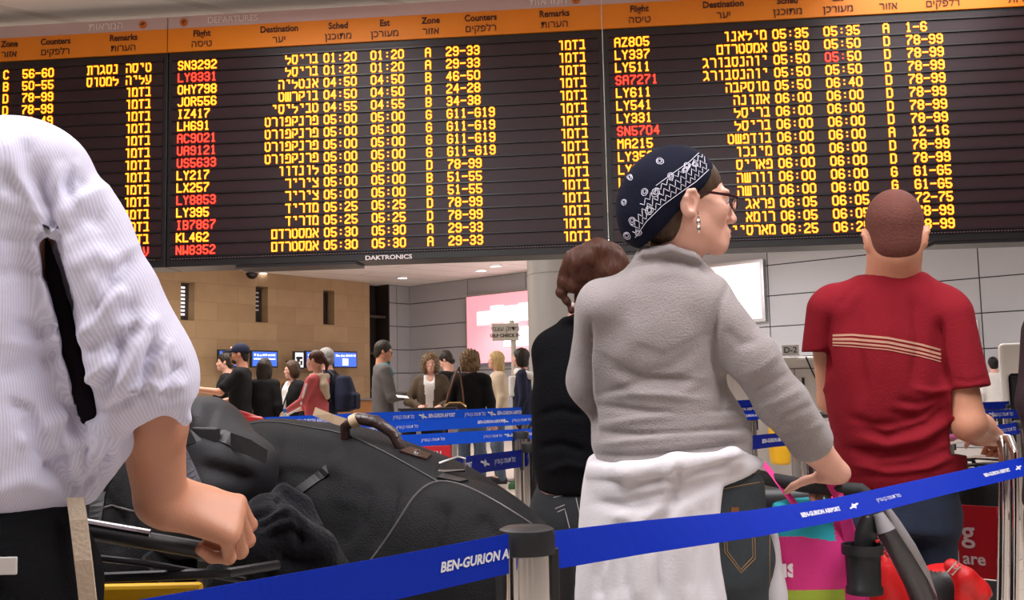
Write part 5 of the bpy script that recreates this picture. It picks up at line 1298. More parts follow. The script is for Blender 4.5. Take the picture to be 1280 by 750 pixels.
def star(q, cx, cz, s, mk):
    for k in (0, 1):
        q.poly([mk(cx + s * math.sin(2 * math.pi * i / 3 + k * math.pi), cz + s * math.cos(2 * math.pi * i / 3 + k * math.pi)) for i in range(3)])
    for sg in (-1, 1): q.poly([mk(cx + sg * s * .3, cz - s * .28 + sg * .1 * s), mk(cx + sg * s * 2.6, cz - s * .18 + sg * .45 * s), mk(cx + sg * s * 2.4, cz + s * .22 + sg * .45 * s), mk(cx + sg * s * .3, cz + s * .28 + sg * .1 * s)])
def belt(parent, knots, m=None, marks=(), size=.017, thick=.0012):
    """knots: (point, height of the tape as seen, tilt back) along the tape; marks: (fraction, kind)"""
    off = parent.location.copy(); K = [Vector(k[0]) for k in knots]; hh = [k[1] for k in knots]
    seg = [0]
    for a, b in zip(K, K[1:]): seg.append(seg[-1] + (b - a).length)
    L = seg[-1]
    def at(s):
        s = min(max(s, 0), L); i = min(max(np.searchsorted(seg, s) - 1, 0), len(K) - 2); t = (s - seg[i]) / (seg[i + 1] - seg[i])
        return K[i].lerp(K[i + 1], t), hh[i] * (1 - t) + hh[i + 1] * t, (K[i + 1] - K[i]).normalized()
    N = max(12, int(L / .04)); A, B = [], []
    def edge(s):
        p, h, d = at(s); hor = V3(d.x, d.y, 0).normalized(); nn = V3(hor.y, -hor.x, 0); nn = nn if nn.y < 0 else -nn
        tl = math.sqrt(max(0, .05 ** 2 - h * h)) if h < .05 else 0
        up = V3(0, 0, h / 2) - nn * (tl / 2); return p, up, nn
    for i in range(N + 1):
        p, up, nn = edge(L * i / N); A.append(p + up - off); B.append(p - up - off)
    q = MB(); q.strip(A, B, thick, (0, 1, 0)); b = q.build('belt', m or M_belt, parent)
    def where(px):
        if px <= 1: return px
        return min((abs(proj(at(L * k / 400)[0])[0] - px), k / 400) for k in range(401))[1]
    marks = [(where(a), b) for a, b in marks]
    q = MB(); any_ = False
    for s0, kind in marks:
        any_ = True
        def mk(u, v, s0=s0):
            p, up, nn = edge(s0 * L + u); return p + up * (v / .025) + nn * .0008 - off
        if kind == 'star': star(q, 0, 0, size * .62, mk)
        else:
            body = 'BEN-GURION AIRPORT' if kind == 'en' else 'נמל תעופה בן-גוריון'[::-1]
            v, f = text_verts(body, size, extrude=0, bold=.0006 if kind == 'en' else 0, res=2)
            flip = -1 if (K[-1] - K[0]).x < 0 else 1
            for t in f: q.poly([mk(flip * (v[i].x + v[i].y * .18), v[i].y) for i in t])
    if any_: q.build('belt_lettering', M_print, b)
    return b
p1 = P(658, 660, 1.30)
post_a = post(p1, 'nearest chrome barrier post with a black cap in front of the black bag')
zb = .925
belt(post_a, [(P(636, 692, 1.262), .05), (P(494, 722, 1.13), .05), (P(300, 760, .985), .05), (P(140, 792, .87), .05)], None, [(.058, 'en')], .0165)
belt(post_a, [(P(690, 688, 1.325), .0485), (P(800, 672, 1.50), .047), (P(945, 654, 1.74), .0415), (P(1060, 634, 1.93), .037), (P(1170, 608, 2.18), .036), (P(1280, 583, 2.45), .038), (P(1345, 570, 2.6), .04)], None, [(1026, 'en'), (1067, 'star'), (1110, 'he'), (1246, 'en'), (1273, 'star')], .0125)
far_l = P(120, 795, .86)
post((far_l.x - .03, far_l.y - .02), 'chrome barrier post beside the man in the striped shirt holding the near belt')
q_ = P(1356, 568, 2.62); post((q_.x + .02, q_.y + .03), 'chrome barrier post past the chrome trolley holding the near right belt')
def gpost(px, py, d, label): 
    p = P(px, py, d); return post(p, label)
pb = gpost(664, 560, 3.55, 'chrome barrier post between the black bag and the woman in black')
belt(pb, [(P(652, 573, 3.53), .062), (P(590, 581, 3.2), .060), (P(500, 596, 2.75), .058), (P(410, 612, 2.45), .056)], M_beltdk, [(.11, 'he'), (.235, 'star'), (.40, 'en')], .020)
pe_ = P(404, 613, 2.42); post(pe_, 'chrome barrier post hidden low behind the black bag')
pc = gpost(651, 545, 4.6, 'chrome barrier post just behind and left of the one near the woman in black')
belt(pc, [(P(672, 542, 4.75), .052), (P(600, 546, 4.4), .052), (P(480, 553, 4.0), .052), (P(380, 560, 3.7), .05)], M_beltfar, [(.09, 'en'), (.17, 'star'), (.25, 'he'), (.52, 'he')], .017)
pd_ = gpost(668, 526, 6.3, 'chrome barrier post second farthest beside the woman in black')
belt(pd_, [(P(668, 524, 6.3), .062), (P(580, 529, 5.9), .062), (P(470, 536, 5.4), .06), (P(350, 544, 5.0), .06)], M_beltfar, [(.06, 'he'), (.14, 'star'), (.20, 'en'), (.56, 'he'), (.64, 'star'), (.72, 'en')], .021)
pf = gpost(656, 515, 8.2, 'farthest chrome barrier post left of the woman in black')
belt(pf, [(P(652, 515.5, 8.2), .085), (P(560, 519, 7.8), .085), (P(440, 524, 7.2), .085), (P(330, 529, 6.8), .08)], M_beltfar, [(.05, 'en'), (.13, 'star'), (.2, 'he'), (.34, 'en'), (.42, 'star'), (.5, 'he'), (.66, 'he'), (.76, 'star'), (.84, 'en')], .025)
# lanes seen between the woman's arm and her side, and right of the red shirt
pg = gpost(939, 512, 6.6, 'chrome barrier post seen under the arm of the woman in grey')
belt(pg, [(P(890, 522, 6.4), .055), (P(939, 519.5, 6.5), .055), (P(1010, 515, 6.8), .055)], None, [(.36, 'en'), (.48, 'star'), (.60, 'he')], .020)
ph_ = gpost(930, 501, 9.2, 'far chrome barrier post under the arm of the woman in grey')
belt(ph_, [(P(880, 507, 8.9), .06), (P(932, 504, 9.1), .06), (P(1000, 500, 9.4), .06)], None, [], .03)
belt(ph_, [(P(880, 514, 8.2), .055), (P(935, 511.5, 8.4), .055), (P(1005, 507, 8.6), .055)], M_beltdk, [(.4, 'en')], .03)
pi_ = gpost(1010, 552, 4.0, 'chrome barrier post behind the forearm of the woman in grey')
belt(pi_, [(P(1004, 547, 4.0), .052), (P(960, 551, 3.75), .052), (P(900, 558, 3.5), .052)], M_beltdk, [(.4, 'en')], .020)
pj = gpost(1258, 508, 8.4, 'pale barrier post beside the white machine')
belt(pj, [(P(1262, 506, 8.4), .062), (P(1225, 507.5, 8.2), .062), (P(1190, 509, 8.0), .062)], None, [], .03)
belt(pj, [(P(1275, 517, 7.4), .065), (P(1235, 518.5, 7.2), .065), (P(1190, 521, 7.0), .065)], None, [(.42, 'star'), (.26, 'he')], .03)
pk = gpost(1277, 537, 4.6, 'chrome barrier post between the red shirt and the person at the right edge')
belt(pk, [(P(1274, 535, 4.6), .055), (P(1240, 540, 4.4), .055), (P(1190, 547, 4.2), .055)], None, [(.2, 'he'), (.38, 'star')], .022)

for (x_, y_, d_, lb) in ((380, 560, 3.72, 'chrome barrier post low behind the handle of the big travel bag'), (350, 544, 5.02, 'chrome barrier post behind the top of the big travel bag'), (330, 529, 6.82, 'chrome barrier post behind the backpack near the dark wheeled cases'),
    (880, 522, 6.38, 'barrier post hidden behind the waist of the woman in grey, nearer of two'), (875, 507, 8.9, 'barrier post hidden behind the waist of the woman in grey, farther of two'), (1016, 515, 6.85, 'barrier post behind the upper arm of the woman in grey, before the D-2 machine'), (894, 558, 3.46, 'barrier post hidden behind the hip of the woman in grey'),
    (1184, 509, 7.9, 'barrier post hidden behind the red T-shirt, farther of two'), (1182, 547, 4.15, 'barrier post hidden behind the red T-shirt, nearer of two')): gpost(x_, y_, d_, lb)
for o in list(proto_post.children) + [proto_post]: bpy.data.objects.remove(o)
# ------------------------------------------------------------------ baggage on the near trolley
M_nylon = mat('black_ballistic_nylon', (.0062, .0062, .0075), .62, spec=.16, bump=.35, bscale=420, var=.12, vscale=10)
M_pipe = mat('grey_piping', srgb(84, 80, 82), .4); M_leather = mat('dark_brown_leather', (.030, .014, .012), .35, bump=.2, bscale=120)
M_fleece = mat('black_fleece', (.006, .006, .008), .95, spec=.06, bump=.4, bscale=140, sheen=.08)
M_paper = mat('beige_paper_tag', srgb(196, 170, 140), .7)
LB_ = P(480, 760, 1.95); LB_.z = .60
bag = empty('travel_bag', LB_, 0, 'big black soft travel bag with leather handle lying across the near baggage trolley', 'bag'); MBg = at_base(LB_)
S = Soft()
S.loft([(P(270, 628, 2.20), .165, .13), (P(330, 645, 2.13), .212, .17), (P(430, 672, 2.0), .225, .185), (P(530, 705, 1.88), .205, .185), (P(610, 735, 1.79), .165, .165), (P(672, 765, 1.70), .115, .13)], side=(0.06, 0.25, .97), e=2.7, rd=.03, k=.02)
S.ell(P(600, 690, 1.72), (.08, .06, .10), k=.10)
bago = S.skin('bag_body', .0065, [M_nylon], bag, relax=2, disp=wob(.004, 13, 13, 16, 22), M=MBg)
sculpt(bago, LB_, [([(320, 545), (380, 560), (450, 575), (520, 612)], (14, 24), .005), ([(300, 610), (360, 590), (430, 600)], (8, 22), .006), ([(460, 600), (450, 650), (420, 690)], (10, 24), .007), ([(330, 600), (370, 640), (400, 690)], (8, 20), -.006),
    ([(500, 600), (490, 640), (470, 690)], (4, 14), .006), ([(560, 625), (545, 670), (540, 700)], (8, 20), .009), ([(600, 640), (620, 670), (625, 690)], (8, 18), .007), ([(420, 560), (440, 600), (430, 640)], 20, -.006), ([(350, 545), (340, 580), (345, 620)], (6, 16), .004)])
q = MB(); drape(q, bago, rounded([(298, 536), (318, 528), (345, 527), (380, 533), (433, 542), (487, 568), (547, 602)]), .0018, LB_); q.build('edge_piping', M_black, bago, True); q = MB(); drape(q, bago, rounded([(464, 700), (482, 676), (500, 648), (520, 616), (545, 600), (580, 606), (622, 628), (664, 655)]), .0020, LB_)
q.build('piping', M_pipe, bago, True)
q = MB(); drape_band(q, bago, [(368, 618), (390, 602), (410, 587)], .022, LB_, .0025); q.build('front_strap', M_black, bag)
q = MB(); drape_band(q, bago, [(300, 553), (330, 566)], .020, LB_, .0025); q.build('upper_strap', M_black, bag)
def rel(px, py, d): return P(px, py, d) - LB_
h0 = onto(bago, 432, 546)[0] - LB_; h1 = onto(bago, 503, 560)[0] - LB_
q = MB(); q.tube([h0 + V3(0, 0, -.01), h0 + V3(0, -.005, .020), h0.lerp(h1, .25) + V3(0, -.006, .040), h0.lerp(h1, .55) + V3(0, -.006, .040), h0.lerp(h1, .85) + V3(0, -.006, .024), h1 + V3(0, 0, -.008)], [.010, .011, .0125, .0125, .011, .010], 10); ho = q.build('handle', M_leather, bag, True)
a, b = h0.lerp(h1, .12), h0.lerp(h1, .24); q = MB(); q.tube([a + V3(0, -.006, .030), b + V3(0, -.006, .0385)], .0138, 10); tag(q.build('handle_tag', M_paper, ho, True), 'beige paper tag wrapped on the handle')
q = MB(); hb = h0.lerp(h1, .1) + V3(0, -.008, .034); q.strip([hb, hb + V3(-.035, .0, .012), hb + V3(-.07, .01, .026)], [hb + V3(.004, 0, -.016), hb + V3(-.03, 0, -.008), hb + V3(-.075, .01, .010)], .001, (0, 1, 0)); tag(q.build('luggage_tag', M_paper, ho), 'curled beige luggage tag')
q = MB(); drape_band(q, bago, [(506, 562), (536, 572)], .040, LB_, .003); q.build('leather_patch', M_leather, bag)
q = MB(); c = onto(bago, 521, 566)[0] - LB_; q.lathe([(0, .006), (.006, .005), (.007, 0)], 12, tuple(c)); q.build('rivet', M_chrome, bag, True)
dr = onto(bago, 566, 592)[0] - LB_; 
q = MB(); q.tube([dr + V3(-.027, 0, .004), dr + V3(-.024, -.002, .018), dr + V3(.010, .0, .029), dr + V3(.022, 0, .026), dr + V3(.022, 0, .004)], .0030, 8, closed=True); q.build('carrying_ring', M_steel, bag, True)
q = MB(); drape_band(q, bago, [(550, 596), (580, 603)], .020, LB_, .004); q.build('ring_patch', M_black, bag)
# big case that carries the bag, on the trolley platform
sb = P(470, 700, 1.95); sb.z = .27
case = empty('suitcase', sb, math.radians(-38), 'black suitcase under the big travel bag on the near trolley', 'suitcase')
S = Soft(); S.box((0, 0, .19), (.36, .21, .185), .05); S.box((0, 0, .19), (.365, .215, .012), .01, k=.004); S.skin('shell', .009, [M_nylon], case)
q = MB(); q.tube([V3(-.1, -.21, .28), V3(-.09, -.235, .285), V3(.09, -.235, .285), V3(.1, -.21, .28)], .010, 8); q.build('carry_handle', M_black, case, True)
q = MB(); q.tube([V3(-.30, -.213, .19), V3(.30, -.213, .19)], .004, 6); q.build('zip', M_darkmetal, case)
# backpack between the arm and the bag
bp = P(245, 640, 1.80); bp.z = .62
pack = empty('backpack', bp, 0, 'dark grey backpack with dangling straps behind the forearm of the man in the striped shirt', 'backpack'); MP = at_base(bp)
M_packg = mat('charcoal_nylon', (.016, .0155, .019), .6, spec=.3, bump=.12, bscale=400, var=.2, vscale=14)
S = Soft(); S.loft([(P(240, 700, 1.82), .13, .12), (P(243, 620, 1.82), .145, .13), (P(250, 560, 1.84), .12, .11), (P(256, 515, 1.88), .068, .075), (P(258, 496, 1.90), .04, .05)], k=.03, rd=.03, e=2.2)
S.ell(P(285, 585, 1.78), (.09, .06, .07), k=.05); S.ell(P(215, 560, 1.74), (.05, .05, .08), k=.03)
pko = S.skin('pack_body', .007, [M_packg], pack, disp=wob(.008, 24, 24, 28, 31), M=MP)
sculpt(pko, bp, [([(240, 500), (250, 530), (285, 545)], (4, 12), .008), ([(270, 505), (262, 535), (240, 550)], (4, 12), .008), ([(250, 580), (290, 590), (320, 600)], (6, 14), .010), ([(230, 600), (260, 640), (270, 680)], (6, 14), .008)])
q = MB(); drape_band(q, pko, [(216, 545), (240, 546), (276, 545), (300, 556)], .028, bp, .003); q.build('compression_strap', M_black, pack)
q = MB(); a = onto(pko, 255, 546)[0] - bp; M_ = Matrix.Translation(a) @ Matrix.Rotation(.05, 4, 'Y'); q.box((-.028, -.014, -.016), (.028, .004, .016), 0, M_); q.box((-.040, -.010, -.012), (-.028, .002, .012), 0, M_); q.build('buckle', M_black, pack, bevel=.003)
q = MB(); b0 = onto(pko, 290, 552)[0] - bp; q.strip([b0 + V3(0, -.01, .016), b0 + V3(.04, -.03, .004), b0 + V3(.075, -.05, -.014)], [b0 + V3(0, -.01, -.014), b0 + V3(.036, -.03, -.024), b0 + V3(.072, -.05, -.038)], .003, (0, 1, 0)); q.build('loose_strap_end', M_black, pack)
M_gstrap = mat('grey_strap_webbing', srgb(92, 90, 98), .8, bump=.3, bscale=300)
q = MB(); drape_band(q, pko, [(224, 560), (238, 590), (256, 630)], .020, bp, .003); tag(q.build('shoulder_strap', M_gstrap, pack), 'grey shoulder strap')
sb2 = P(150, 690, 1.75); sb2.z = .5
sbg = empty('shoulder_bag', sb2, 0, 'black shoulder bag low between the forearm and trousers of the striped-shirt man', 'bag'); MS2 = at_base(sb2)
S = Soft(); S.loft([(P(140, 800, 1.78), .15, .10), (P(142, 700, 1.78), .15, .11), (P(146, 620, 1.80), .12, .09), (P(152, 570, 1.82), .08, .06), (P(158, 545, 1.84), .04, .035)], k=.03, rd=.03, e=2.4)
so_ = S.skin('bag_body', .008, [M_nylon], sbg, disp=wob(.008, 20, 20, 24, 41), M=MS2); sculpt(so_, sb2, [([(120, 600), (140, 630), (160, 660)], (5, 14), .010), ([(150, 600), (156, 650), (140, 700)], (5, 12), .008)])
q = MB(); drape_band(q, so_, [(118, 660), (122, 620), (134, 590)], .022, sb2, .003); q.build('carry_strap', M_black, sbg); q = MB(); drape(q, so_, [(112, 640), (140, 632), (170, 640)], .002, sb2); q.build('zip', M_pipe, sbg)
# fleece jacket thrown over the luggage
jb_ = P(345, 700, 1.60); jb_.z = .62
jk = empty('fleece_jacket', jb_, 0, 'crumpled black fleece jacket beside the hand on the trolley bar', 'jacket'); MJ = at_base(jb_)
S = Soft(); S.loft([(P(330, 790, 1.60), .125, .09), (P(335, 730, 1.60), .115, .09), (P(345, 680, 1.62), .085, .08), (P(348, 640, 1.66), .05, .06), (P(345, 622, 1.68), .022, .04)], k=.03, rd=.02, e=2)
S.chain([P(300, 662, 1.55), P(330, 640, 1.60), P(352, 616, 1.66), P(372, 636, 1.66), P(382, 665, 1.64)], [.030, .022, .014, .020, .030], k=.02)
S.chain([P(310, 690, 1.54), P(350, 660, 1.56), P(392, 690, 1.58), P(415, 712, 1.60)], [.04, .036, .04, .03], k=.02)
jko = S.skin('jacket_body', .006, [M_fleece], jk, disp=wob(.006, 40, 40, 40, 8), M=MJ)
sculpt(jko, jb_, [([(300, 650), (330, 640), (352, 622)], (3, 7), .010), ([(318, 660), (345, 645), (366, 640)], (3, 8), .010), ([(330, 672), (365, 660), (390, 680)], (4, 10), .010), ([(350, 690), (370, 700), (400, 700)], (4, 10), .009), ([(320, 700), (340, 720), (330, 750)], (5, 12), .010), ([(372, 640), (380, 660), (376, 690)], (3, 8), .008)])
# ------------------------------------------------------------------ the near baggage trolley
tb = P(330, 700, 1.75); tb.z = 0
tr = empty('baggage_trolley', tb, 0, 'near baggage trolley with dark handle bar and yellow panel, loaded with black bags', 'baggage trolley')
HA, HB_ = P(92, 660, 1.40) - tb, P(268, 690, 1.42) - tb
M_yel = mat('yellow_panel', srgb(226, 172, 20), .5)
q = MB(); q.tube([HA + V3(-.12, .02, .0), HA, HB_, HB_ + V3(.015, .01, -.002)], [.013, .013, .012, .010], 12); q.build('handle_bar', M_black, tr, True)
q = MB(); q.tube([HA + V3(0, -.006, .012), HA.lerp(HB_, .55) + V3(0, -.006, .012)], .0055, 8); q.build('chrome_strip', M_chrome, tr, True)
q = MB(); pth = [HA + V3(-.06, .02, -.035), HA.lerp(HB_, .5) + V3(0, -.01, -.030), HB_ + V3(.04, .02, -.045)]; q.tube(pth, .005, 8); q.build('brake_bar', M_darkmetal, tr, True)
ax_ = (P(650, 760, 1.75) - P(200, 760, 1.75)).normalized()
fw = V3(math.cos(math.radians(28)), math.sin(math.radians(28)), 0); sd = V3(-fw.y, fw.x, 0)
for s_ in (-1, 1):
    top = (HA + HB_) / 2 + V3(.02, .05, -.02) + sd * .24 * s_; ft = V3(top.x + .10, top.y + .06, .16)
    q = MB(); q.tube([top + V3(0, 0, -.04), top + V3(.06, .04, -.15), ft, ft + fw * .85], .011, 10); q.build('side_rail', M_darkmetal, tr, True)
ft = V3(HA.lerp(HB_, .5).x + .12, HA.lerp(HB_, .5).y + .11, .17)
q = MB(); Mx = Matrix((( fw.x, sd.x, 0, ft.x), (fw.y, sd.y, 0, ft.y), (0, 0, 1, ft.z), (0, 0, 0, 1)))
q.box((0, -.26, .02), (.90, .26, .055), 0, Mx); q.build('platform', M_steel, tr, bevel=.01)
yp = P(172, 772, 1.42) - tb; q = MB(); q.box((yp.x - .11, yp.y, yp.z - .14), (yp.x + .09, yp.y + .02, yp.z + .046)); yo = q.build('yellow_panel', M_yel, tr, bevel=.006)
q = MB(); q.tube([yp + V3(-.12, -.012, .058), yp + V3(.14, -.02, .064), yp + V3(.19, .05, .062)], .0075, 8); q.build('lower_bar', M_darkmetal, tr, True)
q = MB(); q.box((yp.x - .115, yp.y - .003, yp.z + .018), (yp.x + .095, yp.y - .001, yp.z + .022)); q.build('panel_groove', M_black, yo)
for k, (u, v) in enumerate(((.06, -.24), (.06, .24), (.84, -.12), (.84, .12))):
    c = Mx @ V3(u, v, 0); wh = empty('caster', (c.x, c.y, .09)); wh.parent = tr
    q = MB(); q.lathe([(.03, -.018), (.085, -.018), (.09, -.008), (.09, .008), (.085, .018), (.03, .018)], 20); w_o = q.build('wheel', M_black, wh, True); w_o.rotation_euler = (math.pi / 2, 0, math.radians(28))
    q = MB(); q.box((-.012, -.03, 0), (.012, .03, .115)); q.build('wheel_fork', M_steel, wh)
# ------------------------------------------------------------------ right: pushchair-like trolley with the pink bag
st0 = P(1075, 700, 2.4); st0.z = 0
sr = empty('pushchair', st0, 0, 'black pushchair with padded handle bar and cup holder held by the woman in grey', 'pushchair')
pr_ = lambda px, py, d: P(px, py, d) - st0
M_foam = mat('black_foam_grip', (.016, .016, .018), .75, bump=.15, bscale=300); M_greypl = mat('grey_plastic', srgb(150, 146, 150), .35); M_dkpl = mat('charcoal_plastic', srgb(62, 60, 64), .3)
q = MB(); q.tube([pr_(935, 592, 2.62), pr_(962, 599, 2.48), pr_(1000, 606, 2.41), pr_(1045, 611, 2.39), pr_(1076, 613, 2.38), pr_(1090, 624, 2.36), pr_(1097, 642, 2.35)], [.017, .0175, .018, .018, .018, .0175, .016], 14); q.build('handle_bar', M_foam, sr, True)
arc = [pr_(1094, 640, 2.35), pr_(1106, 660, 2.35), pr_(1125, 690, 2.36), pr_(1143, 722, 2.38), pr_(1156, 752, 2.42), pr_(1168, 800, 2.48), pr_(1178, 900, 2.56)]
q = MB(); q.tube(arc, [.022, .026, .028, .030, .032, .028, .02], 12); q.build('frame_arm', M_dkpl, sr, True)
q = MB(); q.tube([p + V3(.020, -.012, .014) for p in arc[:5]], [.008, .013, .014, .012, .006], 12); q.build('frame_cover', M_greypl, sr, True)
q = MB(); q.tube([pr_(1098, 642, 2.31), pr_(1108, 664, 2.30)], [.012, .022], 12); q.build('joint_cap', M_greypl, sr, True)
q = MB(); q.tube([pr_(1085, 645, 2.33), pr_(1091, 664, 2.32)], .010, 10); q.build('lock_button', M_greypl, sr, True)
q = MB(); q.tube([pr_(1092, 640, 2.34), pr_(1082, 668, 2.33), pr_(1078, 692, 2.33)], [.022, .026, .022], 10); q.build('joint_housing', M_black, sr, True)
c = pr_(1078, 690, 2.30); q = MB(); q.lathe([(.043, .018), (.047, .018), (.047, -.004), (.040, -.004), (.038, -.075), (.042, -.080), (.042, -.094), (0, -.094), (0, -.088), (.034, -.088), (.040, .0), (.043, .018)], 20, tuple(c)); q.build('cup_holder', M_black, sr, True)
arc2 = [pr_(925, 590, 2.70), pr_(930, 640, 2.78), pr_(945, 700, 2.85), pr_(960, 760, 2.9), pr_(975, 900, 2.95)]
q = MB(); q.tube(arc2, .02, 10); q.build('far_frame_arm', M_dkpl, sr, True)
S = Soft(); S.box((-.10, .22, .42), (.16, .15, .12), .06, k=.03); S.box((-.13, .36, .66), (.15, .045, .20), .04, k=.05); S.skin('seat', .012, [M_black], sr)
for (x, y) in ((.10, .05), (-.24, .35), (.00, .62), (-.32, .72)):
    w_o = MB(); w_o.lathe([(.02, -.018), (.07, -.018), (.085, -.01), (.085, .01), (.07, .018), (.02, .018)], 20); o = w_o.build('wheel', M_black, sr, True); o.location = (x, y, .087); o.rotation_euler = (0, math.pi / 2, .4)
q = MB()
for a, b in (((.10, .05), pr_(1178, 900, 2.56)), ((-.24, .35), arc2[-1])): q = MB(); q.tube([V3(a[0], a[1], .09), b, V3(b.x * .5 - .04, b.y + .12, .40)], .013, 8); q.build('strut', M_dkpl, sr, True)
# pink shopping bag hanging from the bar
pb0 = P(1020, 700, 2.42); pb0.z = P(1020, 760, 2.42).z - .12
pbag = empty('shopping_bag', pb0, 0, 'pink, turquoise and lime shopping bag hanging from the pushchair handle', 'bag'); MPB = at_base(pb0)
M_pink2 = mat('magenta_fabric', srgb(214, 44, 128), .7, bump=.2, bscale=40); M_turq = mat('turquoise_fabric', srgb(30, 168, 186), .7, bump=.1, bscale=40); M_lime = mat('lime_fabric', srgb(158, 178, 52), .7)
zc0 = P(1000, 677, 2.36).z; zc1 = P(1000, 740, 2.36).z; xe = P(1050, 700, 2.36).x
S = Soft(); S.loft([(P(1024, 800, 2.44), .118, .075), (P(1022, 740, 2.44), .116, .075), (P(1018, 680, 2.44), .108, .062), (P(1012, 640, 2.44), .094, .032), (P(1010, 622, 2.44), .085, .014)], e=4, rd=.012, k=.01)
S.field(lambda X: np.where((X[..., 2] > zc0 - .006 * np.cos((X[..., 0] - xe) * 30)) & (X[..., 0] < xe), -1, 1), P(950, 800, 2.2) - V3(.1, .1, .2), P(1100, 600, 2.7), op='paint', mi=1)
S.field(lambda X: np.where((X[..., 2] < zc1) & (X[..., 0] < xe + .012), -1, 1), P(950, 800, 2.2) - V3(.1, .1, .2), P(1100, 600, 2.7), op='paint', mi=2)
sbo = S.skin('bag_body', .0028, [M_pink2, M_turq, M_lime], pbag, M=MPB)
sculpt(sbo, pb0, [([(1055, 640), (1062, 680), (1058, 740)], (3, 7), .010), ([(1070, 650), (1075, 690), (1068, 740)], (3, 8), .010), ([(990, 640), (1010, 655), (1040, 650)], (6, 12), .004)])
v, f = text_verts('us', .062, extrude=0, bold=.0022); q = MB(); tc_ = P(984, 712, 2.365) - pb0; h = onto(sbo, 984, 712)
yq = (h[0] - pb0).y - .003
for t in f: q.poly([V3(tc_.x + v[i].x, yq + v[i].x * .0, tc_.z + v[i].y) for i in t])
q.build('lettering', mat('white_print_on_bag', srgb(236, 226, 232), .6), sbo)
for s_ in (0, 1):
    q = MB(); A_ = [pr for pr in (P(950, 575, 2.50 + .05 * s_), P(968, 596, 2.46), P(984, 618, 2.43 + .03 * s_), P(1000, 640, 2.41 + .04 * s_))]; q.strip([p - pb0 + V3(-.013, -.005, .006) for p in A_], [p - pb0 + V3(.013, -.005, -.006) for p in A_], .003, (0, 1, 0)); q.build('strap', M_pink2, pbag)
q = MB(); A_ = [P(1040, 600, 2.36), P(1052, 622, 2.35), P(1060, 650, 2.36), P(1066, 680, 2.37)]; q.strip([p - pb0 + V3(-.014, .02, .0) for p in A_], [p - pb0 + V3(.014, .02, 0) for p in A_], .003, (0, 1, 0)); q.build('side_strip', M_pink2, pbag)
# white bag edge beside the jeans
wb0 = P(962, 760, 2.33); wb0.z = P(962, 800, 2.33).z - .05
wbag = empty('carrier_bag', wb0, 0, 'white carrier bag edge between the dark jeans and the pink bag', 'bag')
S = Soft(); S.loft([(P(965, 800, 2.36), .045, .06), (P(962, 740, 2.36), .040, .06), (P(966, 690, 2.36), .018, .04), (P(968, 660, 2.36), .006, .012)], k=.02, e=2.2); S.skin('bag_body', .006, [M_jwhite], wbag, disp=wob(.004, 40, 40, 30, 7), M=at_base(wb0))
# red backpack and red ad board on the second trolley
M_redn = mat('bright_red_nylon', srgb(206, 24, 26), .5, bump=.25, bscale=40); M_redboard = mat('red_sign_board', srgb(186, 16, 34), .45)
rb = P(1180, 800, 2.55); rb.z = P(1180, 800, 2.55).z - .05
rbag = empty('red_backpack', rb, 0, 'black and red backpack with chrome buckle at the foot of the red sign', 'backpack'); MR = at_base(rb)
S = Soft(); S.loft([(P(1185, 830, 2.58), .13, .10), (P(1186, 770, 2.58), .115, .09), (P(1184, 722, 2.58), .075, .06), (P(1180, 706, 2.58), .045, .04)], k=.03, rd=.02, e=2.3)
zt = P(1185, 713, 2.5).z; S.field(lambda X: np.where(X[..., 2] < zt - .012, -1, 1), rb - V3(.3, .3, .3), rb + V3(.3, .3, .4), op='paint', mi=1)
ro = S.skin('bag_body', .006, [M_redn, M_black], rbag, disp=wob(.005, 30, 30, 30, 12), M=MR)
S = Soft(); S.chain([P(1190, 708, 2.49), P(1206, 722, 2.47), P(1222, 738, 2.47), P(1236, 742, 2.5)], [.020, .026, .028, .012], k=.015); S.chain([P(1198, 716, 2.47), P(1204, 750, 2.47), P(1206, 790, 2.49)], [.016, .018, .018], k=.01); S.skin('shoulder_strap', .005, [M_redn], rbag, disp=wob(.003, 60, 60, 50, 3), M=MR)
c = P(1193, 710, 2.455) - rb; q = MB(); q.tube([c + V3(-.018, 0, -.010), c + V3(.006, 0, .014), c + V3(.018, 0, .008), c + V3(-.006, 0, -.016)], .0022, 6, closed=True); q.tube([c + V3(-.006, 0, .002), c + V3(.006, 0, -.004)], .002, 6); q.build('buckle', M_chrome, rbag, True)
rj = P(1115, 790, 2.52); rj.z = P(1115, 800, 2.52).z - .05
rj_o = empty('red_bag', rj, 0, 'bright red bag low between the pink bag and the pushchair frame', 'bag')
S = Soft(); S.loft([(P(1118, 830, 2.54), .075, .05), (P(1116, 760, 2.54), .062, .05), (P(1108, 710, 2.54), .035, .04), (P(1102, 685, 2.54), .012, .02)], k=.02, e=2.2, rd=.02); rjb = S.skin('bag_body', .006, [M_redn], rj_o, disp=wob(.004, 40, 40, 30, 9), M=at_base(rj))
q = MB(); a_ = P(1102, 690, 2.52) - rj; q.tube([a_ + V3(-.012, 0, -.01), a_ + V3(-.01, 0, .03), a_ + V3(.012, 0, .03), a_ + V3(.014, 0, -.01)], .005, 8); q.build('carry_loop', M_redn, rj_o, True)
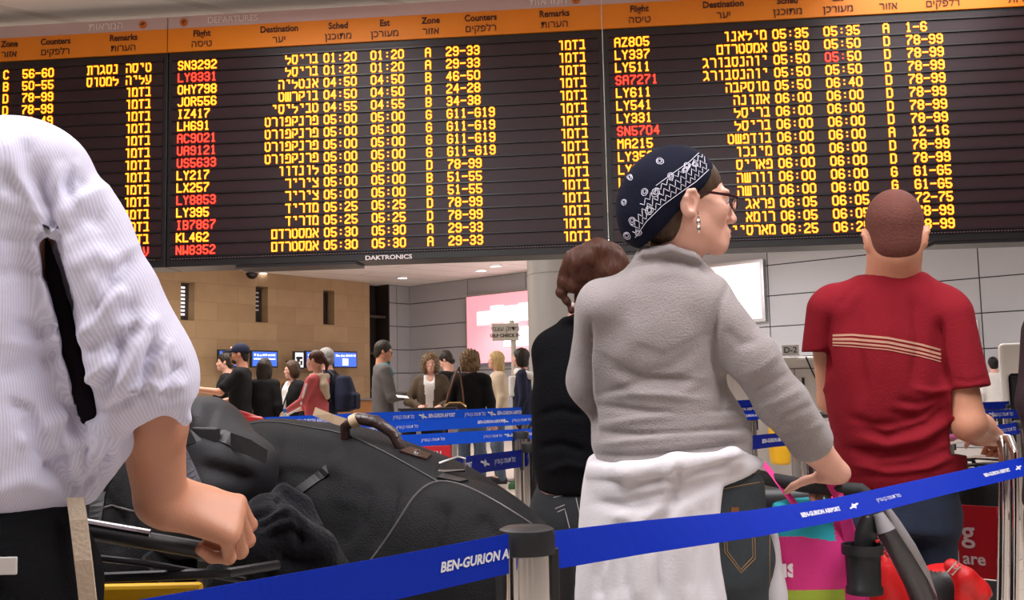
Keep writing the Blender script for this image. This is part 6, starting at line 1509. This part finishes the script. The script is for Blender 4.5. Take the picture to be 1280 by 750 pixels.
# chrome trolley with red board
tc0 = P(1240, 800, 3.0); tc0.z = 0
ct = empty('baggage_trolley', tc0, 0, 'chrome baggage trolley with a red lettered board beside the man in the red T-shirt', 'baggage trolley'); cr_ = lambda px, py, d: P(px, py, d) - tc0
lo = lambda px, d: V3(P(px, 700, d).x - tc0.x, P(px, 700, d).y - tc0.y, .16)
q = MB(); q.tube([cr_(1180, 552, 3.5), cr_(1210, 547, 3.3), cr_(1240, 545, 3.05), cr_(1252, 550, 2.96), cr_(1255, 570, 2.93), cr_(1254, 640, 2.93), cr_(1252, 760, 2.93), lo(1252, 2.93)], .0145, 12); q.build('near_upright', M_chrome, ct, True)
q = MB(); q.tube([cr_(1240, 546, 3.05), cr_(1262, 549, 2.93), cr_(1268, 566, 2.88), cr_(1268, 640, 2.87), cr_(1267, 760, 2.87), lo(1267, 2.87)], .0135, 12); q.build('handle_loop', M_chrome, ct, True)
q = MB(); q.tube([cr_(1190, 574, 3.4), cr_(1222, 572, 3.2), cr_(1252, 574, 2.98)], .007, 8); q.build('cross_bar', M_chrome, ct, True)
q = MB(); q.tube([cr_(1205, 582, 3.3), cr_(1230, 580, 3.15), cr_(1253, 580, 2.98)], .006, 8); q.build('brake_lever', M_darkmetal, ct, True)
q = MB(); q.tube([cr_(1182, 548, 3.42), cr_(1205, 546, 3.35), cr_(1222, 545, 3.24)], .013, 10); tag(q.build('grip', mat('mauve_grip', srgb(150, 60, 110), .4), ct, True), 'mauve plastic grip')
A0, A1 = P(1183, 636, 3.12), P(1246, 634, 3.02); dx = (A1 - A0); dx.z = 0; dn = V3(dx.y, -dx.x, 0).normalized(); zt = A1.z; zb_ = P(1246, 724, 3.02).z
q = MB(); A_ = A0 - tc0 - dx * .5; B_ = A1 - tc0; pts = [V3(A_.x, A_.y, zt), V3(B_.x, B_.y, zt), V3(B_.x, B_.y, zb_), V3(A_.x, A_.y, zb_)]; back = [p - dn * .012 for p in pts]
q.poly(pts); q.poly(back[::-1])
for i in range(4): q.poly([pts[i], back[i], back[(i + 1) % 4], pts[(i + 1) % 4]])
sgn = q.build('sign_board', M_redboard, ct); q = MB(); ux = dx.normalized()
for body, size, px_, py_ in (('g', .092, 1210, 665), ('are', .052, 1218, 699)):
    v, f = text_verts(body, size, extrude=0, bold=.0012)
    h_ = hit(px_, py_, A0 * 1.0, ux); c = A0 + ux * h_[0]; c.z = h_[1]
    for t in f: q.poly([c - tc0 + ux * v[i].x + V3(0, 0, v[i].y) + dn * .002 for i in t])
h_ = hit(1198, 697, A0, ux); c = A0 + ux * h_[0]; c.z = h_[1]
q.poly([c - tc0 + dn * .002 + ux * a + V3(0, 0, b) for a, b in ((-.004, -.018), (.003, -.018), (.003, .022), (-.004, .022))])
q.build('board_lettering', mat('white_sign_lettering', srgb(226, 200, 204), .5), sgn)
q = MB(); q.box((-.30, -.10, .13), (.05, .60, .165)); q.build('platform', M_steel, ct, bevel=.01)
q = MB(); pts = [V3(A_.x, A_.y, zb_ - .005), V3(B_.x, B_.y, zb_ - .005), V3(B_.x, B_.y, .16), V3(A_.x, A_.y, .16)]; q.poly(pts); q.poly([p - dn * .008 for p in pts][::-1]); q.build('lower_panel', M_steel, ct)
for (x, y) in ((-.26, -.02), (.02, -.02), (-.22, .55), (.0, .55)):
    q = MB(); q.lathe([(.02, -.016), (.06, -.016), (.066, -.008), (.066, .008), (.06, .016), (.02, .016)], 20); o = q.build('wheel', M_black, ct, True); o.location = (x, y, .067); o.rotation_euler = (math.pi / 2, 0, .3)
# dark bag riding on that trolley
db = P(1205, 600, 3.25); db.z = P(1205, 650, 3.25).z - .03
do_ = empty('black_holdall', db, 0, 'black holdall on the chrome trolley behind the red board', 'bag')
S = Soft(); S.loft([(P(1205, 650, 3.3), .15, .10), (P(1207, 610, 3.3), .13, .09), (P(1203, 585, 3.3), .09, .06)], k=.03, rd=.02, e=2.4); S.skin('bag_body', .009, [M_nylon], do_, disp=wob(.008, 24, 24, 28, 5), M=at_base(db))
q = MB(); a_ = P(1203, 586, 3.24) - db; q.tube([a_ + V3(-.06, 0, -.02), a_ + V3(-.03, -.01, .03), a_ + V3(.03, -.01, .03), a_ + V3(.06, 0, -.02)], .007, 8); q.build('carry_handle', M_black, do_, True)
# ------------------------------------------------------------------ check-in screens and counters along the stone wall
M_screen = mat('blue_screen', (.05, .12, .5), .3, emit=srgb(52, 104, 226), estr=1.0); M_scrtxt = mat('screen_white_text', (1, 1, 1), .3, emit=(.9, .95, 1), estr=1.0)
M_scrw = mat('white_screen', (.8, .8, .8), .3, emit=(.85, .9, .9), estr=.75); M_bezel = mat('screen_bezel', (.012, .012, .02), .35)
def screen(x0, y0, x1, y1, label, lines, white=False):
    o_ = TO - Vector((0, 0, 0)); so = TO + (V3(0, -1, 0) * .0)
    nrm_ = V3(MT.col[1].x, MT.col[1].y, 0); po = TO - nrm_ * .5
    a, z1 = hit(x1, y0, po, TD); b, _ = hit(x0, y0, po, TD); _, z0 = hit((x0 + x1) / 2, y1, po, TD); z1 = hit((x0 + x1) / 2, y0, po, TD)[1]
    if b < a: a, b = b, a
    w_, h_ = b - a, z1 - z0; c = po + TD * ((a + b) / 2); c.z = z0
    r_ = empty('check_in_screen', c, 0, label, 'screen', 'check-in screens along the stone wall'); r_.rotation_euler = MT.to_euler(); hw = w_ / 2
    q = MB(); q.box((-hw, 0, 0), (hw, .07, h_)); q.build('screen_case', M_bezel, r_, bevel=.008)
    q = MB(); q.box((-hw + .035, -.006, .035), (hw - .035, -.001, h_ - .035)); q.build('screen_face', M_scrw if white else M_screen, r_)
    q = MB()      
    for (u, v, ww, hh) in lines: q.box((-hw + .035 + u * (w_ - .07), -.010, .035 + v * (h_ - .07)), (-hw + .035 + (u + ww) * (w_ - .07), -.007, .035 + (v + hh) * (h_ - .07)))
    if lines: q.build('screen_text', M_bezel if white else M_scrtxt, r_)
    q = MB(); q.box((-.04, .07, h_ * .35), (.04, .47, h_ * .5)); q.build('wall_arm', M_darkmetal, r_)
random.seed(7)
def lines(n, extra=()): return [(.06 + i * .115, .70 + random.uniform(-.01, .03), random.uniform(.06, .10), random.uniform(.09, .15)) for i in range(8)] + [(.05 + i * .075, .45, .06, .10) for i in range(12)] + list(extra)
screen(210, 436, 236.5, 459, 'check-in screen half hidden by the rolled shirt cuff', lines(8))
screen(273, 437, 302, 459.5, 'check-in screen behind the face of the man in the cap', lines(8))
screen(314, 438, 347.5, 459.5, 'check-in screen just right of the man in the cap', lines(8, [(.38, .14, .28, .17)]))
screen(367.5, 439, 380.5, 461, 'white pictogram screen left of the pair of blue screens', [(.1, .55, .8, .18), (.2, .35, .35, .25), (.62, .15, .25, .3)], True)
screen(382, 438.5, 411, 460, 'check-in screen above the grey-haired man', lines(8)[:8])
screen(416.5, 439, 446.5, 460, 'check-in screen with a picture of a figure, nearest the corner', lines(8)[:8] + [(.36, .08, .26, .50)])
M_oak = mat('orange_oak_counter', srgb(160, 108, 56), .5, var=.15, vscale=8, stretch=(1, 1, 6)); M_ctop = mat('grey_counter_top', srgb(120, 116, 116), .35)
pc_ = None
for i, (px_, lb) in enumerate(((433, 'oak check-in counter under the screen nearest the corner'), (382, 'oak check-in counter below the pair of screens'), (318, 'oak check-in counter behind the man in the cap'), (222, 'oak check-in counter below the screen at the shirt cuff'))):
    nrm_ = V3(MT.col[1].x, MT.col[1].y, 0); po = TO - nrm_ * 1.1; t_, _ = hit(px_, 470, po, TD); c = po + TD * t_; c.z = 0
    if pc_ is None:
        r_ = empty('check_in_counter', c); r_.rotation_euler = MT.to_euler(); pc_ = r_
        q = MB(); q.box((-.62, -.25, .08), (.62, .25, 1.05)); q.box((-.60, -.22, 0), (.60, .22, .08)); q.build('counter_front', M_oak, r_, bevel=.006)
        q = MB(); q.box((-.66, -.32, 1.05), (.66, .28, 1.10)); q.build('counter_top', M_ctop, r_, bevel=.006)
        q = MB(); q.box((-.64, .20, 1.10), (-.30, .24, 1.55)); q.build('side_panel', M_oak, r_, bevel=.004)
    else: r_ = copy_tree(pc_); r_.location = c
    tag(r_, lb, 'counter', 'check-in counters')
# ------------------------------------------------------------------ self check-in sign
sp = P(643, 480, 13.0); r_ = empty('self_check_in_sign', (sp.x, sp.y, 0), 0, 'pale grey sign on a pole in front of the pink advert', 'sign')
zt = P(632, 404, 13.0).z; zb2 = P(632, 425.5, 13.0).z; xl, xr = P(615, 415, 13).x - sp.x, P(648, 415, 13).x - sp.x
M_signg = mat('pale_grey_sign', srgb(190, 182, 170), .5)
q = MB(); q.box((xl, -.04, zb2), (xr, -.01, zt)); sb_ = q.build('sign_board', M_signg, r_, bevel=.004)
q = MB(); add_text(q, 'SELF CHECK IN', .060, (xl + xr) / 2, zb2 + .065, y=-.042, bold=.002, ex=.001); add_text(q, 'בידוק עצמי'[::-1], .085, (xl + xr) / 2, zb2 + .155, y=-.042, ex=.001); q.build('sign_lettering', mat('dark_sign_letters', (.06, .05, .05), .6), sb_)
q = MB(); q.tube([V3(0, 0, .02), V3(.0, 0, zb2), V3(-.02, 0, zt + .04)], .034, 14); q.build('sign_pole', M_signg, r_, True)
q = MB(); q.lathe([(0, 0), (.2, 0), (.2, .012), (.04, .03), (0, .03)], 24); q.build('base_plate', M_darkmetal, r_, True)
# ------------------------------------------------------------------ white screening machines
M_mach = mat('white_machine_enamel', srgb(226, 220, 216), .4); M_mseam = mat('machine_seam', (.12, .11, .11), .6)
m0 = P(968, 490, 10.0); r_ = empty('screening_machine', (m0.x, m0.y + .6, 0), math.radians(-12), 'white screening machine marked D-2 left of the red shirt', 'machine')
zt = P(1010, 443, 9.8).z
S = Soft(); S.box((0, 0, zt / 2 + .04), (.64, .55, zt / 2 - .05), .05, k=.01); S.box((-.1, 0, zt * .5), (.70, .5, zt * .28), .04, k=.02); S.skin('machine_body', .016, [M_mach], r_)
q = MB(); q.box((-.62, -.559, zt - .14), (.62, -.551, zt - .132)); q.box((.33, -.559, .12), (.336, -.551, zt - .14)); q.build('door_seam', M_mseam, r_)
for z in (.62, .44):
    q = MB(); q.box((.40, -.585, zt - z * .72), (.425, -.55, zt - z * .72 + .09)); q.build('door_hinge', M_black, r_, bevel=.004)
for x, y in ((-.5, -.4), (.5, -.4), (-.5, .4), (.5, .4)):
    q = MB(); q.lathe([(0, 0), (.05, 0), (.05, .03), (.025, .04), (.025, .1), (0, .1)], 12, (x, y, 0)); q.build('foot', M_black, r_, True)
q = MB(); dz = V3(.37, -.52, zt); q.box((dz.x - .15, dz.y - .01, dz.z), (dz.x + .02, dz.y + .01, dz.z + .11)); pl = q.build('lane_plate', M_white, r_, bevel=.003)
q = MB(); add_text(q, 'D-2', .085, dz.x - .065, dz.z + .055, y=dz.y - .012, bold=.001, ex=.001); q.build('lane_number', mat('teal_lettering', srgb(40, 70, 74), .6), pl)
q = MB(); q.tube([V3(.45, -.58, zt - .02), V3(.50, -.60, zt - .16), V3(.56, -.60, zt - .30), V3(.60, -.58, zt - .5)], .008, 6); q.build('cable', M_black, r_, True)
m1 = P(1311, 480, 9.3); r_ = empty('screening_machine', (m1.x, m1.y + .1, 0), math.radians(-27), 'tall white screening machine with a dark opening near the right edge', 'machine')
zt = P(1250, 427, 8.8).z
S = Soft(); S.box((.1, 0, zt / 2 + .03), (.46, .45, zt / 2 - .03), .04, k=.01); S.box((.26, .1, zt + .03), (.34, .3, .08), .03, k=.01); S.box((-.20, -.5, .85), (.09, .2, .36), .01, k=.004, op='-', mi=1); S.skin('machine_body', .014, [M_mach, M_black], r_)
q = MB(); q.box((-.06, -.457, zt - .30), (.05, -.451, zt - .20)); q.build('warning_label', M_yel, r_)
q = MB(); q.lathe([(0, .02), (.02, .018), (.024, 0)], 12, (-.03, -.2, zt + .115)); q.build('emergency_button', M_redn, r_, True)
q = MB(); a = hit(1219, 414, GO, VD); q.box((a[0] - .2, -.03, a[1] - .25), (a[0] + .06, -.001, a[1] + .2)); o = q.build('wall_notice', M_white, None, bevel=.003); o.matrix_world = MG; tag(o, 'white notice sheet on the grey wall behind the red shirt sleeve', 'notice')

# ------------------------------------------------------------------ the queue
c_black = cloth('black_cotton', (20, 20, 22)); c_navy = cloth('navy_cloth', (28, 32, 54)); c_grey = cloth('grey_fleece', (92, 88, 88)); c_olive = cloth('olive_brown_suede', (86, 72, 58)); c_white = cloth('white_jersey', (224, 220, 218)); c_teal = cloth('teal_shirt', (30, 150, 168))
c_pink = cloth('coral_jacket', (192, 92, 94)); c_beige = cloth('beige_knit', (196, 176, 152)); c_dark = cloth('charcoal_trousers', (36, 36, 42)); c_jean = cloth('faded_jeans', (86, 98, 116)); c_brown = cloth('brown_trousers', (60, 48, 42)); c_rose = cloth('pale_pink_jacket', (232, 160, 196))
def kid(name, S, vox, mats, parent, **k): return S.skin(name, vox, mats, parent, **k)
def strap(parent, pts, r=.012, m=None, name='shoulder_strap', flat=None):
    q = MB(); q.tube([V3(*p) for p in pts], r, 8); return q.build(name, m or M_black, parent, True)
def glasses(parent, hc, R, u):
    q = MB(); h_ = lambda x, y, z: hc + R @ (V3(x, y, z) * u)
    for sg in (-1, 1):
        q.tube([h_(.033 * sg + .024 * math.cos(t), .099 - .006 * abs(math.cos(t)), -.004 + .017 * math.sin(t)) for t in np.linspace(0, 6.283, 13)[:-1]], .003, 5, closed=True)
        q.tube([h_(.057 * sg, .09, .004), h_(.078 * sg, .02, .008), h_(.078 * sg, -.01, .002)], .0028, 5)
    q.tube([h_(-.01, .101, 0), h_(.01, .101, 0)], .003, 5); q.build('glasses', M_darkmetal, parent)
# man in the cap
r_, hc, R, u = traveller(301, 430.5, 1.78, -92, 'bearded man in a dark cap and black top stretching out his arm', c_black, c_dark, hair='dark', hstyle='crop', skin=M_skin3, arms={-1: (-.25, .16, 1.24), 1: None} and {-1: ((-.26, .17, 1.22), (-.22, .44, 1.26)), 1: ((.24, .1, 1.14), (.10, .30, 1.10))}, look=(-98, -2), short_sleeve=True, build=1.08)
h_ = lambda x, y, z: hc + R @ (V3(x, y, z) * u)
S = Soft(); S.ell(h_(0, -.02, .036), (.088, .108, .098), R=R, k=.01); S.ell(h_(0, -.0, -.065), (.14, .16, .095), R=R, k=.012, op='-')
S.ell(h_(0, .125, .036), (.068, .075, .012), R=R, k=.012); cp_ = S.skin('cap', .008, [c_navy], r_)
S = Soft(); S.ell(h_(-.035, .082, .075), (.020, .010, .016), R=R, k=.01); S.skin('cap_badge', .005, [c_white], r_); glasses(r_, hc, R, u)
S = Soft(); S.ell(h_(0, .040, -.082), (.056, .056, .034), R=R, k=.02); S.ell(h_(0, .098, -.068), (.028, .02, .012), R=R, k=.006, op='-'); S.ell(h_(0, .0, -.03), (.072, .085, .05), R=R, k=.01, op='-'); S.skin('beard', .006, [M_hair['dark']], r_)
S = Soft(); S.ell(V3(-.235, .10, 1.27), (.012, .035, .02), k=.01); S.skin('sleeve_print', .006, [c_white], r_)
traveller(283, 440, 1.74, -100, 'person in black mostly hidden behind the man in the cap', c_black, c_dark, hair='dark', depth=12.9, arms={-1: ((-.26, .1, 1.12), (-.15, .3, 1.15))})
traveller(331, 455, 1.62, 15, 'woman in black with long dark hair turned away, right of the man in the cap', c_black, c_dark, hair='dark', hstyle='long', female=True, depth=11.9)
r_, hc, R, u = traveller(366, 455.5, 1.60, -140, 'woman with short brown hair, black cardigan and lanyard', c_white, c_dark, hair='brown', hstyle='bob', female=True, depth=12.4, jacket=c_black, look=(-120, -5))
strap(r_, [(-.05, .10, 1.36 * u), (-.03, .15, 1.2 * u), (0, .16, 1.08 * u)], .008, c_navy, 'lanyard')
r_, hc, R, u = traveller(396, 454, 1.64, -75, 'woman with auburn ponytail in coral jacket with a white sleeve stripe', c_pink, c_dark, hair='auburn', hstyle='pony', female=True, depth=10.6, arms={-1: ((-.24, .04, 1.10), (-.17, .26, 1.00)), 1: ((.24, .04, 1.10), (.17, .26, 1.02))})
strap(r_, [(.02, .12, 1.38 * u), (-.12, .02, 1.43 * u), (-.10, -.12, 1.30 * u), (.02, -.15, 1.15 * u)], .018, c_black, 'bag_strap')
S = Soft(); S.torus((0, -.03, 1.45 * u), .078, .034, k=.02); S.chain([(-.06, -.10, 1.44 * u), (-.09, -.13, 1.34 * u), (-.06, -.15, 1.22 * u)], [.04, .05, .03], k=.02); S.skin('scarf', .009, [c_beige], r_, disp=wob(.006, 50, 50, 40, 3))
S = Soft(); S.cap((-.245, .00, 1.36 * u), (-.285, .04, 1.14 * u), .012, k=.01); S.cap((-.285, .05, 1.10 * u), (-.215, .26, 1.01 * u), .012, k=.01); S.skin('sleeve_stripe', .006, [c_white], r_)
r_, hc, R, u = traveller(408, 447, 1.74, -80, 'grey-haired man in navy jacket carrying a dark backpack', c_navy, c_dark, hair='grey', hstyle='short', depth=12.3, look=(-75, -4))
b = r_.location; d_ = V3(math.sin(math.radians(-80)), math.cos(math.radians(-80)), 0)
bk = empty('backpack', (b.x - d_.x * .20, b.y - d_.y * .20 - .04, 1.0), math.radians(80), 'dark backpack on the back of the grey-haired man', 'backpack')
S = Soft(); S.loft([((0, -.04, -.05), .15, .10), ((0, -.06, .16), .165, .13), ((0, -.03, .40), .12, .08)], k=.03, rd=.04); S.box((0, -.17, .08), (.11, .05, .10), .03, k=.03); S.skin('pack_body', .011, [c_navy], bk)
for sg in (-1, 1): strap(bk, [(.10 * sg, .06, .40), (.11 * sg, .12, .46), (.12 * sg, .3, .40), (.11 * sg, .33, .2)], .014, M_black)
r_, hc, R, u = traveller(478, 427, 1.80, 72, 'man in grey fleece with teal collar reading a slip of paper', c_grey, c_brown, hair='dark', skin=M_skin3, arms={-1: ((-.27, .08, 1.13), (-.09, .34, 1.14)), 1: ((.27, .06, 1.12), (.10, .34, 1.14))}, look=(84, -14), build=1.12)
S = Soft(); S.torus((0, .0, 1.475 * u), .066, .020, k=.01); S.cap((-.02, .09, 1.44 * u), (0, .13, 1.36 * u), .022, .016, k=.02); S.skin('shirt_collar', .008, [c_teal], r_); glasses(r_, hc, R, u)
b = r_.location; pp_ = P(503, 496, 11.6); o = MB(); o.box((-.07, -.05, 0), (.07, .05, .003)); po_ = o.build('paper_slip', M_white); po_.location = pp_; po_.rotation_euler = (.3, .1, .4); tag(po_, 'white slip of paper held by the man in grey fleece', 'paper')
r_, hc, R, u = traveller(538, 443.5, 1.63, 178, 'woman with curly fair hair in olive-brown jacket facing the camera', c_white, c_dark, hair='sandy', hstyle='curly', female=True, depth=11.9, jacket=c_olive, look=(172, -2), arms={-1: ((-.27, .06, 1.06), (-.12, .27, 1.0)), 1: ((.27, .06, 1.06), (.12, .27, 1.0))})
traveller(559, 447, 1.72, -60, 'dark-haired man in black looking down behind the curly-haired women', c_black, c_dark, hair='dark', hstyle='short', depth=13.4, look=(-70, -30))
r_, hc, R, u = traveller(588, 453, 1.62, 8, 'woman seen from behind with curly highlighted hair and black jacket', c_black, c_jean, hair='sandy', hstyle='curly', female=True, depth=11.0, build=1.12)
b = r_.location
hbg = empty('handbag', (b.x - .17, b.y - .20, .88), .1, 'brown handbag with gold buckles on the back of the curly-haired woman in black', 'handbag')
S = Soft(); S.box((0, 0, .06), (.13, .05, .10), .03, k=.02); S.skin('bag_body', .009, [M_leather], hbg); strap(hbg, [(-.10, .04, .14), (-.05, .06, .30), (.02, .09, .50), (.06, .13, .56)], .011, mat('brown_strap', srgb(110, 66, 40), .5)); strap(hbg, [(.10, .0, .14), (.09, .05, .30), (.06, .13, .56)], .009, mat('brown_strap_thin', srgb(110, 66, 40), .5))
q = MB(); q.tube([V3(-.12, -.045, .12), V3(-.06, -.06, .17), V3(.06, -.06, .17), V3(.12, -.045, .12)], .008, 8); q.build('gold_clasp', mat('gold', (.75, .5, .18), .25, 1.0), hbg, True)
r_, hc, R, u = traveller(621, 448, 1.68, -100, 'blonde woman in white top and beige cardigan facing left', c_white, c_jean, hair='blonde', hstyle='long', female=True, depth=12.7, jacket=c_beige, look=(-105, -2))
r_, hc, R, u = traveller(652, 445, 1.68, -85, 'woman with dark bobbed hair in navy jacket with white hood', c_navy, c_black, hair='dark', hstyle='bob', female=True, depth=12.0, shoes=cloth('green_trainer', (70, 110, 80)), look=(-88, 0))
S = Soft(); S.torus((0, -.05, 1.42 * u), .11, .05, axis=(0, -.3, 1), k=.03); S.loft([((-.08, .06, 1.14 * u), .04, .10), ((-.07, .06, 1.40 * u), .06, .10)], k=.03); S.skin('white_hood', .010, [c_white], r_)
r_, hc, R, u = traveller(932, 467.5, 1.34, -80, 'small figure with dark hair and pale pink jacket seen under the woman\'s arm', c_rose, c_jean, hair='black', hstyle='bob', female=True, depth=12.3, lean=.25)
strap(r_, [(-.1, .1, 1.12 * u), (-.17, .02, 1.38 * u), (-.1, -.16, 1.2 * u), (0, -.2, 1.0 * u)], .028, c_black, 'bag_strap')
traveller(1241, 447.5, 1.54, 10, 'person in white shirt with black hair beside the tall white machine', c_white, c_dark, hair='black', hstyle='short', depth=15.4, arms={1: ((.24, .0, 1.05), (.2, .16, .96))})
# ------------------------------------------------------------------ baggage of the queue
tq = P(530, 600, 9.6); tq.z = 0
r_ = empty('baggage_trolley', tq, .2, 'steel baggage trolley in front of the curly-haired woman in olive', 'baggage trolley')
q = MB(); q.tube([V3(-.27, -.40, 1.0), V3(-.27, -.42, .93), V3(-.25, -.34, .16), V3(-.20, .45, .14)], .016, 8); q.build('side_rail', M_steel, r_, True); q = MB(); q.tube([V3(.27, -.40, 1.0), V3(.27, -.42, .93), V3(.25, -.34, .16), V3(.20, .45, .14)], .016, 8); q.build('side_rail', M_steel, r_, True)
q = MB(); q.tube([V3(-.28, -.40, 1.0), V3(.28, -.40, 1.0)], .018, 8); q.build('handle_bar', M_black, r_, True); q = MB(); q.box((-.25, -.34, .13), (.25, .45, .17)); q.build('platform', M_steel, r_)
for x, y in ((-.22, -.3), (.22, -.3), (-.1, .4), (.1, .4)): q = MB(); q.lathe([(.02, -.016), (.06, -.016), (.066, -.008), (.066, .008), (.06, .016), (.02, .016)], 16); o = q.build('wheel', M_black, r_, True); o.location = (x, y, .067); o.rotation_euler = (0, math.pi / 2, 0)
h0_ = empty('black_holdall', (tq.x, tq.y, .175), .3, 'tall black holdall with yellow-green strap on the queue trolley', 'bag')
S = Soft(); S.loft([((0, 0, .0), .21, .17), ((0, 0, .45), .22, .18), ((0, 0, .74), .20, .15), ((.04, 0, .82), .12, .09)], k=.03, rd=.05, e=2.5); S.skin('bag_body', .012, [M_nylon], h0_, disp=wob(.02, 14, 14, 16, 8))
strap(h0_, [(-.16, -.17, .62), (-.06, -.17, .78), (.06, -.14, .74), (.12, -.14, .80), (.18, -.15, .68)], .016, cloth('yellow_green_webbing', (186, 196, 90)), 'neon_strap')
rt = P(552, 590, 6.6); rt.z = 0
r_ = empty('baggage_trolley', rt, .1, 'baggage trolley with small red board just above the big travel bag', 'baggage trolley')
zt, zb3 = P(550, 557, 6.6).z, P(550, 600, 6.6).z
q = MB(); q.box((-.13, -.02, zb3 - .15), (.065, -.005, zt)); bo = q.build('red_board', M_redboard, r_, bevel=.004); q = MB(); add_text(q, 'צג'[::-1], .07, -.03, zt - .055, y=-.023, ex=.001); q.build('board_lettering', M_print, bo)
q = MB(); q.tube([V3(-.15, 0, .95), V3(-.15, 0, .15), V3(-.13, .7, .13)], .016, 8); q.build('side_rail', M_steel, r_, True); q = MB(); q.tube([V3(.085, 0, .95), V3(.085, 0, .15), V3(.07, .7, .13)], .016, 8); q.build('side_rail', M_steel, r_, True)
q = MB(); q.tube([V3(-.16, 0, .95), V3(.095, 0, .95)], .016, 8); q.build('handle_bar', M_black, r_, True)
q = MB(); q.box((-.14, .0, .12), (.075, .7, .15)); q.build('platform', M_steel, r_)
for x, y in ((-.12, .05), (.06, .05), (-.03, .62)): q = MB(); q.lathe([(.02, -.016), (.055, -.016), (.06, -.008), (.06, .008), (.055, .016), (.02, .016)], 16); o = q.build('wheel', M_black, r_, True); o.location = (x, y, .061); o.rotation_euler = (0, math.pi / 2, 0)
# trolley with the yellow sack
ty = P(985, 600, 5.4); ty.z = 0
r_ = empty('baggage_trolley', ty, -.2, 'grey baggage trolley with a yellow sack seen past the arm of the woman in grey', 'baggage trolley')
q = MB(); q.tube([V3(.05, 0, .98), V3(.05, 0, .18)], .028, 12); q.build('upright', M_steel, r_, True); q = MB(); q.tube([V3(.48, .05, .98), V3(.48, .05, .18)], .022, 12); q.build('upright', M_steel, r_, True)
q = MB(); q.box((.05, -.02, .62), (.48, .02, .70)); q.build('cross_panel', M_steel, r_); q = MB(); q.tube([V3(-.02, 0, .98), V3(.55, .05, .98)], .018, 10); q.build('handle_bar', M_black, r_, True); q = MB(); q.box((.0, -.05, .13), (.55, .75, .18)); q.build('platform', M_steel, r_)
for x, y in ((.05, .0), (.48, .0), (.12, .7), (.42, .7)): q = MB(); q.lathe([(.02, -.02), (.065, -.02), (.075, -.01), (.075, .01), (.065, .02), (.02, .02)], 16); o = q.build('wheel', M_black, r_, True); o.location = (x, y, .077); o.rotation_euler = (0, math.pi / 2, .2)
ys = P(976, 585, 5.3); ys.z = P(976, 581, 5.3).z
r_ = empty('yellow_sack', ys, 0, 'bright yellow sack hanging on the grey trolley', 'bag')
S = Soft(); S.loft([((0, 0, .0), .050, .05), ((0, 0, .10), .058, .06), ((.0, 0, .24), .05, .05), ((.005, 0, .30), .03, .03)], k=.02, rd=.02, e=2.4); S.skin('sack_body', .007, [M_yel], r_, disp=wob(.006, 50, 50, 30, 5)); q = MB(); q.tube([V3(-.02, 0, .28), V3(.0, .0, .36), V3(.03, .0, .29)], .007, 6); q.build('carry_loop', M_yel, r_)
# red bag and bottle in front of the man in the cap
rd_ = P(303, 560, 8.6); rd_.z = 0
r_ = empty('wheeled_case', rd_, .3, 'dark wheeled case with red top behind the big travel bag', 'suitcase')
S = Soft(); S.box((0, 0, .48), (.24, .14, .44), .06); S.skin('case_shell', .013, [M_nylon], r_)
S = Soft(); S.loft([((-.16, 0, .92), .05, .09), ((0, 0, .955), .05, .1), ((.18, 0, .93), .045, .09)], side=(0, 0, 1), k=.02, rd=.02); S.chain([(-.2, -.04, .92), (-.05, -.05, 1.0), (.1, -.03, .98)], [.03, .035, .02], k=.02); S.skin('red_cloth', .010, [M_redn], r_, disp=wob(.01, 30, 30, 30, 5))
for x in (-.16, .16): q = MB(); q.lathe([(.015, -.018), (.035, -.018), (.04, 0), (.035, .018), (.015, .018)], 14); o = q.build('wheel', M_black, r_, True); o.location = (x, .0, .041); o.rotation_euler = (0, math.pi / 2, 0)
bt_ = P(356, 560, 9.4); bt_.z = 0
r_ = empty('wheeled_case', bt_, .1, 'dark wheeled case carrying a white bottle with blue cap', 'suitcase')
S = Soft(); S.box((0, 0, .46), (.2, .13, .42), .06); S.skin('case_shell', .013, [M_nylon], r_)
for x in (-.13, .13): q = MB(); q.lathe([(.015, -.018), (.035, -.018), (.04, 0), (.035, .018), (.015, .018)], 14); o = q.build('wheel', M_black, r_, True); o.location = (x, .0, .041); o.rotation_euler = (0, math.pi / 2, 0)
bz = empty('bottle', (bt_.x, bt_.y, .88), 0, 'white bottle with a blue cap standing on a dark case', 'bottle')
q = MB(); q.lathe([(0, 0), (.036, 0), (.038, .01), (.038, .085), (.016, .115), (.014, .125), (0, .125)], 18); q.build('bottle_body', M_white, bz, True); q = MB(); q.lathe([(.0165, .118), (.0165, .150), (.012, .155), (0, .155)], 14); q.build('bottle_cap', mat('blue_cap', srgb(40, 120, 210), .4), bz, True)
